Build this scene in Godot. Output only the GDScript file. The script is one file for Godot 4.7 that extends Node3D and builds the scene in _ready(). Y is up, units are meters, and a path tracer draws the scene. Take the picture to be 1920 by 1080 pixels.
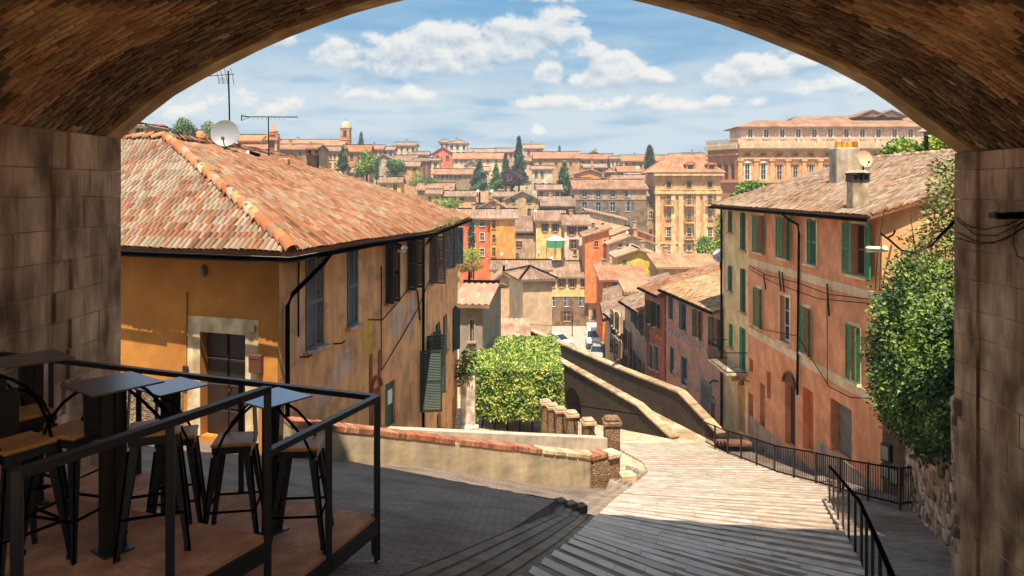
extends Node3D
# World frame: the camera stands at the origin and looks along -z. A survey station there gives each thing a bearing (px, py) and a distance d; V() and P() turn them into metres.
const F := 1400.0
const HY := 355.0
var rng := RandomNumberGenerator.new()
var M := {}
var T := {}
var used := {}
var org := Vector3.ZERO
var unit_box := BoxMesh.new()

class MB:
	var v := PackedVector3Array()
	var n := PackedVector3Array()
	var c := PackedColorArray()
	var col := Color.WHITE
	var x := Transform3D()
	func tri(a: Vector3, b: Vector3, d: Vector3) -> void:
		a = x * a; b = x * b; d = x * d
		var m := (b - a).cross(d - a).normalized()
		v.append(a); v.append(d); v.append(b)
		n.append(m); n.append(m); n.append(m)
		c.append(col); c.append(col); c.append(col)
	func trin(a: Vector3, b: Vector3, d: Vector3, na: Vector3, nb: Vector3, nd: Vector3) -> void:
		v.append(x * a); v.append(x * d); v.append(x * b)
		n.append((x.basis * na).normalized()); n.append((x.basis * nd).normalized()); n.append((x.basis * nb).normalized())
		c.append(col); c.append(col); c.append(col)
	func quad(a: Vector3, b: Vector3, d: Vector3, e: Vector3) -> void:
		tri(a, b, d); tri(a, d, e)
	func quado(a: Vector3, b: Vector3, d: Vector3, e: Vector3, out: Vector3) -> void:
		if (b - a).cross(d - a).dot(out) + (d - a).cross(e - a).dot(out) >= 0.0: quad(a, b, d, e)
		else: quad(e, d, b, a)
	func trio(a: Vector3, b: Vector3, d: Vector3, out: Vector3) -> void:
		if (b - a).cross(d - a).dot(out) >= 0.0: tri(a, b, d)
		else: tri(d, b, a)
	func box(o: Vector3, s: Vector3, bs := Basis()) -> void:
		var h := s * 0.5
		for a in 3:
			var b := (a + 1) % 3
			var d := (a + 2) % 3
			for g in [-1.0, 1.0]:
				var q := []
				for k in [[-1, -1], [1, -1], [1, 1], [-1, 1]]:
					var p := Vector3()
					p[a] = g * h[a]; p[b] = k[0] * h[b]; p[d] = k[1] * h[d]
					q.append(o + bs * p)
				if g > 0: quad(q[0], q[1], q[2], q[3])
				else: quad(q[3], q[2], q[1], q[0])
	func cbox(o: Vector3, s: Vector3, ch: float, bs := Basis()) -> void:
		var h := s * 0.5
		ch = minf(ch, minf(h.x, minf(h.y, h.z)) * 0.9)
		var pt := func(a: int, sg: Vector3) -> Vector3:
			var p := Vector3(sg.x * (h.x - ch), sg.y * (h.y - ch), sg.z * (h.z - ch))
			p[a] = sg[a] * h[a]
			return o + bs * p
		for a in 3:
			var b := (a + 1) % 3
			var d := (a + 2) % 3
			for g in [-1.0, 1.0]:
				var q := []
				for k in [[-1, -1], [1, -1], [1, 1], [-1, 1]]:
					var sg := Vector3()
					sg[a] = g; sg[b] = k[0]; sg[d] = k[1]
					q.append(pt.call(a, sg))
				var nn := Vector3(); nn[a] = g
				quado(q[0], q[1], q[2], q[3], bs * nn)
			for g in [-1.0, 1.0]:
				for k in [-1.0, 1.0]:
					var s1 := Vector3(); s1[a] = g; s1[b] = k; s1[d] = -1
					var s2 := s1; s2[d] = 1
					var nn := Vector3(); nn[a] = g; nn[b] = k
					quado(pt.call(a, s1), pt.call(a, s2), pt.call(b, s2), pt.call(b, s1), bs * nn)
		for gx in [-1.0, 1.0]:
			for gy in [-1.0, 1.0]:
				for gz in [-1.0, 1.0]:
					var sg := Vector3(gx, gy, gz)
					trio(pt.call(0, sg), pt.call(1, sg), pt.call(2, sg), bs * sg)
	func tube(pts: Array, r: float, k := 6, r2 := -1.0) -> void:
		var rings := []
		var norms := []
		for i in pts.size():
			var t: Vector3 = (pts[mini(i + 1, pts.size() - 1)] - pts[maxi(i - 1, 0)]).normalized()
			var u := t.cross(Vector3.UP)
			if u.length() < 0.05: u = t.cross(Vector3.RIGHT)
			u = u.normalized()
			var w := u.cross(t)
			var rr := r if r2 < 0.0 else lerpf(r, r2, float(i) / (pts.size() - 1))
			var ring := []
			var nr := []
			for j in k:
				var a := TAU * j / k
				var dir := u * cos(a) + w * sin(a)
				nr.append(dir); ring.append(pts[i] + dir * rr)
			rings.append(ring); norms.append(nr)
		for i in pts.size() - 1:
			for j in k:
				var j2 := (j + 1) % k
				trin(rings[i][j], rings[i][j2], rings[i + 1][j2], norms[i][j], norms[i][j2], norms[i + 1][j2])
				trin(rings[i][j], rings[i + 1][j2], rings[i + 1][j], norms[i][j], norms[i + 1][j2], norms[i + 1][j])
		for e in [0, pts.size() - 1]:
			var out: Vector3 = (pts[0] - pts[1]) if e == 0 else (pts[e] - pts[e - 1])
			for j in range(1, k - 1):
				trio(rings[e][0], rings[e][j], rings[e][j + 1], out)
	func bar(a: Vector3, b: Vector3, w: float, h: float) -> void:
		var t := (b - a)
		var l := t.length()
		t /= l
		var s := t.cross(Vector3.UP)
		if s.length() < 0.05: s = t.cross(Vector3.FORWARD)
		s = s.normalized()
		box((a + b) * 0.5, Vector3(w, h, l), Basis(s, t.cross(s) * -1.0, t) if false else Basis(s, s.cross(t) * -1.0, -t))
	func lathe(o: Vector3, prof: Array, k := 12, smooth := true) -> void:
		for i in prof.size() - 1:
			var p: Vector2 = prof[i]
			var q: Vector2 = prof[i + 1]
			var nn := Vector2(q.y - p.y, p.x - q.x).normalized()
			for j in k:
				var a := TAU * j / k
				var b := TAU * (j + 1) / k
				var da := Vector3(cos(a), 0, sin(a))
				var db := Vector3(cos(b), 0, sin(b))
				var p1 := o + da * p.x + Vector3.UP * p.y
				var p2 := o + db * p.x + Vector3.UP * p.y
				var q1 := o + da * q.x + Vector3.UP * q.y
				var q2 := o + db * q.x + Vector3.UP * q.y
				var n1 := da * nn.x + Vector3.UP * nn.y
				var n2 := db * nn.x + Vector3.UP * nn.y
				if not smooth:
					n1 = (n1 + n2).normalized(); n2 = n1
				if p.x > 1e-5: trin(p1, q2, p2, n1, n2, n2)
				if q.x > 1e-5: trin(p1, q1, q2, n1, n1, n2)
	func slab(a: Vector3, b: Vector3, d: Vector3, e: Vector3, th: float) -> void:
		# four-sided plate (anticlockwise from above), th thick, downwards
		var k := Vector3(0, -th, 0)
		quado(a, b, d, e, Vector3.UP)
		quado(a + k, b + k, d + k, e + k, Vector3.DOWN)
		var q := [a, b, d, e]
		var m := (a + b + d + e) / 4.0
		for i in 4:
			var p: Vector3 = q[i]
			var r: Vector3 = q[(i + 1) % 4]
			if p.distance_to(r) > 0.01: quado(p, r, r + k, p + k, (p + r) * 0.5 - m)
	func mesh() -> ArrayMesh:
		var a := []
		a.resize(Mesh.ARRAY_MAX)
		a[Mesh.ARRAY_VERTEX] = v; a[Mesh.ARRAY_NORMAL] = n; a[Mesh.ARRAY_COLOR] = c
		var m := ArrayMesh.new()
		if v.size() > 0: m.add_surface_from_arrays(Mesh.PRIMITIVE_TRIANGLES, a)
		return m

func V(x: float, y: float, d: float) -> Vector3: return Vector3(x, y, -d)
func P(px: float, py: float, d: float) -> Vector3: return Vector3((px - 960.0) / F * d, (HY - py) / F * d, -d)
func lin(hex: String) -> Color: return Color(hex).srgb_to_linear()
func rf(a: float, b: float) -> float: return rng.randf_range(a, b)

func named(parent: Node, called: String) -> String:
	var k := str(parent.get_instance_id()) + called
	used[k] = used.get(k, -1) + 1
	return called if used[k] == 0 else "%s_%03d" % [called, used[k]]
func put(parent: Node, node: Node, called: String) -> void:
	node.name = named(parent, called)
	parent.add_child(node, true)
func tag(o: Node, label: String, category: String, group := "", kind := "") -> Node:
	if label: o.set_meta("label", label)
	if category: o.set_meta("category", category)
	if group: o.set_meta("group", group)
	if kind: o.set_meta("kind", kind)
	return o
func thing(called: String, label: String, category: String, at: Vector3, turn := 0.0, group := "") -> Node3D:
	var o := Node3D.new()
	o.position = at
	o.rotation.y = turn
	put(self, o, called)
	org = at
	tag(o, label, category, group)
	return o
func nb() -> MB:            # a builder in world metres for the thing under way
	var b := MB.new()
	b.x = Transform3D(Basis(), -org)
	return b
func lb() -> MB: return MB.new()   # a builder in the thing's own frame
func obj(called: String, b: MB, m: Material, parent: Node = self) -> MeshInstance3D:
	var o := MeshInstance3D.new()
	o.mesh = b.mesh()
	o.material_override = m
	put(parent, o, called)
	return o
func inst(called: String, mesh: Mesh, m: Material, parent: Node, xf: Transform3D) -> MeshInstance3D:
	var o := MeshInstance3D.new()
	o.mesh = mesh
	o.material_override = m
	o.transform = xf
	put(parent, o, called)
	return o
func struct(called: String, b: MB, m: Material) -> MeshInstance3D:
	var o := obj(called, b, m)
	o.set_meta("kind", "structure")
	return o
func many(called: String, mesh: Mesh, m: Material, parent: Node, xs: Array, cols: Array, kind := "stuff") -> MeshInstance3D:
	# copies too small or too many to stand alone, joined into one mesh
	var a := mesh.surface_get_arrays(0)
	var v0: PackedVector3Array = a[Mesh.ARRAY_VERTEX]
	var n0: PackedVector3Array = a[Mesh.ARRAY_NORMAL]
	var k := v0.size()
	var b := MB.new()
	b.v.resize(k * xs.size()); b.n.resize(k * xs.size()); b.c.resize(k * xs.size())
	for i in xs.size():
		var xf: Transform3D = xs[i]
		var nb_ := xf.basis.orthonormalized()
		var c: Color = cols[i]
		for j in k:
			b.v[i * k + j] = xf * v0[j]
			b.n[i * k + j] = nb_ * n0[j]
			b.c[i * k + j] = c
	var o := MeshInstance3D.new()
	o.mesh = b.mesh()
	o.material_override = m
	put(parent, o, called)
	if kind: o.set_meta("kind", kind)
	return o

# ---------------------------------------------------------------- materials
func noise_tex(key: String, type: int, freq: float, oct: int, lo: Color, hi: Color, size := 512, mid := -1.0) -> void:
	var n := FastNoiseLite.new()
	n.noise_type = type
	n.frequency = freq
	n.fractal_octaves = oct
	n.seed = key.hash() % 1000
	if type == FastNoiseLite.TYPE_CELLULAR:
		n.cellular_return_type = FastNoiseLite.RETURN_DISTANCE2_SUB
	var t := NoiseTexture2D.new()
	t.width = size; t.height = size
	t.seamless = true
	t.noise = n
	var g := Gradient.new()
	g.set_color(0, lo); g.set_color(1, hi)
	g.set_offset(0, 0.2); g.set_offset(1, 0.8)
	if mid > 0.0: g.add_point(mid, lo.lerp(hi, 0.75))
	t.color_ramp = g
	T[key] = t
func make_textures() -> void:
	var s := FastNoiseLite.TYPE_SIMPLEX_SMOOTH
	noise_tex("grime", s, 0.012, 5, Color(0.74, 0.70, 0.66), Color(1, 1, 1))
	noise_tex("blotch", s, 0.006, 4, Color(0.78, 0.73, 0.68), Color(1, 1, 1), 512, 0.45)
	noise_tex("peel", s, 0.010, 5, Color(0.76, 0.79, 0.82), Color(1, 0.99, 0.97), 512, 0.45)
	noise_tex("run", s, 0.014, 4, Color(0.86, 0.84, 0.82), Color(1, 1, 1))
	noise_tex("faint", s, 0.012, 4, Color(0.90, 0.88, 0.86), Color(1, 1, 1), 256)
	noise_tex("fine", s, 0.05, 4, Color(0.80, 0.78, 0.76), Color(1, 1, 1))
	noise_tex("soft", s, 0.01, 3, Color(0.84, 0.82, 0.80), Color(1, 1, 1), 256)
	noise_tex("rubble", FastNoiseLite.TYPE_CELLULAR, 0.045, 1, Color(0.52, 0.47, 0.42), Color(1, 0.97, 0.92))
	noise_tex("moss", s, 0.015, 5, Color(0.58, 0.52, 0.46), Color(1, 0.97, 0.94), 512, 0.55)
	noise_tex("bump", s, 0.03, 5, Color(0, 0, 0), Color(1, 1, 1))
	noise_tex("bumpc", FastNoiseLite.TYPE_CELLULAR, 0.045, 1, Color(0, 0, 0), Color(1, 1, 1))
	# small pavers in running bond: joints darker and lower
	var w := 512
	var im := Image.create(w, w, false, Image.FORMAT_RGB8)
	var hm := Image.create(w, w, false, Image.FORMAT_RGB8)
	var rows := 16
	var cols := 8
	var rh := w / rows
	var cw := w / cols
	for r in rows:
		for k in cols:
			var q := rf(0.80, 1.0)
			var tint := Color(q, q * rf(0.93, 1.0), q * rf(0.88, 0.98))
			for part in 2:
				var x0 := k * cw + (cw / 2 if r % 2 else 0) - part * w
				im.fill_rect(Rect2i(x0, r * rh, cw, rh), Color(0.62, 0.60, 0.58))
				im.fill_rect(Rect2i(x0 + 2, r * rh + 2, cw - 4, rh - 4), tint)
				hm.fill_rect(Rect2i(x0, r * rh, cw, rh), Color(0.2, 0.2, 0.2))
				hm.fill_rect(Rect2i(x0 + 3, r * rh + 3, cw - 6, rh - 6), Color(q, q, q).lerp(Color(0.9, 0.9, 0.9), 0.7))
	T["pave"] = ImageTexture.create_from_image(im)
	T["paveh"] = ImageTexture.create_from_image(hm)

# kind -> [albedo texture, uv1 scale, detail texture, uv2 scale, height texture, height cm, roughness, gain that makes up for the textures' mean]
var KINDS := {
	"plaster": ["grime", Vector3(0.30, 0.20, 0.30), "soft", Vector3(0.9, 0.6, 0.9), "bump", 0.3, 0.92, 1.45],
	"clean": ["faint", Vector3(0.16, 0.16, 0.16), "faint", Vector3(0.5, 0.4, 0.5), "bump", 0.2, 0.92, 1.12],
	"old": ["peel", Vector3(0.20, 0.20, 0.20), "run", Vector3(0.40, 0.06, 0.40), "bump", 0.7, 0.95, 1.45],
	"far": ["faint", Vector3(0.12, 0.08, 0.12), "soft", Vector3(0.5, 0.25, 0.5), "", 0.0, 0.95, 1.35],
	"stone": ["rubble", Vector3(0.55, 0.9, 0.55), "blotch", Vector3(0.2, 0.2, 0.2), "bumpc", 5.0, 0.95, 1.75],
	"block": ["grime", Vector3(0.30, 0.08, 0.30), "moss", Vector3(0.16, 0.10, 0.16), "bump", 1.8, 0.92, 1.90],
	"soffit": ["grime", Vector3(0.25, 0.25, 0.25), "soft", Vector3(0.45, 0.45, 0.45), "bump", 1.5, 0.95, 2.40],
	"tile": ["fine", Vector3(1.4, 1.4, 1.4), "soft", Vector3(0.4, 0.4, 0.4), "", 0.0, 0.93, 1.35],
	"roof": ["fine", Vector3(0.35, 0.35, 0.35), "blotch", Vector3(0.07, 0.07, 0.07), "", 0.0, 0.95, 1.35],
	"pave": ["pave", Vector3(0.55, 0.55, 0.55), "blotch", Vector3(0.16, 0.16, 0.16), "paveh", 0.7, 0.9, 1.60],
	"ground": ["grime", Vector3(0.3, 0.3, 0.3), "fine", Vector3(1.5, 1.5, 1.5), "bump", 1.0, 0.95, 1.50],
	"wood": ["fine", Vector3(0.8, 0.8, 6.0), "soft", Vector3(1.1, 1.1, 1.1), "", 0.0, 0.45, 1.30],
	"paint": ["soft", Vector3(0.7, 0.7, 0.7), "", Vector3.ONE, "", 0.0, 0.6, 1.10],
	"leaf": ["", Vector3.ONE, "", Vector3.ONE, "", 0.0, 0.6, 1.00],
}
func mat(hex: String, kind := "plaster", rough := -1.0, metal := 0.0) -> StandardMaterial3D:
	var key := "%s %s %.2f %.2f" % [hex, kind, rough, metal]
	if M.has(key): return M[key]
	var m := StandardMaterial3D.new()
	m.resource_name = key
	m.albedo_color = Color(hex)
	m.roughness = 0.8
	if KINDS.has(kind):
		var k: Array = KINDS[kind]
		m.roughness = k[6]
		var c := Color(hex).srgb_to_linear()
		var g: float = minf(k[7], 0.92 / maxf(c.r, maxf(c.g, c.b)))
		m.albedo_color = Color(c.r * g, c.g * g, c.b * g).linear_to_srgb()
		if k[0]:
			m.albedo_texture = T[k[0]]
			m.uv1_triplanar = true
			m.uv1_world_triplanar = true
			m.uv1_scale = k[1]
		if k[2]:
			m.detail_enabled = true
			m.detail_albedo = T[k[2]]
			m.detail_blend_mode = BaseMaterial3D.BLEND_MODE_MUL
			m.detail_uv_layer = BaseMaterial3D.DETAIL_UV_2
			m.uv2_triplanar = true
			m.uv2_world_triplanar = true
			m.uv2_scale = k[3]
		if k[4]:
			m.heightmap_enabled = true
			m.heightmap_texture = T[k[4]]
			m.heightmap_scale = k[5]
	if kind in ["tile", "roof", "leaf", "vary"]: m.vertex_color_use_as_albedo = true
	if kind == "leaf":
		m.cull_mode = BaseMaterial3D.CULL_DISABLED
		m.backlight_enabled = true
		m.backlight = Color(0.10, 0.16, 0.03)
	if rough >= 0.0: m.roughness = rough
	m.metallic = metal
	M[key] = m
	return m

# ---------------------------------------------------------------- sky
var sn := FastNoiseLite.new()
var sn2 := FastNoiseLite.new()
var puffs := []
func cloud_field(az: float, el: float) -> float:
	var q := sn.get_noise_2d(az * 13.0, el * 22.0) * 0.95 + 0.22 * (0.5 - absf(sn2.get_noise_2d(az * 60.0 + 70.0, el * 90.0)) * 2.2)
	var s := -1.2
	for p in puffs:
		var a: float = (az - p[0]) / (p[2] * 1.12)
		var b: float = (el - p[1]) / (p[3] * 0.95 if el > p[1] else p[3] * 0.8)
		s = maxf(s, p[4] * (1.0 - (a * a + b * b)))
	return s + q
func sky_color(w: Vector3) -> Color:
	var el := rad_to_deg(asin(clampf(w.y, -1, 1)))
	var az := rad_to_deg(atan2(w.x, -w.z))
	if el < -0.6: return Color(0.56, 0.63, 0.68)
	var up := clampf(el / 15.0, 0, 1)
	var base := Color(0.52, 0.60, 0.66).lerp(Color(0.345, 0.51, 0.64), pow(up, 1.25))
	base = base.lerp(Color(0.42, 0.57, 0.72), clampf((el - 15.0) / 25.0, 0, 1))
	base = base.lerp(Color(0.56, 0.62, 0.67), clampf((-az - 8.0) / 30.0, 0, 0.55) * (1.0 - up * 0.6))
	# thin layered veil, thickest low down
	var veil := sn2.get_noise_2d(az * 3.0 + sin(el * 0.9) * 6.0, el * 26.0) + 0.5 * sn2.get_noise_2d(az * 9.0 + 400.0, el * 60.0)
	var band := clampf(1.0 - absf(el - 4.6) / 5.0, 0, 1)
	var va := smoothstep(-0.35, 0.5, veil + band * 0.34) * clampf(0.25 + band * 0.9, 0, 0.85) * (1.0 - clampf((el - 14.0) / 25.0, 0, 0.7))
	base = base.lerp(Color(0.63, 0.67, 0.695), va)
	# wide soft bank of haze cloud between the heaps
	var bank := sn.get_noise_2d(az * 5.0 - 300.0, el * 14.0) + 0.35 * sn2.get_noise_2d(az * 16.0, el * 60.0)
	base = base.lerp(Color(0.65, 0.68, 0.70), smoothstep(-0.42, 0.40, bank + 0.30 * (1.0 - absf(el - 7.5) / 3.0)) * 0.62 * clampf(1.0 - absf(el - 7.5) / 5.0, 0, 1))
	var c := cloud_field(az, el)
	if c > -0.25:
		var above := cloud_field(az + 0.2, el + 0.6)
		var a := smoothstep(-0.22, 0.42, c) * 0.93
		var lit := clampf(0.66 + (c - above) * 0.6, 0, 1)
		var white := Color(0.52, 0.575, 0.62).lerp(Color(0.745, 0.735, 0.72), lit)
		base = base.lerp(white, a * 0.96)
	# scattered cloud outside the view, made brighter than in it for fill light
	if el > 13.0 or absf(az) > 40.0:
		var k := smoothstep(-0.12, 0.3, sn.get_noise_2d(az * 2.2 + 900.0, el * 3.6)) * clampf(maxf((el - 13.0) / 8.0, (absf(az) - 40.0) / 8.0), 0, 1) * (1.0 - clampf((el - 60.0) / 25.0, 0, 1))
		base = base.lerp(Color(0.82, 0.81, 0.80), k * 0.9)
	return base
func make_sky(turn: Basis) -> ImageTexture:
	sn.noise_type = FastNoiseLite.TYPE_SIMPLEX_SMOOTH
	sn.frequency = 0.022; sn.fractal_octaves = 5; sn.seed = 11; sn.fractal_gain = 0.55
	sn2.noise_type = FastNoiseLite.TYPE_SIMPLEX_SMOOTH
	sn2.frequency = 0.02; sn2.fractal_octaves = 4; sn2.seed = 5
	# cumulus heaps: bearing, elevation, half width, half height (degrees), density
	puffs = [[-12.8, 10.1, 2.2, 1.3, 0.45], [-9.6, 9.9, 3.0, 1.7, 0.6], [-4.6, 10.6, 4.6, 2.2, 0.9], [0.8, 11.4, 4.4, 1.9, 0.8], [3.4, 12.0, 1.9, 1.7, 0.95], [5.2, 10.5, 1.6, 0.8, 0.5],
		[2.9, 8.7, 0.9, 1.2, 0.6], [8.0, 9.1, 2.2, 1.5, 0.95], [6.2, 8.2, 1.6, 1.0, 0.7], [10.6, 8.5, 1.7, 0.8, 0.7], [16.1, 8.4, 1.6, 1.2, 0.95], [18.6, 8.8, 2.3, 1.3, 0.95], [20.8, 9.1, 1.5, 0.7, 0.6],
		[-17.6, 11.0, 1.6, 0.7, 0.5], [1.9, 4.5, 0.55, 0.55, 0.7], [-18.8, 6.0, 2.2, 1.0, 0.35], [-9.0, 7.2, 3.0, 0.7, 0.4], [6.0, 6.6, 5.0, 0.7, 0.5], [14.0, 6.4, 3.5, 0.6, 0.45], [4.0, 14.6, 3.4, 0.5, 0.3], [24.0, 7.0, 3.0, 0.8, 0.3], [-23.0, 5.6, 2.5, 0.9, 0.3]]
	var S := 2048
	var small := Image.create(384, 384, false, Image.FORMAT_RGB8)
	var dir := func(u: float, w: float) -> Vector3:
		var ph := u * TAU
		var th := w * PI
		return turn * Vector3(sin(ph) * sin(th), cos(th), -cos(ph) * sin(th))
	for j in 384:
		for i in 384:
			small.set_pixel(i, j, sky_color(dir.call((i + 0.5) / 384.0, (j + 0.5) / 384.0)))
	small.resize(S, S, Image.INTERPOLATE_BILINEAR)
	for j in range(int(S * 23.0 / 180.0), int(S * 56.0 / 180.0)):
		for k in range(int(-S * 68.0 / 360.0), int(S * 68.0 / 360.0)):
			var i := posmod(k, S)
			small.set_pixel(i, j, sky_color(dir.call((i + 0.5) / S, (j + 0.5) / S)))
	return ImageTexture.create_from_image(small)

func _ready() -> void:
	rng.seed = 20
	# ---- camera
	var cam := Camera3D.new()
	cam.name = "camera"
	cam.projection = Camera3D.PROJECTION_FRUSTUM
	cam.near = 0.05
	cam.far = 3000.0
	cam.size = cam.near * 1080.0 / F
	cam.frustum_offset = Vector2(0, -cam.near * (540.0 - HY) / F)
	add_child(cam)
	cam.make_current()
	# ---- sky
	var env := Environment.new()
	var turn := Basis.from_euler(Vector3(deg_to_rad(-50.0), 0, 0))
	var sky := Sky.new()
	var sm := PanoramaSkyMaterial.new()
	sm.panorama = make_sky(turn)
	sm.energy_multiplier = 0.56
	sky.sky_material = sm
	env.background_mode = Environment.BG_SKY
	env.sky = sky
	env.sky_rotation = Vector3(deg_to_rad(-50.0), 0, 0)
	env.tonemap_mode = Environment.TONE_MAPPER_LINEAR
	env.tonemap_exposure = 3.35
	env.fog_enabled = true
	env.fog_mode = Environment.FOG_MODE_EXPONENTIAL
	env.fog_density = 0.0006
	env.fog_light_color = Color(0.82, 0.86, 0.90)
	env.sdfgi_enabled = true
	env.ssao_enabled = true
	env.ssil_enabled = true
	var we := WorldEnvironment.new()
	we.name = "daylight"
	we.environment = env
	add_child(we)
	# ---- sun: high, straight behind the camera
	var sun := DirectionalLight3D.new()
	sun.name = "sun"
	sun.light_energy = 0.9
	sun.light_color = Color(1.0, 0.95, 0.86)
	sun.light_angular_distance = 0.5
	sun.shadow_enabled = true
	add_child(sun)
	sun.look_at_from_position(Vector3.ZERO, Vector3(0.0, -1.0, -0.43))
	make_textures()
	build_ground()
	build_archway()
	build_left_house()
	build_right_house()
	build_street_row()
	build_walls()
	build_town()
	build_palace()
	build_trees()
	build_terrace()
	build_railings()
	build_small_things()

# ---------------------------------------------------------------- ground, stairs, archway
func lerp_table(t: Array, d: float, k := 1) -> float:
	if d <= t[0][0]: return t[0][k]
	for i in t.size() - 1:
		if d <= t[i + 1][0]:
			return lerpf(t[i][k], t[i + 1][k], (d - t[i][0]) / (t[i + 1][0] - t[i][0]))
	return t[-1][k]
var ZC := [[-40, 8], [-4, -0.8], [0, -2.4], [8.7, -5.4], [18.7, -8.9], [26, -10.9], [33, -12.6], [40, -15.0], [50, -17.5], [62, -20.0], [85, -22.3], [120, -22.8], [135, -20], [160, -15], [200, -8], [250, -2], [320, 4], [420, 6], [900, -4], [2600, -30]]
func terrain(x: float, d: float) -> float:
	var y := lerp_table(ZC, d)
	var side := smoothstep(30.0, 120.0, absf(x)) * smoothstep(40.0, 140.0, d) * (1.0 - smoothstep(500.0, 1500.0, d))
	return y + side * (7.0 if x < 0 else 6.0)
# stairs: along the run, left edge (d, x, y) and right edge (d, x, y)
var ST := [[2.5, -1.2, -2.25, 1.2, 1.5, -3.2], [7.2, 0.1, -3.8, 5.2, 2.95, -4.32], [9.75, 0.75, -4.67, 7.8, 3.97, -5.03], [14.4, 1.6, -6.4, 11.8, 5.58, -6.12], [19.5, 2.75, -8.1, 18.0, 7.75, -7.82], [23.5, 4.03, -9.2, 22.3, 9.4, -8.95], [25.8, 4.7, -9.85, 25.2, 9.2, -9.7], [28.4, 4.97, -10.4, 28.2, 8.95, -10.35], [31.5, 4.6, -11.05, 31.6, 8.7, -11.1], [34.5, 4.2, -11.65, 34.3, 8.5, -11.65]]
func st(dl: float, k: int) -> float: return lerp_table(ST, dl, k)
func plaza_y(x: float, d: float) -> float:
	# the ramped square; past the wedge on its right it lies a step lower
	var y := -1.357 - 0.132 * x - 0.314 * d
	var past := d - (17.5 - (x + 4.26) * 0.544)
	return y - 0.22 * smoothstep(0.0, 0.12, past) * smoothstep(-2.5, 1.2, x)
func right_y(d: float) -> float:
	var t := []
	for s in ST: t.append([s[3], s[5]])
	return lerp_table(t, d)
func right_x(d: float) -> float:
	var t := []
	for s in ST: t.append([s[3], s[4]])
	return lerp_table(t, d)
func grid(b: MB, us: Array, vs: Array, fn: Callable) -> void:
	for j in vs.size() - 1:
		for i in us.size() - 1:
			b.quad(fn.call(us[i], vs[j]), fn.call(us[i + 1], vs[j]), fn.call(us[i + 1], vs[j + 1]), fn.call(us[i], vs[j + 1]))
func steps(a: float, b: float, n: int) -> Array:
	var r := []
	for i in n + 1: r.append(lerpf(a, b, float(i) / n))
	return r
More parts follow.
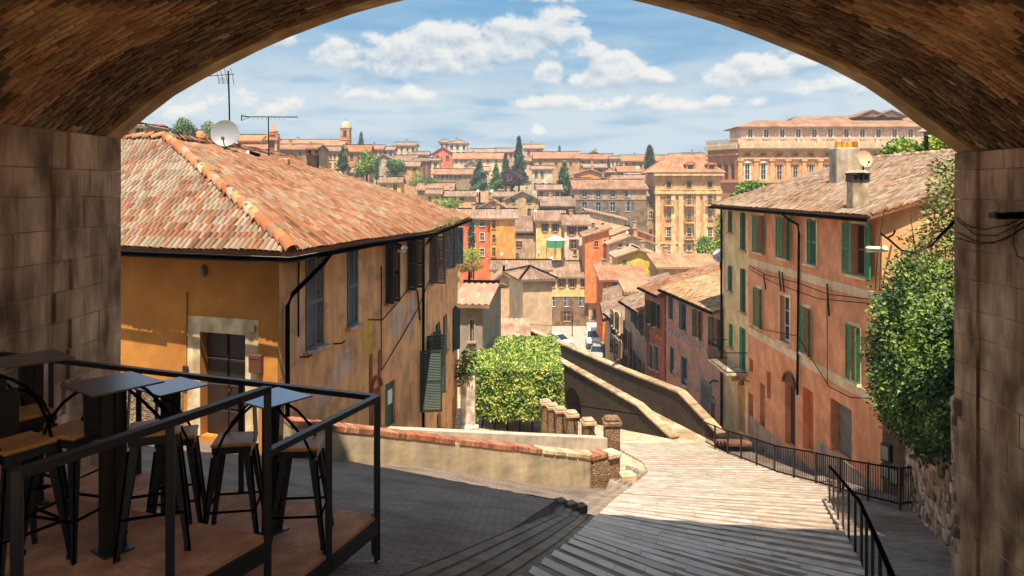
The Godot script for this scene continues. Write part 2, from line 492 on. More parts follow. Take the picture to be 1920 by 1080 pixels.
func build_ground() -> void:
	org = Vector3.ZERO
	var b := nb()
	var us := steps(-1500, -120, 8) + steps(-110, 110, 44) + steps(120, 1500, 8)
	var vs := steps(-40, 140, 60) + steps(150, 420, 27) + steps(460, 2500, 8)
	grid(b, us, vs, func(x, d): return V(x, terrain(x, d), d))
	struct("ground", b, mat("7d7a52", "ground"))
	# the square on the left
	b = nb()
	grid(b, steps(0, 1, 60), steps(-14.0, 25.0, 150), func(u, d):
		var x: float = lerpf(-15.0, minf(st(d, 1) - 0.72, 3.4) if d > 1.0 else 8.0, u)
		return V(x, plaza_y(x, d), d))
	var sk := steps(1.0, 25.0, 96)
	for i in sk.size() - 1:
		var xa: float = minf(st(sk[i], 1) - 0.72, 3.4)
		var xb: float = minf(st(sk[i + 1], 1) - 0.72, 3.4)
		b.quado(V(xa, plaza_y(xa, sk[i]), sk[i]), V(xb, plaza_y(xb, sk[i + 1]), sk[i + 1]), V(xb + 0.01, plaza_y(xb, sk[i + 1]) - 0.6, sk[i + 1]), V(xa + 0.01, plaza_y(xa, sk[i]) - 0.6, sk[i]), V(1, 0, 0))
	struct("paved_square", b, mat("756a62", "pave"))
	# curved kerb bands between the square and the stairs
	var kb := struct("stone_kerb", nb(), mat("a08c78", "ground"))
	var ds := steps(2.5, 26.5, 40)
	for k in 5:
		b = nb()
		for i in ds.size() - 1:
			var q := []
			for s in [i, i + 1]:
				var d: float = ds[s]
				var x0: float = st(d, 1) - 0.72 + 0.144 * k
				var wedge := 0.2 * clampf((d - 9.75) / 4.65, 0, 1) if d < 14.5 else 0.0
				var top: float = lerpf(plaza_y(minf(st(d, 1) - 0.72, 3.4), d) - wedge, st(d, 2) + 0.02, (k + 0.5) / 5.0)
				if d > 22.0: top = st(d, 2) + 0.05 * (4 - k)
				q.append([V(x0 - 0.01, top + 0.012, d), V(x0 + 0.136, top - 0.012, d), V(x0 + 0.136, top - 0.4, d), V(x0 - 0.01, top - 0.4, d)])
			b.quad(q[0][0], q[0][1], q[1][1], q[1][0])
			b.quad(q[0][1], q[0][2], q[1][2], q[1][1])
			b.quad(q[0][3], q[0][0], q[1][0], q[1][3])
		obj("kerb_band", b, mat(["86786c", "8d7f72", "82746a", "91836f", "897b6e"][k], "ground"), kb)
	# stepped ramp: brick treads, each with a pale stone nosing
	var tread := nb()
	var stairs := Node3D.new()
	put(self, stairs, "stepped_ramp")
	stairs.set_meta("kind", "structure")
	var ns := [mat("bfb4a6", "paint", 0.3), mat("b9ad9f", "paint", 0.3), mat("c4b9ac", "paint", 0.34), mat("b2a594", "paint", 0.4)]
	var dl := 2.6
	while dl < 34.0:
		var pitch := 0.56 if dl < 20 else 0.50
		var e := dl + pitch
		var L0 := V(st(dl, 1), st(dl, 2), st(dl, 0) if false else dl)
		var R0 := V(st(dl, 4), st(dl, 5), st(dl, 3))
		var L1 := V(st(e, 1), st(e, 2), e)
		var R1 := V(st(e, 4), st(e, 5), st(e, 3))
		var drop := Vector3(0, (L1.y - L0.y) * 0.45, 0)
		# tread slopes gently from here to the nosing, the riser falls beyond it
		var up := Vector3(0, -drop.y, 0) * 0.0
		tread.quad(L0 + up, R0 + up, R1 - drop, L1 - drop)
		tread.quad(L1 - drop, R1 - drop, R1, L1)
		var nl := (L1 - L0).normalized()
		var nr := (R1 - R0).normalized()
		var w := 0.21
		var jit := rf(-0.002, 0.003)
		var top := Vector3(0, 0.012 + jit, 0)
		var a0 := L1 - drop - nl * w
		var a1 := R1 - drop - nr * w
		a0.y = lerpf(L0.y, (L1 - drop).y, 1.0 - w / L0.distance_to(L1)); a1.y = lerpf(R0.y, (R1 - drop).y, 1.0 - w / R0.distance_to(R1))
		var z0 := L1 - drop + nl * 0.02
		var z1 := R1 - drop + nr * 0.02
		var cuts := [0.0]
		while cuts[-1] < 0.86: cuts.append(cuts[-1] + rf(0.14, 0.30))
		cuts[-1] = 1.0
		for k in cuts.size() - 1:
			var bb := nb()
			var f0: float = cuts[k] + (0.0015 if k else 0.0)
			var f1: float = cuts[k + 1]
			var up2 := top + Vector3(0, rf(-0.004, 0.004), 0)
			bb.slab(a0.lerp(a1, f0) + up2, a0.lerp(a1, f1) + up2, z0.lerp(z1, f1) + up2, z0.lerp(z1, f0) + up2, 0.10)
			obj("stone_nosing", bb, ns[rng.randi() % 4], stairs)
		dl = e
	obj("brick_tread", tread, mat("947f6c", "ground", 0.9), stairs)
	# walkway between the railings and the houses on the right
	b = nb()
	var wx := [[-4, 6.4], [10.4, 6.4], [13.5, 8.1], [20, 10.7], [22, 11.0], [37, 10.8], [60, 9.5]]
	grid(b, [0.0, 0.34, 0.67, 1.0], steps(0.5, 38.0, 60), func(u, d):
		var x := lerpf(right_x(d) - 0.02, lerp_table(wx, d), u)
		return V(x, right_y(d) - 0.03 - maxf(d - 34.3, 0.0) * 0.3, d))
	struct("walkway", b, mat("7a7068", "pave"))
	# lower lane behind the low walls, the landing before the footbridge and the street in the valley
	b = nb()
	grid(b, steps(0, 1, 16), steps(22.5, 47.0, 70), func(u, d):
		var x: float = lerpf(-9.0, lerpf(st(minf(d, 34.0), 1) + 0.05, 8.6, smoothstep(33.0, 33.6, d)), u)
		var y: float = st(minf(d, 34.0), 2) - maxf(0.0, d - 34.6) * 0.22 * smoothstep(0.35, 0.62, u)
		return V(x, y - 0.02, d))
	struct("lower_lane", b, mat("c9b79c", "ground"))
	b = nb()
	grid(b, steps(-8, 24, 8), steps(66, 124, 12), func(x, d): return V(x, -21.05 - (d - 90.0) * 0.012, d))
	struct("valley_street", b, mat("b9aba0", "ground"))

func arch_profile() -> Array:
	var pts := [[214, 259.7], [269, 214], [324, 172], [376, 142], [428, 115], [480, 88.6], [540, 62], [600, 39], [660, 18], [725, 0], [790, -15], [850, -26], [910, -33], [972, -36], [1034, -33], [1100, -25], [1160, -14], [1222, 1], [1286, 18], [1350, 37], [1415, 60], [1480, 86], [1555, 118], [1625, 155], [1675, 189], [1729, 230], [1770, 258], [1808, 287]]
	var r := []
	for p in pts:
		r.append(Vector2((p[0] - 960.0) / F * 10.5, (HY - p[1]) / F * 10.5))
	return r
func build_archway() -> void:
	var pf := arch_profile()
	var t := thing("brick_archway", "huge shaded arch of old brick and stone framing the whole view", "archway", V(0, -4, 10.5))
	var n := pf.size()
	var nrm := []
	for i in n:
		var q: Vector2 = (pf[mini(i + 1, n - 1)] - pf[maxi(i - 1, 0)]).normalized()
		nrm.append(Vector2(q.y, -q.x))     # towards the middle of the opening
	var inner := func(i: int, off: float, d: float) -> Vector3:
		var p: Vector2 = pf[i] + nrm[i] * off
		return V(p.x, p.y, d)
	# mortar bed of the vault
	var b := nb()
	for i in n - 1:
		b.quado(inner.call(i, 0, 10.2), inner.call(i + 1, 0, 10.2), inner.call(i + 1, 0, 0.8), inner.call(i, 0, 0.8), Vector3(nrm[i].x, nrm[i].y, 0))
	var vault := obj("vault", b, mat("a48c6c", "soffit"), t)
	# plastered ring at the mouth, standing a little proud
	b = nb()
	for i in n - 1:
		var w := 10.12 + 0.03 * sin(i * 2.7)
		var w2 := 10.12 + 0.03 * sin((i + 1) * 2.7)
		b.quado(inner.call(i, 0.06, 10.5), inner.call(i + 1, 0.06, 10.5), inner.call(i + 1, 0.06, w2), inner.call(i, 0.06, w), Vector3(nrm[i].x, nrm[i].y, 0))
		b.quado(inner.call(i, 0.06, w), inner.call(i + 1, 0.06, w2), inner.call(i + 1, -0.06, w2), inner.call(i, -0.06, w), Vector3(0, 0, 1))
		b.quado(inner.call(i, 0.06, 10.5), inner.call(i + 1, 0.06, 10.5), inner.call(i + 1, -0.5, 10.5), inner.call(i, -0.5, 10.5), Vector3(0, 0, -1))
	obj("arch_ring", b, mat("a58860", "soffit"), t)
	# bricks of the vault, long side along the curve
	var len := [0.0]
	for i in n - 1: len.append(len[i] + pf[i].distance_to(pf[i + 1]))
	var at := func(s: float) -> Array:
		for i in n - 1:
			if s <= len[i + 1]:
				var f: float = (s - len[i]) / (len[i + 1] - len[i])
				return [pf[i].lerp(pf[i + 1], f), nrm[i].lerp(nrm[i + 1], f).normalized()]
		return [pf[-1], nrm[-1]]
	var bm := MB.new()
	bm.cbox(Vector3.ZERO, Vector3(0.207, 0.05, 0.061), 0.009)
	var brick := bm.mesh()
	var tones := ["b08658", "986c46", "c4a274", "8a6140", "a87c50", "92724f"]
	var bmats := []
	for q in tones: bmats.append(mat(q, "soffit"))
	var sites := []
	var d := 10.06
	var row := 0
	while d > 4.5:
		var s := 0.14 + (0.11 if row % 2 else 0.0)
		while s < len[-1] - 0.1:
			var a: Array = at.call(s)
			var q: Vector2 = a[1]
			var up := Vector3(q.x, q.y, 0)
			var bs := Basis(Vector3(q.y, -q.x, 0), up, Vector3(q.y, -q.x, 0).cross(up))
			bs = bs * Basis.from_euler(Vector3(rf(-0.05, 0.05), rf(-0.025, 0.025), rf(-0.05, 0.05)))
			var p: Vector2 = a[0]
			if rng.randf() > 0.02:
				sites.append([V(p.x, p.y, d + rf(-0.004, 0.004)) + up * rf(-0.012, 0.016), bs])
			s += 0.222
		d -= 0.076
		row += 1
	# the ones that show largest become single bricks
	var near := []
	for i in sites.size():
		var p: Vector3 = sites[i][0]
		var py := HY - p.y / -p.z * F
		var px := 960.0 + p.x / -p.z * F
		if py > 4 and px > 4 and px < 1916: near.append([-p.z, i])
	near.sort_custom(func(l, r): return l[0] < r[0])
	var single := {}
	for i in mini(300, near.size()): single[near[i][1]] = true
	var xs := []
	var cs := []
	for i in sites.size():
		var xf := Transform3D(sites[i][1], sites[i][0] - org)
		if single.has(i): inst("brick", brick, bmats[rng.randi() % 6], vault, xf)
		else:
			xs.append(xf); cs.append(lin(tones[rng.randi() % 6]) * rf(0.85, 1.15))
	var vm := mat("ffffff", "soffit").duplicate() as StandardMaterial3D
	vm.vertex_color_use_as_albedo = true
	many("vault_bricks", brick, vm, vault, xs, cs)
	# piers: a core, faced with coursed blocks
	for side in [-1, 1]:
		var x0: float = -5.56 if side < 0 else 6.28
		b = nb()
		b.box(V(x0 + side * (1.55 if side < 0 else 4.05), -4.0, 5.65), Vector3(3.0 if side < 0 else 8.0, 10.0 if side < 0 else 9.7, 9.68))
		var pier := obj("pier", b, mat("6e5b4a", "block"), t)
		var bmt := [mat("ad9074", "block"), mat("a98c70", "block"), mat("b29579", "block"), mat("a5886c", "block")]
		var y := -7.0
		var spring: float = pf[0].y if side < 0 else pf[-1].y
		while y < spring - 0.05:
			var h := minf(rf(0.33, 0.42), spring - y)
			if spring - y - h < 0.12: h = spring - y
			var e := 10.5
			while e > 3.4:
				var l := rf(0.45, 0.95)
				if side < 0:
					if e < 9.0 and e > 8.62: e = 8.62         # a groove between two builds
					elif e > 9.0 and e - l < 9.15: l = e - 9.0
				else:
					if e > 10.0 and e - l < 10.05: l = e - 10.0
				var proud := rf(0.02, 0.027) + (0.04 if (side > 0 and e > 10.05) or (side < 0 and e > 9.4) else 0.0)
				var bx := nb()
				bx.cbox(V(x0 - side * (proud * 0.5 - 0.1), y + h * 0.5, e - l * 0.5), Vector3(0.2 + proud, h - 0.004, l - 0.004), 0.006)
				obj("stone_block", bx, bmt[rng.randi() % 4], pier)
				e -= l
			y += h
	# wall above the arch and an unseen block added over it to shape the shadow
	b = nb()
	var ring := PackedVector2Array()
	for i in n: ring.append(pf[i] - nrm[i] * 0.45)
	ring.append(Vector2(14.5, 0.9)); ring.append(Vector2(14.5, 4.3)); ring.append(Vector2(-8.7, 4.3)); ring.append(Vector2(-8.7, 1.0))
	var tr := Geometry2D.triangulate_polygon(ring)
	for i in range(0, tr.size(), 3):
		for dd in [10.49, 0.8]:
			b.trio(V(ring[tr[i]].x, ring[tr[i]].y, dd), V(ring[tr[i + 1]].x, ring[tr[i + 1]].y, dd), V(ring[tr[i + 2]].x, ring[tr[i + 2]].y, dd), Vector3(0, 0, -1 if dd > 0 else 1))
	b.quado(V(-8.7, 4.3, 0.8), V(14.5, 4.3, 0.8), V(14.5, 4.3, 10.49), V(-8.7, 4.3, 10.49), Vector3.UP)
	for x in [-8.7, 14.5]:
		b.quado(V(x, 0.9, 0.8), V(x, 4.3, 0.8), V(x, 4.3, 10.49), V(x, 0.9, 10.49), Vector3(x, 0, 0))
	obj("spandrel_wall", b, mat("9a8468", "block"), t)
	b = nb()
	var plan := [Vector2(-5.7, 7.64), Vector2(-4.26, 9.63), Vector2(1.44, 6.63), Vector2(5.6, 4.33), Vector2(10.0, 2.4), Vector2(13.0, 1.6), Vector2(13.0, 0.9), Vector2(-8.6, 0.9), Vector2(-8.6, 5.4)]
	var tp := Geometry2D.triangulate_polygon(PackedVector2Array(plan))
	for i in range(0, tp.size(), 3):
		b.trio(V(plan[tp[i]].x, 12, plan[tp[i]].y), V(plan[tp[i + 1]].x, 12, plan[tp[i + 1]].y), V(plan[tp[i + 2]].x, 12, plan[tp[i + 2]].y), Vector3.UP)
	for i in plan.size():
		var p: Vector2 = plan[i]
		var q: Vector2 = plan[(i + 1) % plan.size()]
		var mid := (p + q) * 0.5 - Vector2(1.0, 3.5)
		b.quado(V(p.x, 4.28, p.y), V(q.x, 4.28, q.y), V(q.x, 12, q.y), V(p.x, 12, p.y), V(mid.x, 0, mid.y))
	obj("shadow_block", b, mat("b08a5e", "old"), t)  # unseen block, its plan drawn back from the shadow edge it casts

# ---------------------------------------------------------------- near houses: facades, shutters, tiles
func along(A: Vector2, B: Vector2, px: float) -> float:
	var k := (px - 960.0) / F
	return (k * A.y - A.x) / ((B.x - A.x) - k * (B.y - A.y))
func frame_of(A: Vector2, B: Vector2) -> Transform3D:
	var ex := V(B.x - A.x, 0, B.y - A.y).normalized()
	return Transform3D(Basis(ex, Vector3.UP, ex.cross(Vector3.UP)), V(A.x, 0, A.y) - org)
func on_wall(A: Vector2, B: Vector2, r: Array) -> Array:
	# survey rectangle [px0, px1, top, bottom] on the wall from A to B -> [s0, s1, y0, y1]
	var l := A.distance_to(B)
	var t0 := along(A, B, r[0])
	var t1 := along(A, B, r[1])
	var d := lerpf(A.y, B.y, (t0 + t1) * 0.5)
	var mid := (t0 + t1) * 0.5 * l
	var half := minf(absf(t1 - t0) * l, r[4] if r.size() > 4 else 99.0) * 0.5
	return [mid - half, mid + half, (HY - r[3]) / F * d, (HY - r[2]) / F * d]
func panel(b: MB, l: float, y0: float, y1: float, holes: Array, reveal := 0.2) -> void:
	var xs := [0.0, l]
	var ys := [y0, y1]
	for h in holes:
		xs.append_array([h[0], h[1]]); ys.append_array([h[2], h[3]])
	xs.sort(); ys.sort()
	for i in xs.size() - 1:
		if xs[i + 1] - xs[i] < 1e-4: continue
		for j in ys.size() - 1:
			if ys[j + 1] - ys[j] < 1e-4: continue
			var c := Vector2((xs[i] + xs[i + 1]) * 0.5, (ys[j] + ys[j + 1]) * 0.5)
			var cut := c.y > y1 or c.y < y0
			for h in holes:
				if c.x > h[0] and c.x < h[1] and c.y > h[2] and c.y < h[3]: cut = true
			if not cut: b.quad(Vector3(xs[i], ys[j], 0), Vector3(xs[i + 1], ys[j], 0), Vector3(xs[i + 1], ys[j + 1], 0), Vector3(xs[i], ys[j + 1], 0))
	for h in holes:
		if reveal <= 0.0: continue
		var z := Vector3(0, 0, -reveal)
		var a := Vector3(h[0], h[2], 0)
		var c := Vector3(h[1], h[2], 0)
		var d := Vector3(h[1], h[3], 0)
		var e := Vector3(h[0], h[3], 0)
		b.quad(a, a + z, c + z, c); b.quad(c, c + z, d + z, d); b.quad(d, d + z, e + z, e); b.quad(e, e + z, a + z, a)
func facade(t: Node3D, A: Vector2, B: Vector2, y0: float, y1: float, holes: Array, m: Material, reveal := 0.2) -> Transform3D:
	var f := frame_of(A, B)
	var b := lb()
	b.x = Transform3D(Basis(), Vector3(0, -org.y, 0)) if false else Transform3D()
	panel(b, A.distance_to(B), y0, y1, holes, reveal)
	var w := obj("wall", b, m, t)
	w.transform = f
	return f
var leaf_cache := {}
func slat_meshes(w: float, h: float) -> Array:
	var key := "%.2f %.2f" % [w, h]
	if not leaf_cache.has(key):
		var b := lb()
		var k := 0.055
		for x in [k * 0.5, w - k * 0.5]: b.box(Vector3(x, h * 0.5, 0.02), Vector3(k, h, 0.038))
		for y in [0.04, h * 0.5, h - 0.04]: b.box(Vector3(w * 0.5, y, 0.02), Vector3(w - 2 * k, 0.08, 0.036))
		var s := lb()
		s.box(Vector3.ZERO, Vector3(w - 2 * k, 0.048, 0.009), Basis.from_euler(Vector3(deg_to_rad(-38), 0, 0)))
		var n := int((h - 0.2) / 0.052)
		var all := lb()
		for i in n:
			var y := 0.1 + (h - 0.2) * (i + 0.5) / n
			if absf(y - h * 0.5) > 0.05: all.box(Vector3(w * 0.5, y, 0.02), Vector3(w - 2 * k, 0.046, 0.009), Basis.from_euler(Vector3(deg_to_rad(-38), 0, 0)))
		leaf_cache[key] = [b.mesh(), s.mesh(), n, all.mesh()]
	return leaf_cache[key]
func leaf(t: Node3D, xf: Transform3D, w: float, h: float, m: Material, single: bool, label := "") -> void:
	w = snappedf(w, 0.02); h = snappedf(h, 0.02)
	var q := slat_meshes(w, h)
	var o := inst("shutter", q[0], m, t, xf)
	if label: o.set_meta("label", label)
	if single:
		for i in q[2]:
			var y: float = 0.1 + (h - 0.2) * (i + 0.5) / q[2]
			if absf(y - h * 0.5) > 0.05: inst("slat", q[1], m, o, Transform3D(Basis.from_euler(Vector3(rf(-0.05, 0.05), 0, 0)), Vector3(w * 0.5, y, 0.02)))
	else:
		var s := inst("slats", q[3], m, o, Transform3D())
		s.set_meta("kind", "stuff")
func leaves_on(t: Node3D, f: Transform3D, h: Array, m: Material, al: float, ar: float, single := false, z := 0.03) -> void:
	var w: float = (h[1] - h[0]) * 0.5
	var hh: float = h[3] - h[2]
	if al >= 0: leaf(t, f * Transform3D(Basis(Vector3.UP, -deg_to_rad(al)), Vector3(h[0], h[2], z)), w, hh, m, single)
	if ar >= 0: leaf(t, f * Transform3D(Basis(Vector3.UP, PI + deg_to_rad(ar)), Vector3(h[1], h[2], z + 0.002)), w, hh, m, single)
func glazing(t: Node3D, f: Transform3D, h: Array, fm: Material, gm: Material, depth := 0.14, bars := 1, called := "window") -> MeshInstance3D:
	var w: float = h[1] - h[0]
	var hh: float = h[3] - h[2]
	var b := lb()
	var k := minf(0.06, w * 0.12)
	for x in [k * 0.5, w - k * 0.5]: b.box(Vector3(x, hh * 0.5, 0), Vector3(k, hh, 0.06))
	for y in [k * 0.5, hh - k * 0.5]: b.box(Vector3(w * 0.5, y, 0), Vector3(w - 2 * k, k, 0.056))
	if w > 0.5: b.box(Vector3(w * 0.5, hh * 0.5, 0), Vector3(k * 1.3, hh - 2 * k, 0.05))
	for i in bars: b.box(Vector3(w * 0.5, hh * (i + 1) / (bars + 1), 0), Vector3(w - 2 * k, k * 0.7, 0.04))
	var o := obj(called, b, fm, t)
	o.transform = f * Transform3D(Basis(), Vector3(h[0], h[2], -depth))
	inst("pane", unit_box, gm, o, Transform3D(Basis.from_scale(Vector3(w - 0.01, hh - 0.01, 0.012)), Vector3(w * 0.5, hh * 0.5, -0.012)))
	return o
func surround(b: MB, h: Array, w: float, z := 0.025, sill := true) -> void:
	b.box(Vector3(h[0] - w * 0.5, (h[2] + h[3]) * 0.5, 0), Vector3(w, h[3] - h[2], z * 2))
	b.box(Vector3(h[1] + w * 0.5, (h[2] + h[3]) * 0.5, 0), Vector3(w, h[3] - h[2], z * 2))
	b.box(Vector3((h[0] + h[1]) * 0.5, h[3] + w * 0.5, 0), Vector3(h[1] - h[0] + 2 * w, w, z * 2 + 0.004))
	if sill: b.cbox(Vector3((h[0] + h[1]) * 0.5, h[2] - 0.04, 0.04), Vector3(h[1] - h[0] + 2 * w + 0.06, 0.08, 0.22), 0.012)

# clay roof tiles ------------------------------------------------
var tile_mesh: ArrayMesh
var ridge_mesh: ArrayMesh
func make_tile(r0: float, r1: float, l: float, th: float, flat := 1.0) -> ArrayMesh:
	var b := lb()
	var k := 6
	for i in k:
		var a := PI * i / k
		var c := PI * (i + 1) / k
		var na := Vector3(cos(a), sin(a) * flat, 0)
		var nc := Vector3(cos(c), sin(c) * flat, 0)
		var z0 := Vector3(0, 0, l * 0.5)
		var z1 := Vector3(0, 0, -l * 0.5)
		b.trin(na * r0 + z0, na * r1 + z1, nc * r1 + z1, na, na, nc)
		b.trin(na * r0 + z0, nc * r1 + z1, nc * r0 + z0, na, nc, nc)
		b.quad(na * (r0 - th) + z0, na * r0 + z0, nc * r0 + z0, nc * (r0 - th) + z0)
	return b.mesh()
var roof_noise := FastNoiseLite.new()
func tile_tone(p: Vector3, pal: Array, lichen: float) -> Color:
	roof_noise.frequency = 0.22
	var a := roof_noise.get_noise_3d(p.x, p.y * 2, p.z) * 1.0 + rf(-0.75, 0.75) + lichen
	var c: Color = lin(pal[0]).lerp(lin(pal[1]), clampf(rng.randf(), 0, 1))
	if a > 0.25: c = c.lerp(lin(pal[2]), clampf((a - 0.25) * 2.0, 0, 0.85))
	elif a < -0.55: c = c.lerp(lin(pal[3]), 0.7)
	return c * rf(0.64, 1.04)
func tile_frame(p: Vector3, ex: Vector3, down: Vector3, up: Vector3) -> Transform3D:
	var bs := Basis(ex, up, down) * Basis.from_euler(Vector3(deg_to_rad(10.5) + rf(-0.03, 0.04), rf(-0.09, 0.09), rf(-0.10, 0.10)))
	return Transform3D(bs.scaled_local(Vector3(rf(0.93, 1.06), rf(0.9, 1.1), 1.0)), p)
func lay_tiles(t: Node3D, list: Array, pal: Array, lichen: float, singles: int) -> void:
	if tile_mesh == null:
		tile_mesh = make_tile(0.086, 0.066, 0.315, 0.014, 0.66)
		ridge_mesh = make_tile(0.15, 0.125, 0.46, 0.02)
	var order := []
	for i in list.size():
		var p: Vector3 = list[i].origin
		var px := 960.0 + p.x / -p.z * F
		if px > 214 and px < 1800: order.append([-p.z, i])
	order.sort_custom(func(a, b): return a[0] < b[0])
	var own := {}
	for i in mini(singles, order.size()): own[order[i][1]] = true
	var xs := []
	var cs := []
	for i in list.size():
		var xf: Transform3D = list[i]
		var c := tile_tone(xf.origin, pal, lichen)
		xf.origin -= org
		if own.has(i): inst("roof_tile", tile_mesh, tone_mat(c), t, xf)
		else:
			xs.append(xf); cs.append(c)
	if xs.size(): many("roof_tiles", tile_mesh, mat("ffffff", "tile"), t, xs, cs)
func tone_mat(c: Color) -> Material:
	var q := (c * 0.68).linear_to_srgb()
	var s := Color(snappedf(clampf(q.r, 0, 1), 0.05), snappedf(clampf(q.g, 0, 1), 0.05), snappedf(clampf(q.b, 0, 1), 0.05))
	var m := mat(s.to_html(false), "tile")
	m.vertex_color_use_as_albedo = false
	return m
func ridge_run(t: Node3D, a: Vector3, b: Vector3, hexes: Array, called := "ridge_tile", size := 1.0) -> void:
	# half-round tiles from the lower end a to the upper end b
	var l := a.distance_to(b)
	var n := int(l / (0.36 * size))
	var dn := (a - b).normalized()
	var ex: Vector3 = Vector3.UP.cross(dn).normalized()
	var up: Vector3 = dn.cross(ex)
	for i in n:
		var p := a.lerp(b, (i + 0.5) / n) + Vector3(0, 0.03 + rf(-0.01, 0.015), 0)
		inst(called, ridge_mesh, tone_mat(lin(hexes[rng.randi() % hexes.size()]) * rf(0.8, 1.15)), t, tile_frame(p - org, ex, dn, up).scaled_local(Vector3.ONE * size))
func plane_tiles(O: Vector3, ex: Vector3, up: Vector3, l: float, h: float, keep = null, pitch := 0.155, row := 0.26) -> Array:
	# O lower corner, ex along the eave, up the slope
	var r := []
	var nn := ex.cross(up).normalized()
	if nn.y < 0: nn = -nn
	var e2 := ex if ex.cross(up).y > 0 else -ex
	for j in int(h / row):
		var wave := rf(-0.015, 0.015)
		for i in int(l / pitch):
			var a := (i + 0.5) * pitch + rf(-0.012, 0.012)
			var c := (j + 0.5) * row + wave + rf(-0.015, 0.015)
			if keep != null and not keep.call(a, c): continue
			r.append(tile_frame(O + ex * a + up * c + nn * (0.035 + rf(-0.01, 0.012)), e2, -up, nn))
	return r
const PAL_OLD := ["b07858", "c0896a", "c4b49e", "74543f"]
const PAL_ORANGE := ["b4734a", "c68a62", "c2aa8e", "6f4c38"]
const PAL_SUN := ["d09c6c", "dcb286", "e8d2ae", "9c7252"]
const PAL_PALE := ["a98266", "b8967c", "c8b7a2", "60493a"]

func pipe(t: Node3D, pts: Array, r: float, m: Material, called := "drainpipe") -> void:
	var b := nb()
	b.tube(pts, r, 8)
	obj(called, b, m, t)

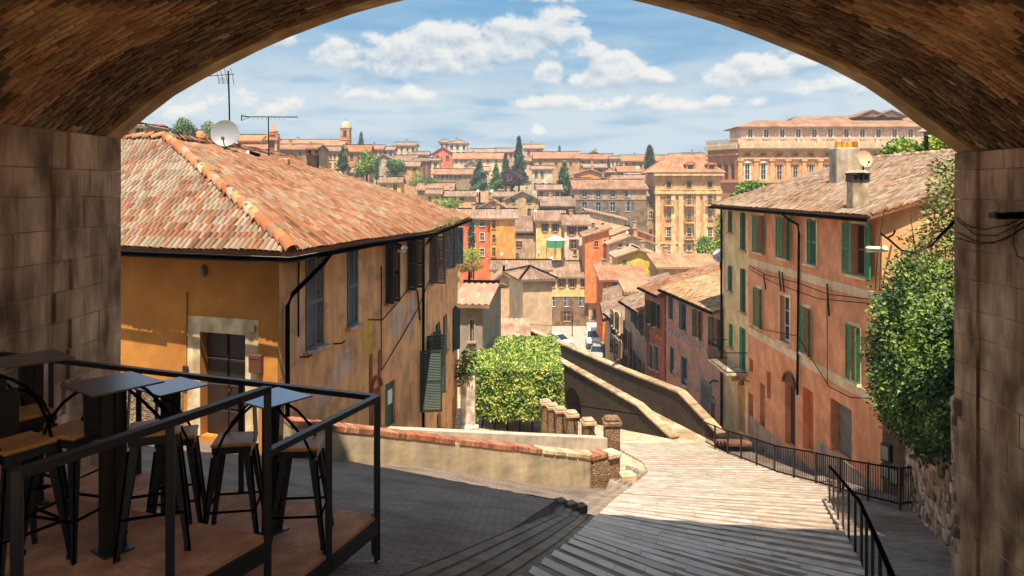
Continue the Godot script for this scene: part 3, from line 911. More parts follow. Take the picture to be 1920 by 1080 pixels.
func build_left_house() -> void:
	var A := Vector2(-5.15, 16.5)
	var B := Vector2(-3.05, 23.9)
	var C := Vector2(-2.55, 35.0)
	var L := Vector2(-13.2, 19.35)
	var t := thing("ochre_house", "long ochre house with tiled hip roof and peeling plaster, left of the lane", "house", V(-5.1, -9.5, 16.3))
	var wm := mat("e8b27c", "old")
	var wf := mat("c28438", "clean")
	var dark := mat("12100e", "plain", 0.9)
	# --- the gable side towards the square
	var door := on_wall(L, A, [376, 461, 625, 822])
	var f := facade(t, L, A, -9.5, -1.22, [door], wf, 0.3)
	var b := lb()
	var ls := L.distance_to(A)
	# door of dark boards in a pale stone frame
	var dm := mat("2b1a12", "wood", 0.6)
	var dr := obj("door", lb(), dm, t)
	dr.transform = f * Transform3D(Basis(), Vector3(door[0], door[2], -0.22))
	var dw: float = door[1] - door[0]
	var dh: float = door[3] - door[2]
	for i in 2:
		for j in 4:
			b = lb()
			b.cbox(Vector3(dw * (0.25 + 0.5 * i), dh * (0.125 + 0.25 * j), 0.01), Vector3(dw * 0.46, dh * 0.23, 0.05), 0.015)
			obj("door_panel", b, dm, dr)
	b = lb(); b.box(Vector3(dw * 0.5, dh * 0.5, -0.04), Vector3(dw, dh, 0.05)); obj("door_leaf", b, mat("23150f", "wood", 0.6), dr)
	b = lb(); b.tube([Vector3(dw * 0.55, dh * 0.45, 0.03), Vector3(dw * 0.55, dh * 0.45, 0.09)], 0.03, 8); obj("door_knob", b, mat("8a7a50", "plain", 0.35, 0.9), dr)
	b = lb(); b.x = f
	surround(b, door, 0.36, 0.02, false)
	obj("stone_door_frame", b, mat("d8c7a2", "plaster"), t)
	# white base, shallow panel at the left, name plate, bell, letter box, wall lamp
	b = lb(); b.x = f
	var wbx := on_wall(L, A, [200, 344, 728, 840])
	b.box(Vector3((wbx[0] - 4 + wbx[1]) * 0.5, (wbx[3] - 9.0) * 0.5 + 0.0, 0.02), Vector3(wbx[1] - wbx[0] + 4, wbx[3] + 9.0, 0.05))
	obj("whitewashed_base", b, mat("d9cfbf", "stone"), t)
	b = lb(); b.x = f
	var r := on_wall(L, A, [316, 344, 472, 727])
	var r2 := on_wall(L, A, [462, 516, 472, 727])
	b.box(Vector3((r[0] + ls) * 0.5, -1.8, 0.02), Vector3(ls - r[0], 1.15, 0.05))
	b.box(Vector3((r[0] + door[0] - 0.37) * 0.5, (-2.375 + r[2]) * 0.5, 0.02), Vector3(door[0] - 0.37 - r[0], -2.375 - r[2], 0.05))
	b.box(Vector3((door[1] + 0.37 + ls) * 0.5, (-2.375 + r2[2]) * 0.5, 0.02), Vector3(ls - door[1] - 0.37, -2.375 - r2[2], 0.05))
	obj("raised_plaster", b, wf, t)
	r = on_wall(L, A, [346, 358, 684, 699])
	b = lb(); b.x = f
	b.cbox(Vector3((r[0] + r[1]) * 0.5, (r[2] + r[3]) * 0.5, 0.07), Vector3(0.15, 0.17, 0.05), 0.01)
	obj("door_bell", b, mat("2a2724", "plain", 0.4), t)
	r = on_wall(L, A, [474, 497, 663, 697])
	b = lb(); b.x = f
	b.cbox(Vector3((r[0] + r[1]) * 0.5, (r[2] + r[3]) * 0.5, 0.10), Vector3(r[1] - r[0], r[3] - r[2], 0.12), 0.015)
	b.box(Vector3((r[0] + r[1]) * 0.5, r[3] - 0.07, 0.165), Vector3(r[1] - r[0] - 0.06, 0.03, 0.012))
	obj("letter_box", b, mat("5b3424", "plain", 0.5), t)
	r = on_wall(L, A, [468, 482, 608, 622])
	b = lb(); b.x = f
	b.cbox(Vector3((r[0] + r[1]) * 0.5, (r[2] + r[3]) * 0.5, 0.055), Vector3(0.16, 0.16, 0.02), 0.004)
	obj("house_number_plate", b, mat("b9a888", "plain", 0.4), t)
	r = on_wall(L, A, [379, 393, 495, 520])
	b = lb()
	b.lathe(Vector3.ZERO, [Vector2(0.0, 0.12), Vector2(0.06, 0.11), Vector2(0.10, 0.05), Vector2(0.11, 0.0)], 12)
	var lampo := obj("wall_lamp", b, mat("6f675a", "plain", 0.3), t)
	lampo.transform = f * Transform3D(Basis(Vector3.RIGHT, PI / 2) * Basis.from_scale(Vector3(0.9, 1, 1.4)), Vector3((r[0] + r[1]) * 0.5, (r[2] + r[3]) * 0.5, 0.045))
	# --- the long side down the lane
	var near := [[573, 608, 477, 652], [651, 672, 462, 610], [723, 738, 456, 566], [764, 780, 447, 541]]
	var far := [[800, 819, 441, 528], [829, 838, 432, 503], [847, 857, 427, 494]]
	var hn := []
	var hf := []
	for w in near: hn.append(on_wall(A, B, w + [1.3]))
	for w in far: hf.append(on_wall(B, C, w + [1.1]))
	var ln := [on_wall(A, B, [722, 741, 716, 800, 1.1]), on_wall(A, B, [697, 709, 728, 806, 1.0])]
	var lf := [on_wall(B, C, [801, 812, 628, 735, 1.05]), on_wall(B, C, [817, 824, 607, 690, 1.05]), on_wall(B, C, [831, 837, 592, 658, 1.05]), on_wall(B, C, [846, 856, 577, 653, 1.05]), on_wall(B, C, [817, 829, 772, 810, 1.05]), on_wall(B, C, [847, 854, 742, 815, 1.05])]
	var f1 := facade(t, A, B, -9.5, -1.22, hn + ln, wm, 0.22)
	var f2 := facade(t, B, C, -10.5, -1.22, hf + lf, wm, 0.22)
	b = nb()   # the sides nobody sees from here
	var D := Vector2(-14, 38)
	for q in [[C, D], [D, L]]:
		b.quado(V(q[0].x, -10, q[0].y), V(q[1].x, -10, q[1].y), V(q[1].x, -1.2, q[1].y), V(q[0].x, -1.2, q[0].y), V(-1 if q[0] == D else 0, 0, 1 if q[0] == C else 0))
	obj("back_wall", b, wm, t)
	var glass := mat("20262a", "plain", 0.12)
	var brown := mat("5a3320", "wood", 0.6)
	var grey := mat("6c6c6c", "paint")
	var gblue := mat("596a70", "paint")
	var green := mat("1e3a2c", "paint")
	for h in hn: glazing(t, f1, h, brown, glass)
	for h in hf + lf.slice(0, 5): glazing(t, f2, h, brown, glass)
	leaves_on(t, f1, hn[0], grey, 2, 2, true, -0.01)
	leaves_on(t, f1, hn[1], gblue, 2, 2, true, -0.01)
	leaves_on(t, f1, hn[2], mat("2b362f", "paint"), 100, 62)
	leaves_on(t, f1, hn[3], mat("26362d", "paint"), 105, 72)
	leaves_on(t, f2, hf[0], grey, 95, 20)
	leaves_on(t, f2, hf[1], grey, 35, 45)
	leaves_on(t, f2, hf[2], gblue, 35, 40)
	leaves_on(t, f2, lf[0], green, 165, 160)
	leaves_on(t, f2, lf[1], green, 4, 4)
	leaves_on(t, f2, lf[2], grey, 4, 4)
	leaves_on(t, f2, lf[3], green, 25, 20)
	# tall shutter pair that swings out over the lane
	var big := on_wall(B, C, [785, 797, 650, 764])
	leaf(t, f2 * Transform3D(Basis(Vector3.UP, -deg_to_rad(78)), Vector3(big[0] + 0.1, big[2], 0.03)), 0.72, big[3] - big[2], green, false)
	leaf(t, f2 * Transform3D(Basis(Vector3.UP, -deg_to_rad(66)), Vector3(big[1] + 0.25, big[2] + 0.2, 0.03)), 0.66, big[3] - big[2], green, false)
	# green door and the arched doorway
	b = lb(); b.x = f1
	b.box(Vector3((ln[0][0] + ln[0][1]) * 0.5, (ln[0][2] + ln[0][3]) * 0.5, -0.1), Vector3(ln[0][1] - ln[0][0], ln[0][3] - ln[0][2], 0.06))
	obj("green_door", b, mat("2f5a48", "paint"), t)
	b = lb(); b.x = f1
	b.cbox(Vector3((ln[0][0] + ln[0][1]) * 0.5 + 0.1, ln[0][2] + 0.85, -0.06), Vector3(0.3, 0.42, 0.02), 0.003)
	obj("paper_notice", b, mat("e4e2dc", "plain", 0.8), t)
	b = lb(); b.x = f1
	b.box(Vector3((ln[1][0] + ln[1][1]) * 0.5, (ln[1][2] + ln[1][3]) * 0.5, -0.18), Vector3(ln[1][1] - ln[1][0], ln[1][3] - ln[1][2], 0.05))
	obj("arched_door", b, mat("3a2014", "wood", 0.6), t)
	b = lb(); b.x = f1
	var cx: float = (ln[1][0] + ln[1][1]) * 0.5
	var rr: float = (ln[1][1] - ln[1][0]) * 0.5 + 0.1
	for i in 9:
		var a0 := PI * i / 9
		var a1 := PI * (i + 1) / 9
		var p0 := Vector3(cx + cos(a0) * rr, ln[1][3] + sin(a0) * rr * 1.1, 0.015)
		var p1 := Vector3(cx + cos(a1) * rr, ln[1][3] + sin(a1) * rr * 1.1, 0.015)
		b.bar(p0, p1, 0.17, 0.06)
	for sx in [ln[1][0] - 0.08, ln[1][1] + 0.08]: b.box(Vector3(sx, ln[1][2] + 1.0, 0.0), Vector3(0.16, 2.4, 0.05))
	obj("brick_door_arch", b, mat("9c5a35", "plaster"), t)
	# sills and iron pegs
	for h in hn.slice(0, 4):
		b = lb(); b.x = f1
		b.cbox(Vector3((h[0] + h[1]) * 0.5, h[2] - 0.035, 0.05), Vector3(h[1] - h[0] + 0.2, 0.07, 0.2), 0.01)
		obj("window_sill", b, mat("b9aa94", "plaster"), t)
	for h in hf + lf:
		b = lb(); b.x = f2
		b.cbox(Vector3((h[0] + h[1]) * 0.5, h[2] - 0.035, 0.05), Vector3(h[1] - h[0] + 0.2, 0.07, 0.2), 0.01)
		obj("window_sill", b, mat("b9aa94", "plaster"), t)
	for s in [hn[0][0] - 0.25, hn[0][1] + 0.45]:
		b = lb(); b.x = f1
		b.tube([Vector3(s, hn[0][2] - 0.08, 0), Vector3(s, hn[0][2] - 0.06, 0.22), Vector3(s + 0.1, hn[0][2] - 0.02, 0.26)], 0.02, 5)
		obj("iron_peg", b, mat("1c1714", "plain", 0.6), t)
	# patches where paint has gone: thin coats of older plaster
	var patch := [[690, 640, 0.9, 1.5, "c9a24a"], [640, 690, 1.2, 1.0, "c2a58a"], [745, 600, 1.0, 1.6, "b8a494"], [560, 620, 0.7, 1.7, "c7a184"], [610, 735, 1.4, 0.8, "b99d84"], [770, 590, 0.7, 1.8, "b5a090"]]
	for p in patch:
		b = lb(); b.x = f1
		var tt := along(A, B, p[0])
		var s := tt * A.distance_to(B)
		var y: float = (HY - p[1]) / F * lerpf(A.y, B.y, tt)
		var pts := []
		for i in 14:
			var a := TAU * i / 14
			var q := rf(0.6, 1.15)
			pts.append(Vector3(s + cos(a) * p[2] * 0.5 * q, y + sin(a) * p[3] * 0.5 * q, 0.006))
		for i in 14: b.tri(Vector3(s, y, 0.009), pts[i], pts[(i + 1) % 14])
		obj("plaster_patch", b, mat(p[4], "old"), t)
	# pipes and cables on the wall
	var iron := mat("2a1d18", "plain", 0.5)
	var fz := func(ff: Transform3D, s: float, y: float, z: float) -> Vector3: return ff * Vector3(s, y, z) + org
	pipe(t, [fz.call(f1, 1.55, -1.35, 0.55), fz.call(f1, 1.2, -1.75, 0.4), fz.call(f1, 0.35, -2.35, 0.13), fz.call(f1, 0.18, -2.6, 0.10), fz.call(f1, 0.18, -6.2, 0.10)], 0.055, iron)
	var d2: float = along(B, C, 788) * B.distance_to(C)
	pipe(t, [fz.call(f2, d2 + 0.8, -1.35, 0.5), fz.call(f2, d2 + 0.3, -1.75, 0.2), fz.call(f2, d2, -1.95, 0.10), fz.call(f2, d2, -9.0, 0.10)], 0.05, iron)
	pipe(t, [fz.call(f1, 0.75, -1.4, 0.03), fz.call(f1, 0.75, -3.4, 0.03)], 0.018, iron, "cable")
	var l1 := A.distance_to(B)
	pipe(t, [fz.call(f1, l1 * along(A, B, 690), -3.6, 0.02), fz.call(f1, l1 * along(A, B, 716), -3.75, 0.02), fz.call(f1, l1 * along(A, B, 745), -3.4, 0.02), fz.call(f1, l1 * along(A, B, 776), -2.9, 0.02)], 0.014, iron, "cable")
	pipe(t, [fz.call(f1, l1 * along(A, B, 714), -2.2, 0.02), fz.call(f1, l1 * along(A, B, 714), -5.2, 0.02), fz.call(f1, l1 * along(A, B, 752), -4.5, 0.02), fz.call(f1, l1 * 0.99, -3.9, 0.02), fz.call(f2, 3.0, -3.1, 0.02), fz.call(f2, 9.5, -2.6, 0.02)], 0.016, iron, "cable")
	b = nb()
	b.bar(fz.call(f1, l1 * along(A, B, 778), -2.9, 0.06), fz.call(f1, l1 * along(A, B, 784), -4.2, 0.06), 0.05, 0.05)
	b.bar(fz.call(f2, 4.6, -2.2, 0.06), fz.call(f2, 4.9, -3.0, 0.06), 0.05, 0.05)
	obj("iron_tie", b, iron, t)
	# small street lamp on the wall
	var lp: Vector3 = fz.call(f1, l1 * along(A, B, 712), -1.63, 0.0)
	b = nb()
	b.tube([lp, lp + Vector3(0.25, 0.12, 0), lp + Vector3(0.6, 0.06, 0.0)], 0.03, 6)
	b.lathe(lp + Vector3(0.62, -0.08, 0), [Vector2(0.0, 0.14), Vector2(0.12, 0.12), Vector2(0.2, 0.02), Vector2(0.2, 0.0)], 12)
	obj("lane_lamp", b, mat("3a332d", "plain", 0.5), t)
	b = nb()
	b.lathe(lp + Vector3(0.62, -0.1, 0), [Vector2(0.15, 0.02), Vector2(0.12, -0.06), Vector2(0.0, -0.09)], 12)
	obj("lamp_glass", b, mat("d8d6cc", "plain", 0.2), t)
	# --- roof
	var EC := Vector2(-4.55, 15.4)
	var E := [EC, Vector2(-3.42, 20.6), Vector2(-2.55, 23.6), Vector2(-1.98, 34.7)]
	var R0 := Vector2(-10.2, 22.0)
	var R1 := Vector2(-10.6, 37.0)
	var y0 := -1.29
	var rise := 2.75
	var el := [0.0]
	var en := []
	for i in 3: el.append(el[i] + E[i].distance_to(E[i + 1]))
	for i in 4:
		var q: Vector2 = (E[mini(i + 1, 3)] - E[maxi(i - 1, 0)]).normalized()
		en.append(Vector2(-q.y, q.x))
	var col := func(s: float) -> Array:       # foot, inward direction, run to the ridge line, share of it inside the hip
		var i := 0
		while i < 2 and s > el[i + 1]: i += 1
		var f0: float = clampf((s - el[i]) / (el[i + 1] - el[i]), 0, 1)
		var p: Vector2 = E[i].lerp(E[i + 1], f0)
		var nn: Vector2 = en[i].lerp(en[i + 1], f0).normalized()
		var rd := R1 - R0
		var run: float = (R0 - p).cross(rd) / nn.cross(rd)
		var hd := R0 - EC
		var cr := nn.cross(hd)
		var hr: float = (EC - p).cross(hd) / cr if absf(cr) > 1e-4 else 99.0
		if hr < 0.0 or hr > run: hr = run
		return [p, nn, run, hr]
	var list := []
	var pt := func(c: Array, q: float) -> Vector3:
		var g: Vector2 = c[0] + c[1] * q
		return V(g.x, y0 + rise * q / c[2], g.y)
	var s := 0.1
	while s < el[3]:
		var c: Array = col.call(s)
		var a: Vector3 = pt.call(c, 0.0)
		var z: Vector3 = pt.call(c, c[3])
		var dn: Vector3 = (a - pt.call(c, 1.0)).normalized()
		var ex: Vector3 = Vector3.UP.cross(dn).normalized()
		var up: Vector3 = dn.cross(ex)
		var n := int(a.distance_to(z) / 0.265 + 0.6)
		for j in n:
			list.append(tile_frame(a - dn * (0.265 * (j + 0.4) + 0.02 * sin(j * 3.1) + rf(-0.008, 0.008)) + up * (0.04 + 0.02 * sin(s * 0.7) + 0.012 * sin(s * 2.3 + j)), ex, dn, up))
		s += 0.155 + rf(-0.006, 0.006)
	var roof := obj("roof", lb(), mat("7d5138", "roof"), t)
	lay_tiles(roof, list, PAL_ORANGE, 0.12, 150)
	# front slope
	var ef := Vector2(-0.936, 0.352)
	var nf := Vector2(0.352, 0.936)
	var sR := (R0 - EC).dot(ef)
	var Df := (R0 - EC).dot(nf)
	list = []
	s = 0.12
	var upf := V(nf.x * Df, rise, nf.y * Df).normalized()
	var exf := V(-ef.x, 0, -ef.y)
	var nn3 := exf.cross(upf).normalized()
	if nn3.y < 0: nn3 = -nn3
	var sl := sqrt(Df * Df + rise * rise)
	while s < 9.5:
		var fr := minf(1.0, s / sR)
		var n := int(sl * fr / 0.265 + 0.5)
		for j in n:
			var p := V(EC.x + ef.x * s, y0, EC.y + ef.y * s) + upf * (0.265 * (j + 0.4) + 0.02 * sin(s * 1.3 + j) + rf(-0.012, 0.012)) + nn3 * (0.045 + 0.015 * sin(s * 1.9 + j * 0.8))
			list.append(tile_frame(p, exf, -upf, nn3))
		s += 0.155 + rf(-0.01, 0.01)
	lay_tiles(roof, list, PAL_OLD, 0.62, 150)
	# boards under the tiles
	b = nb()
	var prev: Array = []
	for i in 41:
		var c: Array = col.call(el[3] * i / 40.0)
		if prev:
			var q := [pt.call(prev, -0.02), pt.call(c, -0.02), pt.call(c, c[3]), pt.call(prev, prev[3])]
			b.slab(q[0], q[1], q[2], q[3], 0.09)
		prev = c
	var fe := func(s1: float, q: float) -> Vector3:
		var g := EC + ef * s1 + nf * (Df * q)
		return V(g.x, y0 + rise * q, g.y)
	b.slab(fe.call(sR, 0), fe.call(0, 0), fe.call(0.001, 0.0005), fe.call(sR, 1), 0.09)
	b.slab(fe.call(9.5, 0), fe.call(sR, 0), fe.call(sR, 1), fe.call(9.5, 1), 0.09)
	# the slope behind the ridge
	b.slab(V(R0.x, 1.44, R0.y), V(R1.x, 1.44, R1.y), V(-15, -0.3, 38), V(-15, -0.3, 22), 0.09)
	obj("roof_deck", b, mat("8a5a3d", "roof"), roof)
	var hot := ["d58a58", "da9a6a", "c97a4c", "d6b698", "c99c7a"]
	ridge_run(roof, V(EC.x, y0 + 0.05, EC.y), V(R0.x, 1.52, R0.y), hot, "hip_tile")
	ridge_run(roof, V(R1.x, 1.49, R1.y), V(R0.x, 1.53, R0.y), hot)
	var fl := fe.call(9.5, 1) as Vector3
	ridge_run(roof, fl + Vector3(0, 0.06, 0), V(R0.x, 1.53, R0.y), hot)
	# board that closes the eaves behind the gutter
	b = nb()
	var fp := []
	for i in range(9, -1, -1): fp.append(fe.call(i, 0.012))
	for i in range(1, 21): fp.append(pt.call(col.call(el[3] * i / 20.0), 0.05))
	for i in fp.size() - 1:
		b.quado(fp[i] + Vector3(0, 0.03, 0), fp[i + 1] + Vector3(0, 0.03, 0), fp[i + 1] + Vector3(0, -0.2, 0), fp[i] + Vector3(0, -0.2, 0), Vector3(0.5, 0, 1))
	obj("fascia", b, mat("5a4030", "paint"), t)
	# gutters
	var gm := mat("3c322c", "plain", 0.45)
	b = nb()
	var gp := []
	for i in range(9, -1, -1): gp.append(fe.call(i, -0.02) + Vector3(0, -0.12, 0))
	for i in range(1, 21): gp.append(pt.call(col.call(el[3] * i / 20.0), -0.08) + Vector3(0, -0.12, 0))
	b.tube(gp, 0.058, 8)
	obj("gutter", b, gm, t)
	b = nb()
	var cp := []
	for p in gp.slice(0, 22): cp.append(p + Vector3(0.05, 0.085, 0.06))
	b.tube(cp, 0.011, 5)
	obj("gutter_cable", b, mat("d9d5cb", "plain", 0.5), t)
	# tufts of dry weed in the far gutter
	var tx := []
	var tc := []
	for i in 420:
		var c: Array = col.call(el[3] * lerpf(0.42, 0.78, pow(rng.randf(), 0.7)))
		var p: Vector3 = pt.call(c, rf(-0.15, 0.12)) - org
		tx.append(Transform3D(Basis.from_euler(Vector3(rf(-0.8, 0.8), rf(0, TAU), rf(-0.8, 0.8))).scaled(Vector3.ONE * rf(0.5, 1.3)), p + Vector3(0, rf(-0.02, 0.05), 0)))
		tc.append(lin("8f7a35").lerp(lin("5f6a2c"), rng.randf()))
	var blade := lb()
	blade.tri(Vector3(-0.012, 0, 0), Vector3(0.012, 0, 0), Vector3(0.02, 0.2, 0.03))
	many("weeds", blade.mesh(), mat("ffffff", "leaf"), t, tx, tc)

func build_right_house() -> void:
	var K := Vector2(10.9, 22.0)
	var Q := Vector2(10.66, 33.7)
	var Y := Vector2(10.58, 37.4)
	var t := thing("orange_house", "orange house with green shutters and pale tiled roof, right of the stepped ramp", "house", V(10.9, -8.2, 22))
	var wm := mat("f5aa7c", "clean")
	var open := [[1420, 1431, 404, 474], [1466, 1480, 408, 485], [1514, 1531, 412, 496], [1597, 1626, 420, 518], [1420, 1428, 541, 613], [1463, 1481, 556, 641], [1507, 1519, 577, 664], [1596, 1611, 612, 716]]
	var doors := [[1403, 1412, 738, 818], [1425, 1434, 720, 823], [1472, 1491, 722, 838], [1505, 1525, 730, 846], [1557, 1597, 757, 858], [1438, 1445, 697, 748], [1405, 1412, 673, 698]]
	var ho := []
	var dh := []
	for w in open: ho.append(on_wall(Q, K, w))
	for w in doors: dh.append(on_wall(Q, K, w))
	var f := facade(t, Q, K, -13.5, -0.72, ho + dh, wm, 0.28)
	var l := Q.distance_to(K)
	var cream := mat("ead2ac", "clean")
	var green := mat("2f8f68", "paint")
	var green2 := mat("358c6c", "paint")
	var glass := mat("1d2224", "plain", 0.12)
	var white := mat("d8d4c8", "paint")
	var b := lb()
	for k in [0, 1, 2, 3, 4, 5, 6, 7]:
		b = lb(); b.x = f
		surround(b, ho[k], 0.13)
		obj("window_surround", b, cream, t)
	for py in [[547, 0.30], [741, 0.34]]:
		b = lb(); b.x = f
		var y: float = (HY - py[0]) / F * 22.4
		b.box(Vector3(l * 0.5, y - 0.16, 0.006), Vector3(l, py[1], 0.03))
		obj("string_course", b, cream, t)
	b = lb(); b.x = f
	b.box(Vector3(l * 0.5, -9.6, 0.012), Vector3(l, 4.0, 0.02))
	for i in ho.size(): glazing(t, f, ho[i], white if i == 5 else mat("8c6b4a", "wood", 0.6), glass, 0.2, 2 if i == 5 else 1)
	leaves_on(t, f, ho[0], green2, 165, 160, false)
	leaves_on(t, f, ho[1], green, 165, 150, false)
	leaves_on(t, f, ho[2], mat("4d8063", "paint"), 3, 3, true, 0.0)
	leaves_on(t, f, ho[3], green, 172, 168, true)
	leaves_on(t, f, ho[4], green2, 160, 150, false)
	leaves_on(t, f, ho[6], green, 165, 150, false)
	leaves_on(t, f, ho[7], green, 168, 140, true)
	# ground floor: timber doors, a grey door and deep openings
	var dn := ["timber_door", "timber_door", "timber_door", "shadowed_doorway", "grey_door", "small_window", "wall_hatch"]
	var dc := ["4a3226", "241a16", "2c1d16", "c2663a", "6a6a66", "3a2a22", "8c4a2c"]
	for i in 7:
		b = lb(); b.x = f
		var h: Array = dh[i]
		var x0: float = h[0]
		if i == 4: x0 = lerpf(h[0], h[1], 0.15)
		b.box(Vector3((x0 + h[1]) * 0.5, (h[2] + h[3]) * 0.5, -0.26), Vector3(h[1] - x0, h[3] - h[2], 0.05))
		if i in [0, 1, 2, 4]:
			for j in 3: b.cbox(Vector3((x0 + h[1]) * 0.5, lerpf(h[2], h[3], (j + 0.5) / 3), -0.235), Vector3((h[1] - x0) * 0.7, (h[3] - h[2]) * 0.26, 0.03), 0.01)
		obj(dn[i], b, mat(dc[i], "paint"), t)
	b = lb(); b.x = f
	var h2: Array = dh[2]
	var rc: float = (h2[0] + h2[1]) * 0.5
	var rr: float = (h2[1] - h2[0]) * 0.5
	for i in 8:
		var a0 := PI * i / 8
		var a1 := PI * (i + 1) / 8
		b.bar(Vector3(rc + cos(a0) * (rr + 0.08), h2[3] + sin(a0) * (rr + 0.08) * 0.8, 0.02), Vector3(rc + cos(a1) * (rr + 0.08), h2[3] + sin(a1) * (rr + 0.08) * 0.8, 0.02), 0.16, 0.08)
		b.tri(Vector3(rc, h2[3], 0.012), Vector3(rc + cos(a0) * rr, h2[3] + sin(a0) * rr * 0.8, 0.012), Vector3(rc + cos(a1) * rr, h2[3] + sin(a1) * rr * 0.8, 0.012))
	obj("door_arch", b, mat("6a3a28", "paint"), t)
	b = lb(); b.x = f
	b.box(Vector3(l * 0.32, -11.2, 0.012), Vector3(l * 0.6, 2.2, 0.03))
	b.box(Vector3(l * 0.80, -9.6, 0.010), Vector3(l * 0.36, 1.5, 0.03))
	obj("grey_wall_base", b, mat("a08d80", "old"), t)
	# iron hooks and wires strung along the wall
	var iron := mat("2a1f1b", "plain", 0.6)
	var wy := func(px: float, py: float) -> Vector3:
		var k := along(Q, K, px)
		return f * Vector3(k * l, (HY - py) / F * lerpf(Q.y, K.y, k), 0.1) + org
	for q in [[1436, 512, 543], [1465, 508, 545], [1471, 510, 548], [1556, 532, 592]]:
		b = nb()
		b.bar(wy.call(q[0], q[1]), wy.call(q[0] + 4, q[2]), 0.05, 0.05)
		obj("iron_hook", b, iron, t)
	var wires := [[[1408, 498], [1440, 515], [1500, 530], [1560, 552], [1650, 562]], [[1408, 503], [1450, 528], [1540, 560], [1648, 570]], [[1408, 612], [1500, 630], [1560, 725], [1600, 745], [1652, 748]], [[1556, 545], [1557, 722]]]
	for w in wires:
		var pts := []
		for p in w: pts.append(wy.call(p[0], p[1]))
		pipe(t, pts, 0.014, iron, "wall_cable")
	pipe(t, [wy.call(1478, 402) + Vector3(-0.3, 0.15, 0), wy.call(1484, 412), wy.call(1501, 421), wy.call(1503, 440), wy.call(1500, 740)], 0.05, mat("4a2c20", "plain", 0.5))
	var lk: Vector3 = wy.call(1411, 716)
	b = nb()
	b.tube([lk, lk + Vector3(-0.35, 0.1, 0)], 0.02, 5)
	b.lathe(lk + Vector3(-0.4, -0.12, 0), [Vector2(0.0, 0.2), Vector2(0.1, 0.16), Vector2(0.14, 0.0), Vector2(0.0, -0.02)], 10)
	obj("door_lamp", b, iron, t)
	# gable end towards the ramp
	b = nb()
	b.quado(V(10.9, -9, 22), V(18, -9, 21.6), V(18, 1.2, 21.6), V(10.9, -0.72, 22), V(0, 0, -1))
	b.quado(V(18, -9, 21.6), V(18, -9, 37.4), V(18, 1.2, 37.4), V(18, 1.2, 21.6), V(1, 0, 0))
	b.quado(V(10.6, -13, 37.4), V(18, -9, 37.4), V(18, 1.2, 37.4), V(10.6, -0.72, 37.4), V(0, 0, 1))
	obj("gable_wall", b, mat("ecb27c", "clean"), t)
	# roof
	var O := V(10.42, -0.78, 21.72)
	var ex := V(-0.33, 0, 16.2).normalized()
	var up := V(7.08, 2.2, 0).normalized()
	var roof := obj("roof", lb(), mat("7d5138", "roof"), t)
	var list := plane_tiles(O, ex, up, 16.2, 7.4)
	lay_tiles(roof, list, PAL_PALE, 0.25, 260)
	b = nb()
	b.slab(O, O + up * 7.4, O + up * 7.4 + ex * 16.2, O + ex * 16.2, 0.1)
	b.slab(O + up * 7.4, V(24, -0.6, 21.3), V(24, -0.6, 37.8), O + up * 7.4 + ex * 16.2, 0.1)
	obj("roof_deck", b, mat("8a5a3d", "roof"), roof)
	ridge_run(roof, O + up * 7.4, O + up * 7.4 + ex * 16.2, ["c9a184", "b98662", "d8c0a4"])
	# a raised seam of tiles that crosses the slope, and the verge
	ridge_run(roof, O + ex * 4.6 + up * 2.6, O + ex * 4.2 + up * 7.3, ["c9a184", "b58a68", "d8c0a4"], "seam_tile", 0.62)
	ridge_run(roof, O + up * 0.1 + ex * 0.08, O + up * 7.3 + ex * 0.08, ["b98a66", "c9a184", "a9764f"], "verge_tile", 0.62)
	b = nb()
	b.tube([O + Vector3(-0.06, -0.12, 0.05), O + ex * 16.2 + Vector3(-0.06, -0.12, 0)], 0.062, 8)
	obj("gutter", b, mat("3a2c26", "plain", 0.5), t)
	# dry weeds round the chimney foot
	var blade := lb()
	blade.tri(Vector3(-0.012, 0, 0), Vector3(0.012, 0, 0), Vector3(0.02, 0.2, 0.03))
	var tx := []
	var tc := []
	for i in 260:
		var p := O + ex * (3.2 + rf(-0.9, 0.7)) + up * (0.5 + rf(-0.4, 0.6)) - org
		tx.append(Transform3D(Basis.from_euler(Vector3(rf(-0.9, 0.9), rf(0, TAU), rf(-0.9, 0.9))).scaled(Vector3.ONE * rf(0.5, 1.2)), p))
		tc.append(lin("a9713a").lerp(lin("8a7a3a"), rng.randf()))
	many("weeds", blade.mesh(), mat("ffffff", "leaf"), t, tx, tc)

	# the narrow yellow house that leans on it
	t = thing("yellow_house", "narrow yellow house with slim green shutters and an iron balcony, beyond the orange house", "house", V(10.6, -12, 35.5))
	var wn := [[1366, 1373, 396, 435], [1389, 1398, 399, 468], [1366, 1373, 499, 545], [1389, 1398, 504, 584], [1368, 1374, 608, 650], [1388, 1398, 615, 694]]
	var hy := []
	for w in wn: hy.append(on_wall(Y, Q, w))
	var bd := on_wall(Y, Q, [1383, 1397, 722, 815])
	var f2 := facade(t, Y, Q, -14.5, -0.72, hy + [bd], mat("f5d6a2", "clean"), 0.25)
	for h in hy: glazing(t, f2, h, mat("8c6b4a", "wood", 0.6), glass, 0.2)
	for i in 6: leaves_on(t, f2, hy[i], mat(["3d6a50", "35604a", "3d6a50", "35604a", "2a9060", "2a8a5c"][i], "paint"), 2, 2, false, 0.0)
	b = lb(); b.x = f2
	for h in hy:
		b = lb(); b.x = f2
		b.cbox(Vector3((h[0] + h[1]) * 0.5, h[2] - 0.05, 0.04), Vector3(h[1] - h[0] + 0.25, 0.08, 0.16), 0.01)
		obj("window_sill", b, mat("b9a88a", "plaster"), t)
	b = lb(); b.x = f2
	b.box(Vector3((bd[0] + bd[1]) * 0.5, (bd[2] + bd[3]) * 0.5, -0.2), Vector3(bd[1] - bd[0], bd[3] - bd[2], 0.05))
	obj("door", b, mat("c9a86a", "paint"), t)
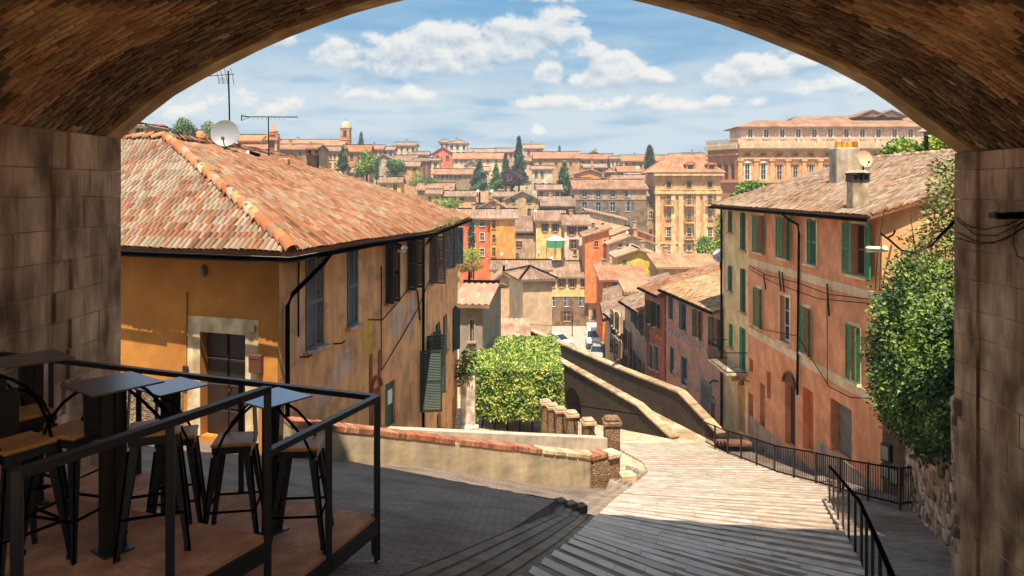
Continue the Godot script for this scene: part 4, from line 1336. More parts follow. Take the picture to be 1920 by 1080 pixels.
	b = lb(); b.x = f2
	var by: float = hy[5][2] - 0.05
	b.cbox(Vector3(2.2, by, 0.5), Vector3(3.0, 0.12, 1.0), 0.02)
	for x in [1.2, 2.2, 3.2]: b.box(Vector3(x, by - 0.22, 0.3), Vector3(0.14, 0.32, 0.6))
	obj("balcony_slab", b, mat("b3a48e", "plaster"), t)
	var rail := obj("balcony_railing", lb(), iron, t)
	b = lb(); b.x = f2
	for yy in [0.12, 1.0]: b.tube([Vector3(0.72, by + yy, 0.02), Vector3(0.72, by + yy, 0.97), Vector3(3.68, by + yy, 0.97), Vector3(3.68, by + yy, 0.02)], 0.022, 5)
	obj("handrail", b, iron, rail)
	for i in 24:
		b = lb(); b.x = f2
		var q := Vector3(0.72 + 2.96 * i / 23.0, by + 0.1, 0.97)
		b.tube([q, q + Vector3(0, 0.9, 0)], 0.011, 4)
		obj("baluster", b, iron, rail)
	pipe(t, [f2 * Vector3(0.1, -0.8, 0.12) + org, f2 * Vector3(0.1, -13, 0.12) + org], 0.06, mat("3a2a22", "plain", 0.5))

# ---------------------------------------------------------------- the row down the lane
func row_house(called: String, label: String, N: Vector2, Fa: Vector2, ey: float, by: float, hex: String, wide: float, rise: float, wins: Array, leafhex: Array, pal: Array, lichen: float, fine := true) -> Node3D:
	var t := thing(called, label, "house", V(N.x, by, N.y))
	var holes := []
	for w in wins: holes.append(on_wall(Fa, N, w + [1.15]))
	var f := facade(t, Fa, N, by - 3.0, ey + 0.05, holes, mat(hex, "clean"), 0.22)
	var l := Fa.distance_to(N)
	var glass := mat("1d2224", "plain", 0.12)
	for i in holes.size():
		glazing(t, f, holes[i], mat("7a6a58", "paint"), glass, 0.16)
		var q: Array = leafhex[i % leafhex.size()]
		leaves_on(t, f, holes[i], mat(q[0], "paint"), q[1], q[2], false)
	var b := lb()
	for h in holes:
		b = lb(); b.x = f
		surround(b, h, 0.1, 0.015)
		obj("window_surround", b, mat("c9bba6", "plaster"), t)
	# other walls
	b = nb()
	b.quado(V(N.x, by - 3, N.y), V(N.x + wide, by - 3, N.y), V(N.x + wide, ey + rise * 0.95, N.y), V(N.x, ey, N.y), V(0, 0, -1) if false else Vector3(0, 0, 1))
	b.quado(V(Fa.x, by - 3, Fa.y), V(Fa.x + wide, by - 3, Fa.y), V(Fa.x + wide, ey + rise * 0.95, Fa.y), V(Fa.x, ey, Fa.y), Vector3(0, 0, -1))
	b.quado(V(N.x + wide, by - 3, N.y), V(Fa.x + wide, by - 3, Fa.y), V(Fa.x + wide, ey + rise * 0.95, Fa.y), V(N.x + wide, ey + rise * 0.95, N.y), Vector3(1, 0, 0))
	obj("side_wall", b, mat(hex, "plaster"), t)
	var O := V(N.x - 0.4, ey - 0.1, N.y - 0.25)
	var ex := V(Fa.x - N.x, 0, Fa.y - N.y + 0.5).normalized()
	var up := V(wide + 0.4, rise, 0).normalized()
	var h := Vector2(wide + 0.4, rise).length()
	var roof := obj("roof", lb(), mat("7d5138", "roof"), t)
	if fine: lay_tiles(roof, plane_tiles(O, ex, up, l + 0.5, h), pal, lichen, 0)
	b = nb()
	b.slab(O, O + up * h, O + up * h + ex * (l + 0.5), O + ex * (l + 0.5), 0.1)
	obj("roof_deck", b, mat("8a5a3d", "roof"), roof)
	b = nb()
	b.tube([O + Vector3(-0.05, -0.1, 0), O + ex * (l + 0.5) + Vector3(-0.05, -0.1, 0)], 0.07, 6)
	obj("gutter", b, mat("4a3a32", "plain", 0.5), t)
	return t
func build_street_row() -> void:
	var dg := ["2c4a3c", 160, 150]
	var cg := ["4a5a5e", 3, 3]
	var t := row_house("pink_house", "pale pink house with grey stone doorway and sunlit tile roof, below the yellow one", Vector2(10.5, 37.6), Vector2(9.5, 46), -6.05, -13.2, "dca38e", 7.5, 2.3,
		[[1255, 1262, 556, 598], [1275, 1287, 569, 619], [1306, 1314, 583, 634], [1339, 1351, 598, 652], [1258, 1264, 652, 700], [1279, 1288, 670, 721]], [cg, cg, dg, dg, cg, ["3a5a6a", 3, 3]], PAL_SUN, 0.25)
	var Fa := Vector2(9.5, 46)
	var N := Vector2(10.5, 37.6)
	var f := frame_of(Fa, N)
	var l := Fa.distance_to(N)
	var b := lb(); b.x = f
	var dr := on_wall(Fa, N, [1317, 1332, 722, 800])
	surround(b, dr, 0.22, 0.05, false)
	obj("stone_door_frame", b, mat("a39a90", "plaster"), t)
	b = lb(); b.x = f
	b.box(Vector3((dr[0] + dr[1]) * 0.5, (dr[2] + dr[3]) * 0.5, 0.015), Vector3(dr[1] - dr[0], dr[3] - dr[2], 0.04))
	obj("grey_door", b, mat("6f6e70", "paint"), t)
	for y in [-8.55, -10.9]:
		b = lb(); b.x = f
		b.box(Vector3(l * 0.5, y, 0.01), Vector3(l, 0.2, 0.05))
		obj("string_course", b, mat("b7a69c", "plaster"), t)
	b = lb(); b.x = f
	b.box(Vector3(l * 0.86, -12.3, 0.006), Vector3(0.8, 3.2, 0.03))
	obj("brown_garage_door", b, mat("6a3a2c", "paint"), t)
	b = lb(); b.x = f
	b.tube([Vector3(l - 0.3, -9.75, 0), Vector3(l - 0.3, -9.7, 0.3), Vector3(l - 0.3, -9.85, 0.45)], 0.04, 5)
	obj("door_lamp", b, mat("2a2422", "plain", 0.5), t)
	t = row_house("red_house", "brick red house with dark shutters between the pink house and the grey row", Vector2(9.45, 46.3), Vector2(8.95, 50.4), -6.5, -15.5, "c46a50", 6.5, 2.1,
		[[1219, 1226, 564, 609], [1231, 1237, 570, 614], [1219, 1224, 647, 690], [1229, 1235, 650, 694]], [["23392e", 150, 140], ["23392e", 150, 140], ["5a6468", 3, 3], ["5a6468", 3, 3]], PAL_ORANGE, 0.15)
	b = lb(); b.x = frame_of(Vector2(8.95, 50.4), Vector2(9.45, 46.3))
	for y in [-9.4, -12.2]: b.box(Vector3(2.06, y, 0.01), Vector3(4.1, 0.2, 0.05))
	obj("string_course", b, mat("c98a5c", "plaster"), t)
	row_house("grey_house", "dull grey plastered house with dark green shutters and jutting eaves, just past the red one", Vector2(8.9, 50.6), Vector2(8.4, 55.5), -8.2, -17.5, "c8a48a", 6.0, 1.9,
		[[1207, 1213, 593, 632], [1196, 1201, 582, 619], [1187, 1191, 574, 606], [1203, 1208, 678, 720], [1194, 1198, 668, 706], [1186, 1190, 655, 696]], [["1f3a30", 165, 160], ["2a3d44", 165, 160]], PAL_PALE, 0.1)
	row_house("tan_house", "tan house with a low tiled roof and closed dark shutters, third below the pink house", Vector2(8.35, 55.7), Vector2(7.9, 61), -10.0, -19.0, "d0ae8a", 6.0, 1.8,
		[[1176, 1181, 620, 658], [1167, 1171, 612, 643], [1177, 1182, 672, 705], [1168, 1171, 660, 690]], [["20302c", 165, 160], ["33464c", 165, 160]], PAL_PALE, 0.2)
	row_house("brown_house", "brown house front in deep shade with dark green shutters, near the parking sign", Vector2(7.9, 61.2), Vector2(8.75, 70), -10.6, -20.5, "c09a7a", 6.0, 1.8,
		[[1158, 1162, 590, 622], [1149, 1152, 585, 612], [1157, 1160, 640, 668], [1148, 1151, 632, 655]], [["1f3a30", 165, 160], ["24323a", 165, 160]], PAL_PALE, 0.2)
	row_house("lower_row_house", "last shaded house of the row beside the parked van, with awning-dark windows", Vector2(8.78, 70.2), Vector2(10.7, 84), -11.2, -21.0, "c6a68a", 7.0, 1.9,
		[[1141, 1144, 580, 606], [1136, 1138, 576, 598], [1140, 1143, 620, 642]], [["22362e", 165, 160]], PAL_PALE, 0.2)

# ---------------------------------------------------------------- town houses seen from the front
var town_glass: Material
const LEAFHEX := {"g": "2f6a50", "b": "6a3b2a", "u": "6f7f92", "w": "d9d4c6", "d": "3a302a", "p": "6a4a52"}
func ribs(b: MB, a: Vector3, e: Vector3, r: Vector3, l: Vector3, base: Color) -> void:
	var w := maxf(a.distance_to(e), l.distance_to(r))
	var n := clampi(int(w / 0.36), 3, 120)
	var up := ((r + l) - (a + e))
	var nn := (e - a).cross(up).normalized()
	if nn.y < 0: nn = -nn
	var m := clampi(int(up.length() * 0.5 / 1.1) + 1, 2, 6)
	for i in n:
		var u := (i + 0.5) / n
		var du := 0.36 / n
		for j in m:
			var v0 := float(j) / m
			var v1 := float(j + 1) / m
			var q := func(uu: float, vv: float) -> Vector3: return a.lerp(e, uu).lerp(l.lerp(r, uu), vv)
			b.col = base * rf(0.72, 1.18)
			if rng.randf() < 0.12: b.col = base.lerp(Color(0.6, 0.5, 0.4), 0.5)
			var h := nn * 0.075
			var p0: Vector3 = q.call(u - du, v0) + nn * 0.004
			var p1: Vector3 = q.call(u + du, v0) + nn * 0.004
			var p2: Vector3 = q.call(u + du, v1) + nn * 0.004
			var p3: Vector3 = q.call(u - du, v1) + nn * 0.004
			var c0: Vector3 = q.call(u, v0) + h
			var c1: Vector3 = q.call(u, v1) + h
			b.quado(p0, c0, c1, p3, nn); b.quado(c0, p1, p2, c1, nn)
	b.col = Color.WHITE
func roof_plane(b: MB, a: Vector3, e: Vector3, r: Vector3, l: Vector3, base: Color, th := 0.2) -> void:
	base = base * 1.4
	b.col = base * 0.75
	b.slab(a, e, r, l, th)
	ribs(b, a, e, r, l, base)
func house(s: Array) -> Node3D:
	# [name, label, px0, px1, eave, base, d, roof, rise px, wall, roof colour, windows, options]
	var o: Dictionary = s[12] if s.size() > 12 else {}
	var d: float = s[6]
	var k := d / F
	var w: float = (s[3] - s[2]) * k
	var h: float = (s[5] - s[4]) * k
	var rise: float = s[8] * k
	var dep: float = o.get("dep", clampf(w * 0.9, 5.0, 11.0))
	# the top edge lies farther off than the eaves: depth and rise together put it where it is seen
	if s[7] in ["s", "g", "h"]:
		var part := 1.0 if s[7] == "s" else 0.5
		var yt: float = s[4] - s[8]
		var most: float = (s[8] * k) / (0.16 + maxf(0.0, yt - HY) / F)
		dep = minf(dep, maxf(most / part, 3.0))
		rise = maxf(0.14 * dep * part, (HY - yt) / F * (d + dep * part) - (HY - s[4]) * k)
	var cat: String = o.get("cat", "house")
	var t := thing(s[0], s[1], cat, P((s[2] + s[3]) * 0.5, s[5], d), deg_to_rad(o.get("rot", 0.0)))
	var wm := mat(s[9], o.get("kind", "far"))
	var rm := mat("ffffff", "roof")
	var rc := lin(s[10])
	var hw := w * 0.5
	var drop: float = o.get("drop", 5.0)
	var roof: String = s[7]
	var dl: float = o.get("dl", 0.0) * k   # extra height of the left end of a lean-to top
	var dr: float = o.get("dr", 0.0) * k
	# openings
	var holes := []
	var styles := []
	if s[11] is String:
		if s[11]:
			var q: PackedStringArray = s[11].split("x")
			var rows := int(q[0])
			var cols := int(q[1].substr(0, q[1].length() - 1))
			for j in rows:
				for i in cols:
					if rng.randf() < 0.08 and rows * cols > 3: continue
					var cx := -hw + w * (i + 0.5) / cols + rf(-0.1, 0.1)
					var ww := minf(0.9, w / cols * 0.42)
					var y1 := h - 0.7 - j * minf(3.0, (h - 0.4) / rows)
					var hh := minf(1.45, (h - 0.4) / rows * 0.62)
					if y1 - hh < 0.1: continue
					holes.append([cx - ww * 0.5, cx + ww * 0.5, y1 - hh, y1]); styles.append(q[1][-1])
	else:
		for g in s[11]:
			for px in g[4]:
				var cx: float = (px - (s[2] + s[3]) * 0.5) * k
				holes.append([cx - g[2] * 0.5 * k, cx + g[2] * 0.5 * k, (s[5] - g[1]) * k, (s[5] - g[0]) * k]); styles.append(g[3])
	var b := lb()
	var pan_h := h
	panel(b, w, -drop, pan_h, _shift(holes, hw), 0.18)
	for i in b.v.size(): b.v[i] = b.v[i] - Vector3(hw, 0, 0)
	# the part of the front above the eave line
	var z0 := 0.0
	var top := h
	if roof == "f":
		b.tri(Vector3(-hw, h, 0), Vector3(hw, h, 0), Vector3(0, h + rise, 0))
		b.tri(Vector3(hw, h, -dep), Vector3(-hw, h, -dep), Vector3(0, h + rise, -dep))
	if roof == "t": b.quad(Vector3(-hw, h, 0), Vector3(hw, h, 0), Vector3(hw, h + dr, 0), Vector3(-hw, h + dl, 0))
	for sx in [-1.0, 1.0]:
		var e := h + (dl if sx < 0 else dr)
		b.quado(Vector3(sx * hw, -drop, 0), Vector3(sx * hw, -drop, -dep), Vector3(sx * hw, e, -dep), Vector3(sx * hw, e, 0), Vector3(sx, 0, 0))
		if roof == "g": b.trio(Vector3(sx * hw, h, 0), Vector3(sx * hw, h, -dep), Vector3(sx * hw, h + rise, -dep * 0.5), Vector3(sx, 0, 0))
		if roof == "s": b.trio(Vector3(sx * hw, h, 0), Vector3(sx * hw, h, -dep), Vector3(sx * hw, h + rise, -dep), Vector3(sx, 0, 0))
	b.quado(Vector3(-hw, -drop, -dep), Vector3(hw, -drop, -dep), Vector3(hw, h + (rise if roof == "s" else 0.0), -dep), Vector3(-hw, h + (rise if roof == "s" else 0.0), -dep), Vector3(0, 0, -1))
	obj("wall", b, wm, t)
	if o.has("lower"):     # a lower storey of another make, a skin in front of the wall
		b = lb()
		var ly: float = (s[5] - o.lower[0]) * k
		var hs := []
		for q in _shift(holes, hw): hs.append(q)
		panel(b, w + 0.04, -drop, ly, hs, 0.0)
		for i in b.v.size(): b.v[i] = b.v[i] - Vector3(hw + 0.02, 0, -0.05)
		obj("stone_storey", b, mat(o.lower[1], "stone"), t)
		b = lb(); b.box(Vector3(0, ly, 0.06), Vector3(w + 0.1, 0.18, 0.14)); obj("string_course", b, mat(s[9], "far"), t)
	# windows
	for i in holes.size():
		var q: Array = holes[i]
		var st_: String = styles[i]
		var ww: float = q[1] - q[0]
		var hh: float = q[3] - q[2]
		b = lb()
		var fr := 0.10
		b.box(Vector3(0, -0.05, 0.04), Vector3(ww + 0.3, 0.1, 0.2))
		for sx in [-1, 1]: b.box(Vector3(sx * (ww + fr) * 0.5, hh * 0.5, 0.01), Vector3(fr, hh, 0.05))
		b.box(Vector3(0, hh + fr * 0.5, 0.011), Vector3(ww + 2 * fr, fr, 0.052))
		b.box(Vector3(0, hh * 0.5, -0.12), Vector3(0.06, hh, 0.05))
		b.box(Vector3(0, hh * 0.6, -0.121), Vector3(ww, 0.05, 0.048))
		var wo := obj("window", b, mat("e0d8c8" if st_ in ["w", "u"] else ("b9a68c" if st_ != "d" else s[9]), "far"), t)
		wo.position = Vector3((q[0] + q[1]) * 0.5, q[2], 0)
		inst("pane", unit_box, town_glass, wo, Transform3D(Basis.from_scale(Vector3(ww, hh, 0.02)), Vector3(0, hh * 0.5, -0.15)))
		if st_ in ["g", "b", "u", "p"]:
			var lm := mat(LEAFHEX[st_], "paint")
			for sx in [-1, 1]:
				var closed: bool = rng.randf() < 0.25 or o.get("closed", false)
				var cxx: float = sx * ww * 0.25 if closed else sx * ww * 0.76
				inst("shutter", unit_box, lm, wo, Transform3D(Basis.from_scale(Vector3(ww * 0.49, hh, 0.05)), Vector3(cxx, hh * 0.5, 0.065 if not closed else 0.0)))
	# roof
	b = lb()
	var ov := 0.45
	var y := h + 0.02
	if roof == "g":
		var sl := rise / (dep * 0.5)
		roof_plane(b, Vector3(-hw - ov, y - sl * ov, ov), Vector3(hw + ov, y - sl * ov, ov), Vector3(hw + ov, y + rise, -dep * 0.5), Vector3(-hw - ov, y + rise, -dep * 0.5), rc)
		roof_plane(b, Vector3(hw + ov, y - sl * ov, -dep - ov), Vector3(-hw - ov, y - sl * ov, -dep - ov), Vector3(-hw - ov, y + rise, -dep * 0.5 - 0.01), Vector3(hw + ov, y + rise, -dep * 0.5 - 0.01), rc)
		b.col = rc; b.tube([Vector3(-hw - ov, y + rise + 0.05, -dep * 0.5), Vector3(hw + ov, y + rise + 0.05, -dep * 0.5)], 0.14, 6)
	elif roof == "f":
		var sl := rise / hw
		for sx in [-1.0, 1.0]:
			roof_plane(b, Vector3(sx * (hw + ov), y - sl * ov, ov), Vector3(sx * (hw + ov), y - sl * ov, -dep - ov), Vector3(sx * 0.005, y + rise, -dep - ov), Vector3(sx * 0.005, y + rise, ov), rc)
		b.col = rc; b.tube([Vector3(0, y + rise + 0.05, ov), Vector3(0, y + rise + 0.05, -dep - ov)], 0.14, 6)
	elif roof == "h":
		var rl := maxf(0.02, hw - dep * 0.5)
		var sl := rise / (dep * 0.5)
		var yy := y - sl * ov * 0.6
		var A := Vector3(-hw - ov, yy, ov)
		var B := Vector3(hw + ov, yy, ov)
		var C := Vector3(hw + ov, yy, -dep - ov)
		var D := Vector3(-hw - ov, yy, -dep - ov)
		var R := Vector3(rl, y + rise, -dep * 0.5)
		var L := Vector3(-rl, y + rise, -dep * 0.5)
		roof_plane(b, A, B, R, L, rc)
		roof_plane(b, C, D, L, R, rc)
		roof_plane(b, B, C, R + Vector3(0.004, 0, -0.004), R + Vector3(0.004, 0, 0.004), rc)
		roof_plane(b, D, A, L + Vector3(-0.004, 0, 0.004), L + Vector3(-0.004, 0, -0.004), rc)
		b.col = rc
		for q in [[A, L], [B, R], [C, R], [D, L], [L, R + Vector3(0.03, 0, 0)]]: b.tube([q[0] + Vector3(0, 0.05, 0), q[1] + Vector3(0, 0.06, 0)], 0.12, 6)
	elif roof == "s":
		var sl := rise / dep
		roof_plane(b, Vector3(-hw - ov, y - sl * ov, ov), Vector3(hw + ov, y - sl * ov, ov), Vector3(hw + ov, y + rise, -dep), Vector3(-hw - ov, y + rise, -dep), rc)
	elif roof == "t":
		roof_plane(b, Vector3(-hw - ov, y + dl, ov), Vector3(hw + ov, y + dr, ov), Vector3(hw + ov, y + dr + 0.4, -dep), Vector3(-hw - ov, y + dl + 0.4, -dep), rc)
	var ro := obj("roof", b, rm, t)
	if rng.randf() < 0.55 and d > 95 and not o.has("plain"):
		b = lb()
		var cp := Vector3(rf(-0.6, 0.6) * hw, h + rise * 0.75, -dep * rf(0.35, 0.5))
		if roof == "f": cp.x = 0.3 * hw
		b.box(cp + Vector3(0, 0.35, 0), Vector3(0.55, 1.5, 0.5))
		b.box(cp + Vector3(0, 1.15, 0), Vector3(0.75, 0.1, 0.7))
		obj("chimney", b, mat("b08f74", "far"), ro)
	return t
func _shift(hs: Array, hw: float) -> Array:
	var r := []
	for q in hs: r.append([q[0] + hw, q[1] + hw, q[2], q[3]])
	return r
const RA := "a08270"
const RB := "947866"
const RC := "b08a6e"
const RD := "b88c68"
func build_town() -> void:
	town_glass = mat("23262a", "plain", 0.15)
	var H := [
		["grey_white_house", "grey house with weathered tile roof next to the hedge, behind the ochre house", 860, 905, 567, 705, 42.0, "g", 36, "a79a8c", "b5937a", [[600, 640, 7, "d", [885]]], {"rot": -7.0, "dep": 9.0, "kind": "clean", "plain": 1}],
		["slim_tower_house", "slim beige tower house with a pyramid roof beside the footbridge", 980, 1036, 522, 655, 72.0, "h", 22, "d2b494", RB, "", {"rot": 12.0, "dep": 6.5, "kind": "clean", "plain": 1}],
		["pale_gable_house", "pale windowless gable wall rising left of the slim tower house", 926, 962, 524, 640, 82.0, "f", 14, "d0b08e", RA, "", {"plain": 1, "kind": "clean"}],
		["brown_roof_house", "low house with broad brown roof behind the slim tower", 925, 1030, 505, 560, 90.0, "g", 17, "b39474", RB, "", {"plain": 1, "dep": 8.0}],
		["low_shed_house", "low tan shed under a mossy lean-to roof at the end of the hedge", 944, 984, 636, 675, 53.0, "s", 38, "b5835a", "b5937a", "", {"plain": 1, "dep": 5.0, "kind": "clean"}],
		["stone_and_yellow_house", "house with yellow upper floor over rough stone walls, closing the end of the valley street", 1031, 1104, 517, 611, 117.0, "g", 27, "e6c98c", "a58a74", [[523, 538, 8, "b", [1037, 1053, 1073, 1092]], [557, 574, 7, "u", [1036, 1062, 1090]], [583, 602, 12, "b", [1063]]], {"lower": [555, "e0c6a6"], "dep": 9.0}],
		["narrow_orange_house", "narrow orange house squeezed beside the stone and yellow one", 1104, 1128, 522, 611, 116.5, "s", 10, "e0a266", RB, [[530, 538, 5, "d", [1110, 1119]], [546, 553, 5, "d", [1110]], [560, 566, 5, "d", [1110]]], {}],
		["red_corner_house", "red house with pale window frames, in front of the cypress", 862, 919, 407, 497, 115.0, "g", 15, "cf6a42", RA, [[410, 424, 7, "u", [886, 904]], [437, 450, 7, "w", [886, 904]], [466, 480, 7, "w", [886, 904]]], {}],
		["golden_corner_house", "golden orange house with one column of windows, right of the red house", 919.3, 966, 407, 497, 114.6, "g", 15, "dc9a50", RA, [[410, 428, 6, "d", [926]], [440, 455, 6, "d", [926]], [464, 480, 6, "d", [926]]], {}],
		["loggia_house", "small house with a dark open loggia under its roof, left of the yellow house", 966, 1004, 432, 497, 125.0, "s", 26, "b39a80", RB, [[433, 442, 32, "d", [985]], [452, 463, 6, "b", [973]], [475, 486, 5, "d", [970]]], {}],
		["soft_yellow_house", "soft yellow house with two brown shuttered windows over the awning terrace", 1005, 1058, 411, 478, 124.0, "g", 17, "ecd08c", RA, [[420, 434, 7, "b", [1022, 1041]]], {}],
		["rosy_white_house", "rosy white house with brown shutters, right of the soft yellow one", 1058.5, 1103, 419, 497, 122.0, "g", 17, "ddc3b0", RA, [[424, 440, 9, "b", [1072, 1092]], [449, 466, 9, "b", [1076]], [470, 478, 6, "d", [1078]]], {}],
		["sloping_cream_house", "cream house whose roofline slopes down to the right, in front of the stone mansion", 1101, 1176, 414, 470, 138.0, "t", 4, "d8b79a", RA, [[418, 428, 6, "d", [1112]], [418, 427, 5, "d", [1130]]], {"dl": 20, "dr": 0}],
		["stone_mansion", "broad stone mansion with blue grey shutters, left of the tall golden palazzo", 1077, 1212, 353, 445, 150.0, "g", 16, "a98a72", "9f775c", [[357, 369, 8, "u", [1096, 1122, 1149, 1176]], [379, 396, 8, "u", [1096, 1122, 1149, 1176]], [412, 427, 7, "u", [1096, 1177]]], {"lower": [374, "e6cfb0"], "dep": 12.0}],
		["slit_house", "narrow brown house in the gap between stone mansion and golden palazzo", 1212.5, 1229, 366, 470, 152.0, "g", 8, "a5835f", RB, [[376, 384, 6, "g", [1219]], [396, 410, 6, "w", [1220]], [430, 440, 6, "d", [1220]]], {}],
		["orange_slope_house", "bright orange house with a slanting roof edge, below the cream sloping one", 1097, 1142, 444, 508, 116.0, "t", 4, "db7f4a", RC, [[452, 462, 7, "d", [1118]], [449, 457, 5, "w", [1134]]], {"dl": 0, "dr": 17}],
		["orange_gable_house", "orange gabled house half hidden behind a pale gable", 1144, 1222, 441, 480, 119.0, "f", 14, "d98f60", RC, [[450, 460, 6, "d", [1153]]], {}],
		["pale_pink_gable_house", "pale pink gabled house behind the yellow gable", 1143, 1226, 456, 500, 112.0, "f", 15, "dfc0a4", RC, [[452, 463, 7, "d", [1163]], [454, 463, 6, "w", [1176]]], {}],
		["yellow_gable_house", "lemon yellow gabled house with two green shuttered windows", 1157, 1237, 480, 520, 100.0, "f", 13, "ead05c", RC, [[488, 500, 7, "g", [1171, 1221]]], {"closed": true}],
		["striped_corner_house", "small white house with striped corner stones beside the yellow gable", 1237.6, 1256, 484, 520, 100.5, "s", 5, "e0cdb4", RC, [[492, 502, 5, "d", [1244]]], {}],
		["patched_roof_house", "low house with patched brown roofs between the narrow orange house and the lemon gable", 1129, 1162, 515, 545, 104.0, "s", 22, "d2b08c", RB, [[520, 529, 5, "d", [1140]]], {"dep": 6.0}],
		["orange_eave_house", "orange house with a single green shutter under a long tile roof, above the shaded row", 1130, 1212, 524, 565, 90.0, "s", 27, "dc7d44", "b5805f", [[528, 543, 9, "g", [1152]]], {"closed": true, "dep": 7.0}],
		["yellow_strip_house", "low yellow house front tucked between roofs above the red house", 1178, 1218, 546, 590, 70.0, "s", 22, "e2bd60", "b08a6c", "", {"plain": 1}],
		["plain_back_house", "plain house with mottled roof in front of the golden palazzo", 1236, 1352, 500, 540, 92.0, "s", 24, "cfa67c", "b58a68", "", {"dep": 10.0}],
		["green_shutter_gable_house", "gabled stone house with green shuttered pairs, above the red house", 948, 1010, 373, 436, 143.0, "f", 15, "bd9c76", RA, [[370, 381, 6, "g", [964, 992]], [391, 405, 6, "d", [961, 992]]], {}],
		["dusty_gable_house", "dusty pink blank gable with slanting roof above the golden corner house", 893, 955, 392, 420, 132.0, "f", 18, "c9a184", RA, "", {"plain": 1}],
		["grey_roof_house", "long low house under a grey roof, right of the green shuttered gable", 1012, 1076, 384, 415, 148.0, "g", 16, "93816e", "988070", "1x3d", {}],
		["ochre_balcony_house", "ochre house with mauve shutters left of the green shuttered gable", 924, 962, 367, 402, 152.0, "g", 8, "dba862", RB, [[372, 381, 6, "p", [938]]], {}],
		["three_window_house", "low house with three dark openings under a flat tile roof", 827, 890, 367, 392, 160.0, "g", 9, "d0a676", RB, [[369, 377, 8, "d", [837, 852, 866]]], {}],
		["long_roof_house", "long barn-like house with a dormer notch in its brown roof", 783, 848, 355, 385, 175.0, "g", 12, "9c7c5e", "9f785e", [[357, 364, 5, "d", [808, 820]]], {}],
		["ribbon_window_house", "house with a ribbon of tall windows under the eaves, left of the dark conifers", 812, 884, 326, 350, 195.0, "g", 9, "9f836a", "a87d60", [[328, 335, 4, "d", [822, 830, 838, 846, 854, 862]]], {}],
		["white_long_house", "long whitish house with a straight tile roof, left of the tall fir", 850, 946, 297, 325, 225.0, "g", 10, "d8c3a2", "b4805c", [[299, 305, 4, "d", [855, 866, 873, 900, 915, 930]]], {}],
		["tiny_white_gable_house", "tiny white gable in front of the long whitish house", 872, 896, 309, 330, 215.0, "f", 7, "e6d8c2", RA, "1x1d", {}],
		["brown_grid_house", "brown house with a grid of dark windows and a cream side", 783, 808, 301, 330, 215.0, "g", 5, "9c725a", RA, "3x3d", {}],
		["cream_side_house", "cream block attached right of the brown gridded house", 808.4, 824, 300, 330, 214.5, "g", 3, "dfc490", RA, "2x1d", {}],
		["coral_gable_house", "coral red gable below the white house on the crest", 811, 849, 287, 315, 236.0, "f", 12, "d8795c", RB, "1x2d", {}],
		["crest_white_house", "white house at the top of the skyline with a flat tile roof", 841, 876, 268, 295, 252.0, "h", 5, "e8dac6", RC, "2x3d", {}],
		["crest_tower_house", "short pale tower house at the highest point of the skyline", 824, 842, 266, 290, 256.0, "h", 5, "d8c0a4", RC, "1x2d", {}],
		["chalk_house", "chalk white house with rows of dark windows on the left skyline", 738, 779, 272, 300, 240.0, "g", 5, "d5c2aa", RB, "2x4d", {}],
		["russet_eave_house", "house with a wide russet roof near the lone skyline conifer", 676, 717, 279, 300, 230.0, "g", 7, "b58a6a", "b07a5a", "1x5d", {}],
		["grey_lane_house", "small grey house right of the wide russet roof", 717, 738, 280, 300, 232.0, "g", 5, "a8968a", RA, "1x2d", {}],
		["umber_roof_house", "house with overlapping umber roofs above the round green tree", 740, 779, 301, 325, 215.0, "g", 10, "b08c68", RB, "1x3d", {}],
		["stone_gable_house", "grey stone gable between two green trees", 702, 737, 298, 335, 205.0, "f", 9, "b2a08c", RA, [[301, 307, 4, "d", [712, 728]]], {}],
		["awning_house", "low tan house with a pale awning edge right of the round tree", 752, 785, 310, 335, 205.0, "g", 7, "bd9168", RA, "1x2d", {}],
		["yellow_end_house", "small house with a yellow end wall just over the ochre roof edge", 709, 752, 341, 370, 170.0, "g", 9, "d8b06a", RB, "1x2d", {}],
		["brick_terrace_house", "brick coloured terrace house with dark windows left of the tall fir", 882, 926, 286, 310, 248.0, "g", 7, "b57a5c", RA, "1x4d", {}],
		["far_plain_house", "plain pale house half hidden behind the tall fir", 928, 964, 284, 310, 258.0, "g", 6, "c09a7c", RA, "1x3d", {}],
		["rose_gable_house", "rose coloured house with a stepped roof right of the tall fir", 983, 1018, 277, 310, 240.0, "g", 6, "dba992", RC, "1x2d", {}],
		["wide_eaves_house", "brown house with very wide eaves right of the fir", 1002, 1087, 296, 325, 214.0, "g", 11, "bb906c", "b07d5c", [[303, 309, 5, "d", [1013, 1043, 1070]]], {}],
		["long_terrace_house", "long terrace with small pale balconies left of the pointed cypress", 1088, 1146, 297, 325, 216.0, "g", 8, "c29a74", "b07d5c", "1x5d", {}],
		["small_peak_house", "small gable peeking over the long terrace", 1095, 1131, 291, 310, 232.0, "f", 8, "c9a27e", RA, "1x2d", {}],
		["scaffold_house", "pale grey house front with stair-like scaffolding beside the fir", 998, 1036, 316, 365, 190.0, "g", 5, "c9bca4", RA, "2x3d", {}],
		["apricot_gable_house", "apricot coloured gable behind the stone mansion roof", 1080, 1131, 325, 355, 185.0, "f", 8, "e0935a", RA, "", {}],
		["cream_cube_house", "cream cube of a house left of the pointed cypress", 1145, 1161, 297, 320, 214.0, "g", 4, "dcc49c", RA, "1x2d", {}],
		["orange_roof_house", "house with a plain orange roof left below the pointed cypress", 1160, 1199, 320, 345, 200.0, "g", 9, "a58264", "c27d4e", "1x3d", {}],
		["brown_turret_house", "brown turret-like house with a stacked roof above the mansion", 1136, 1154, 322, 360, 188.0, "h", 8, "a07a60", RB, "2x1d", {}],
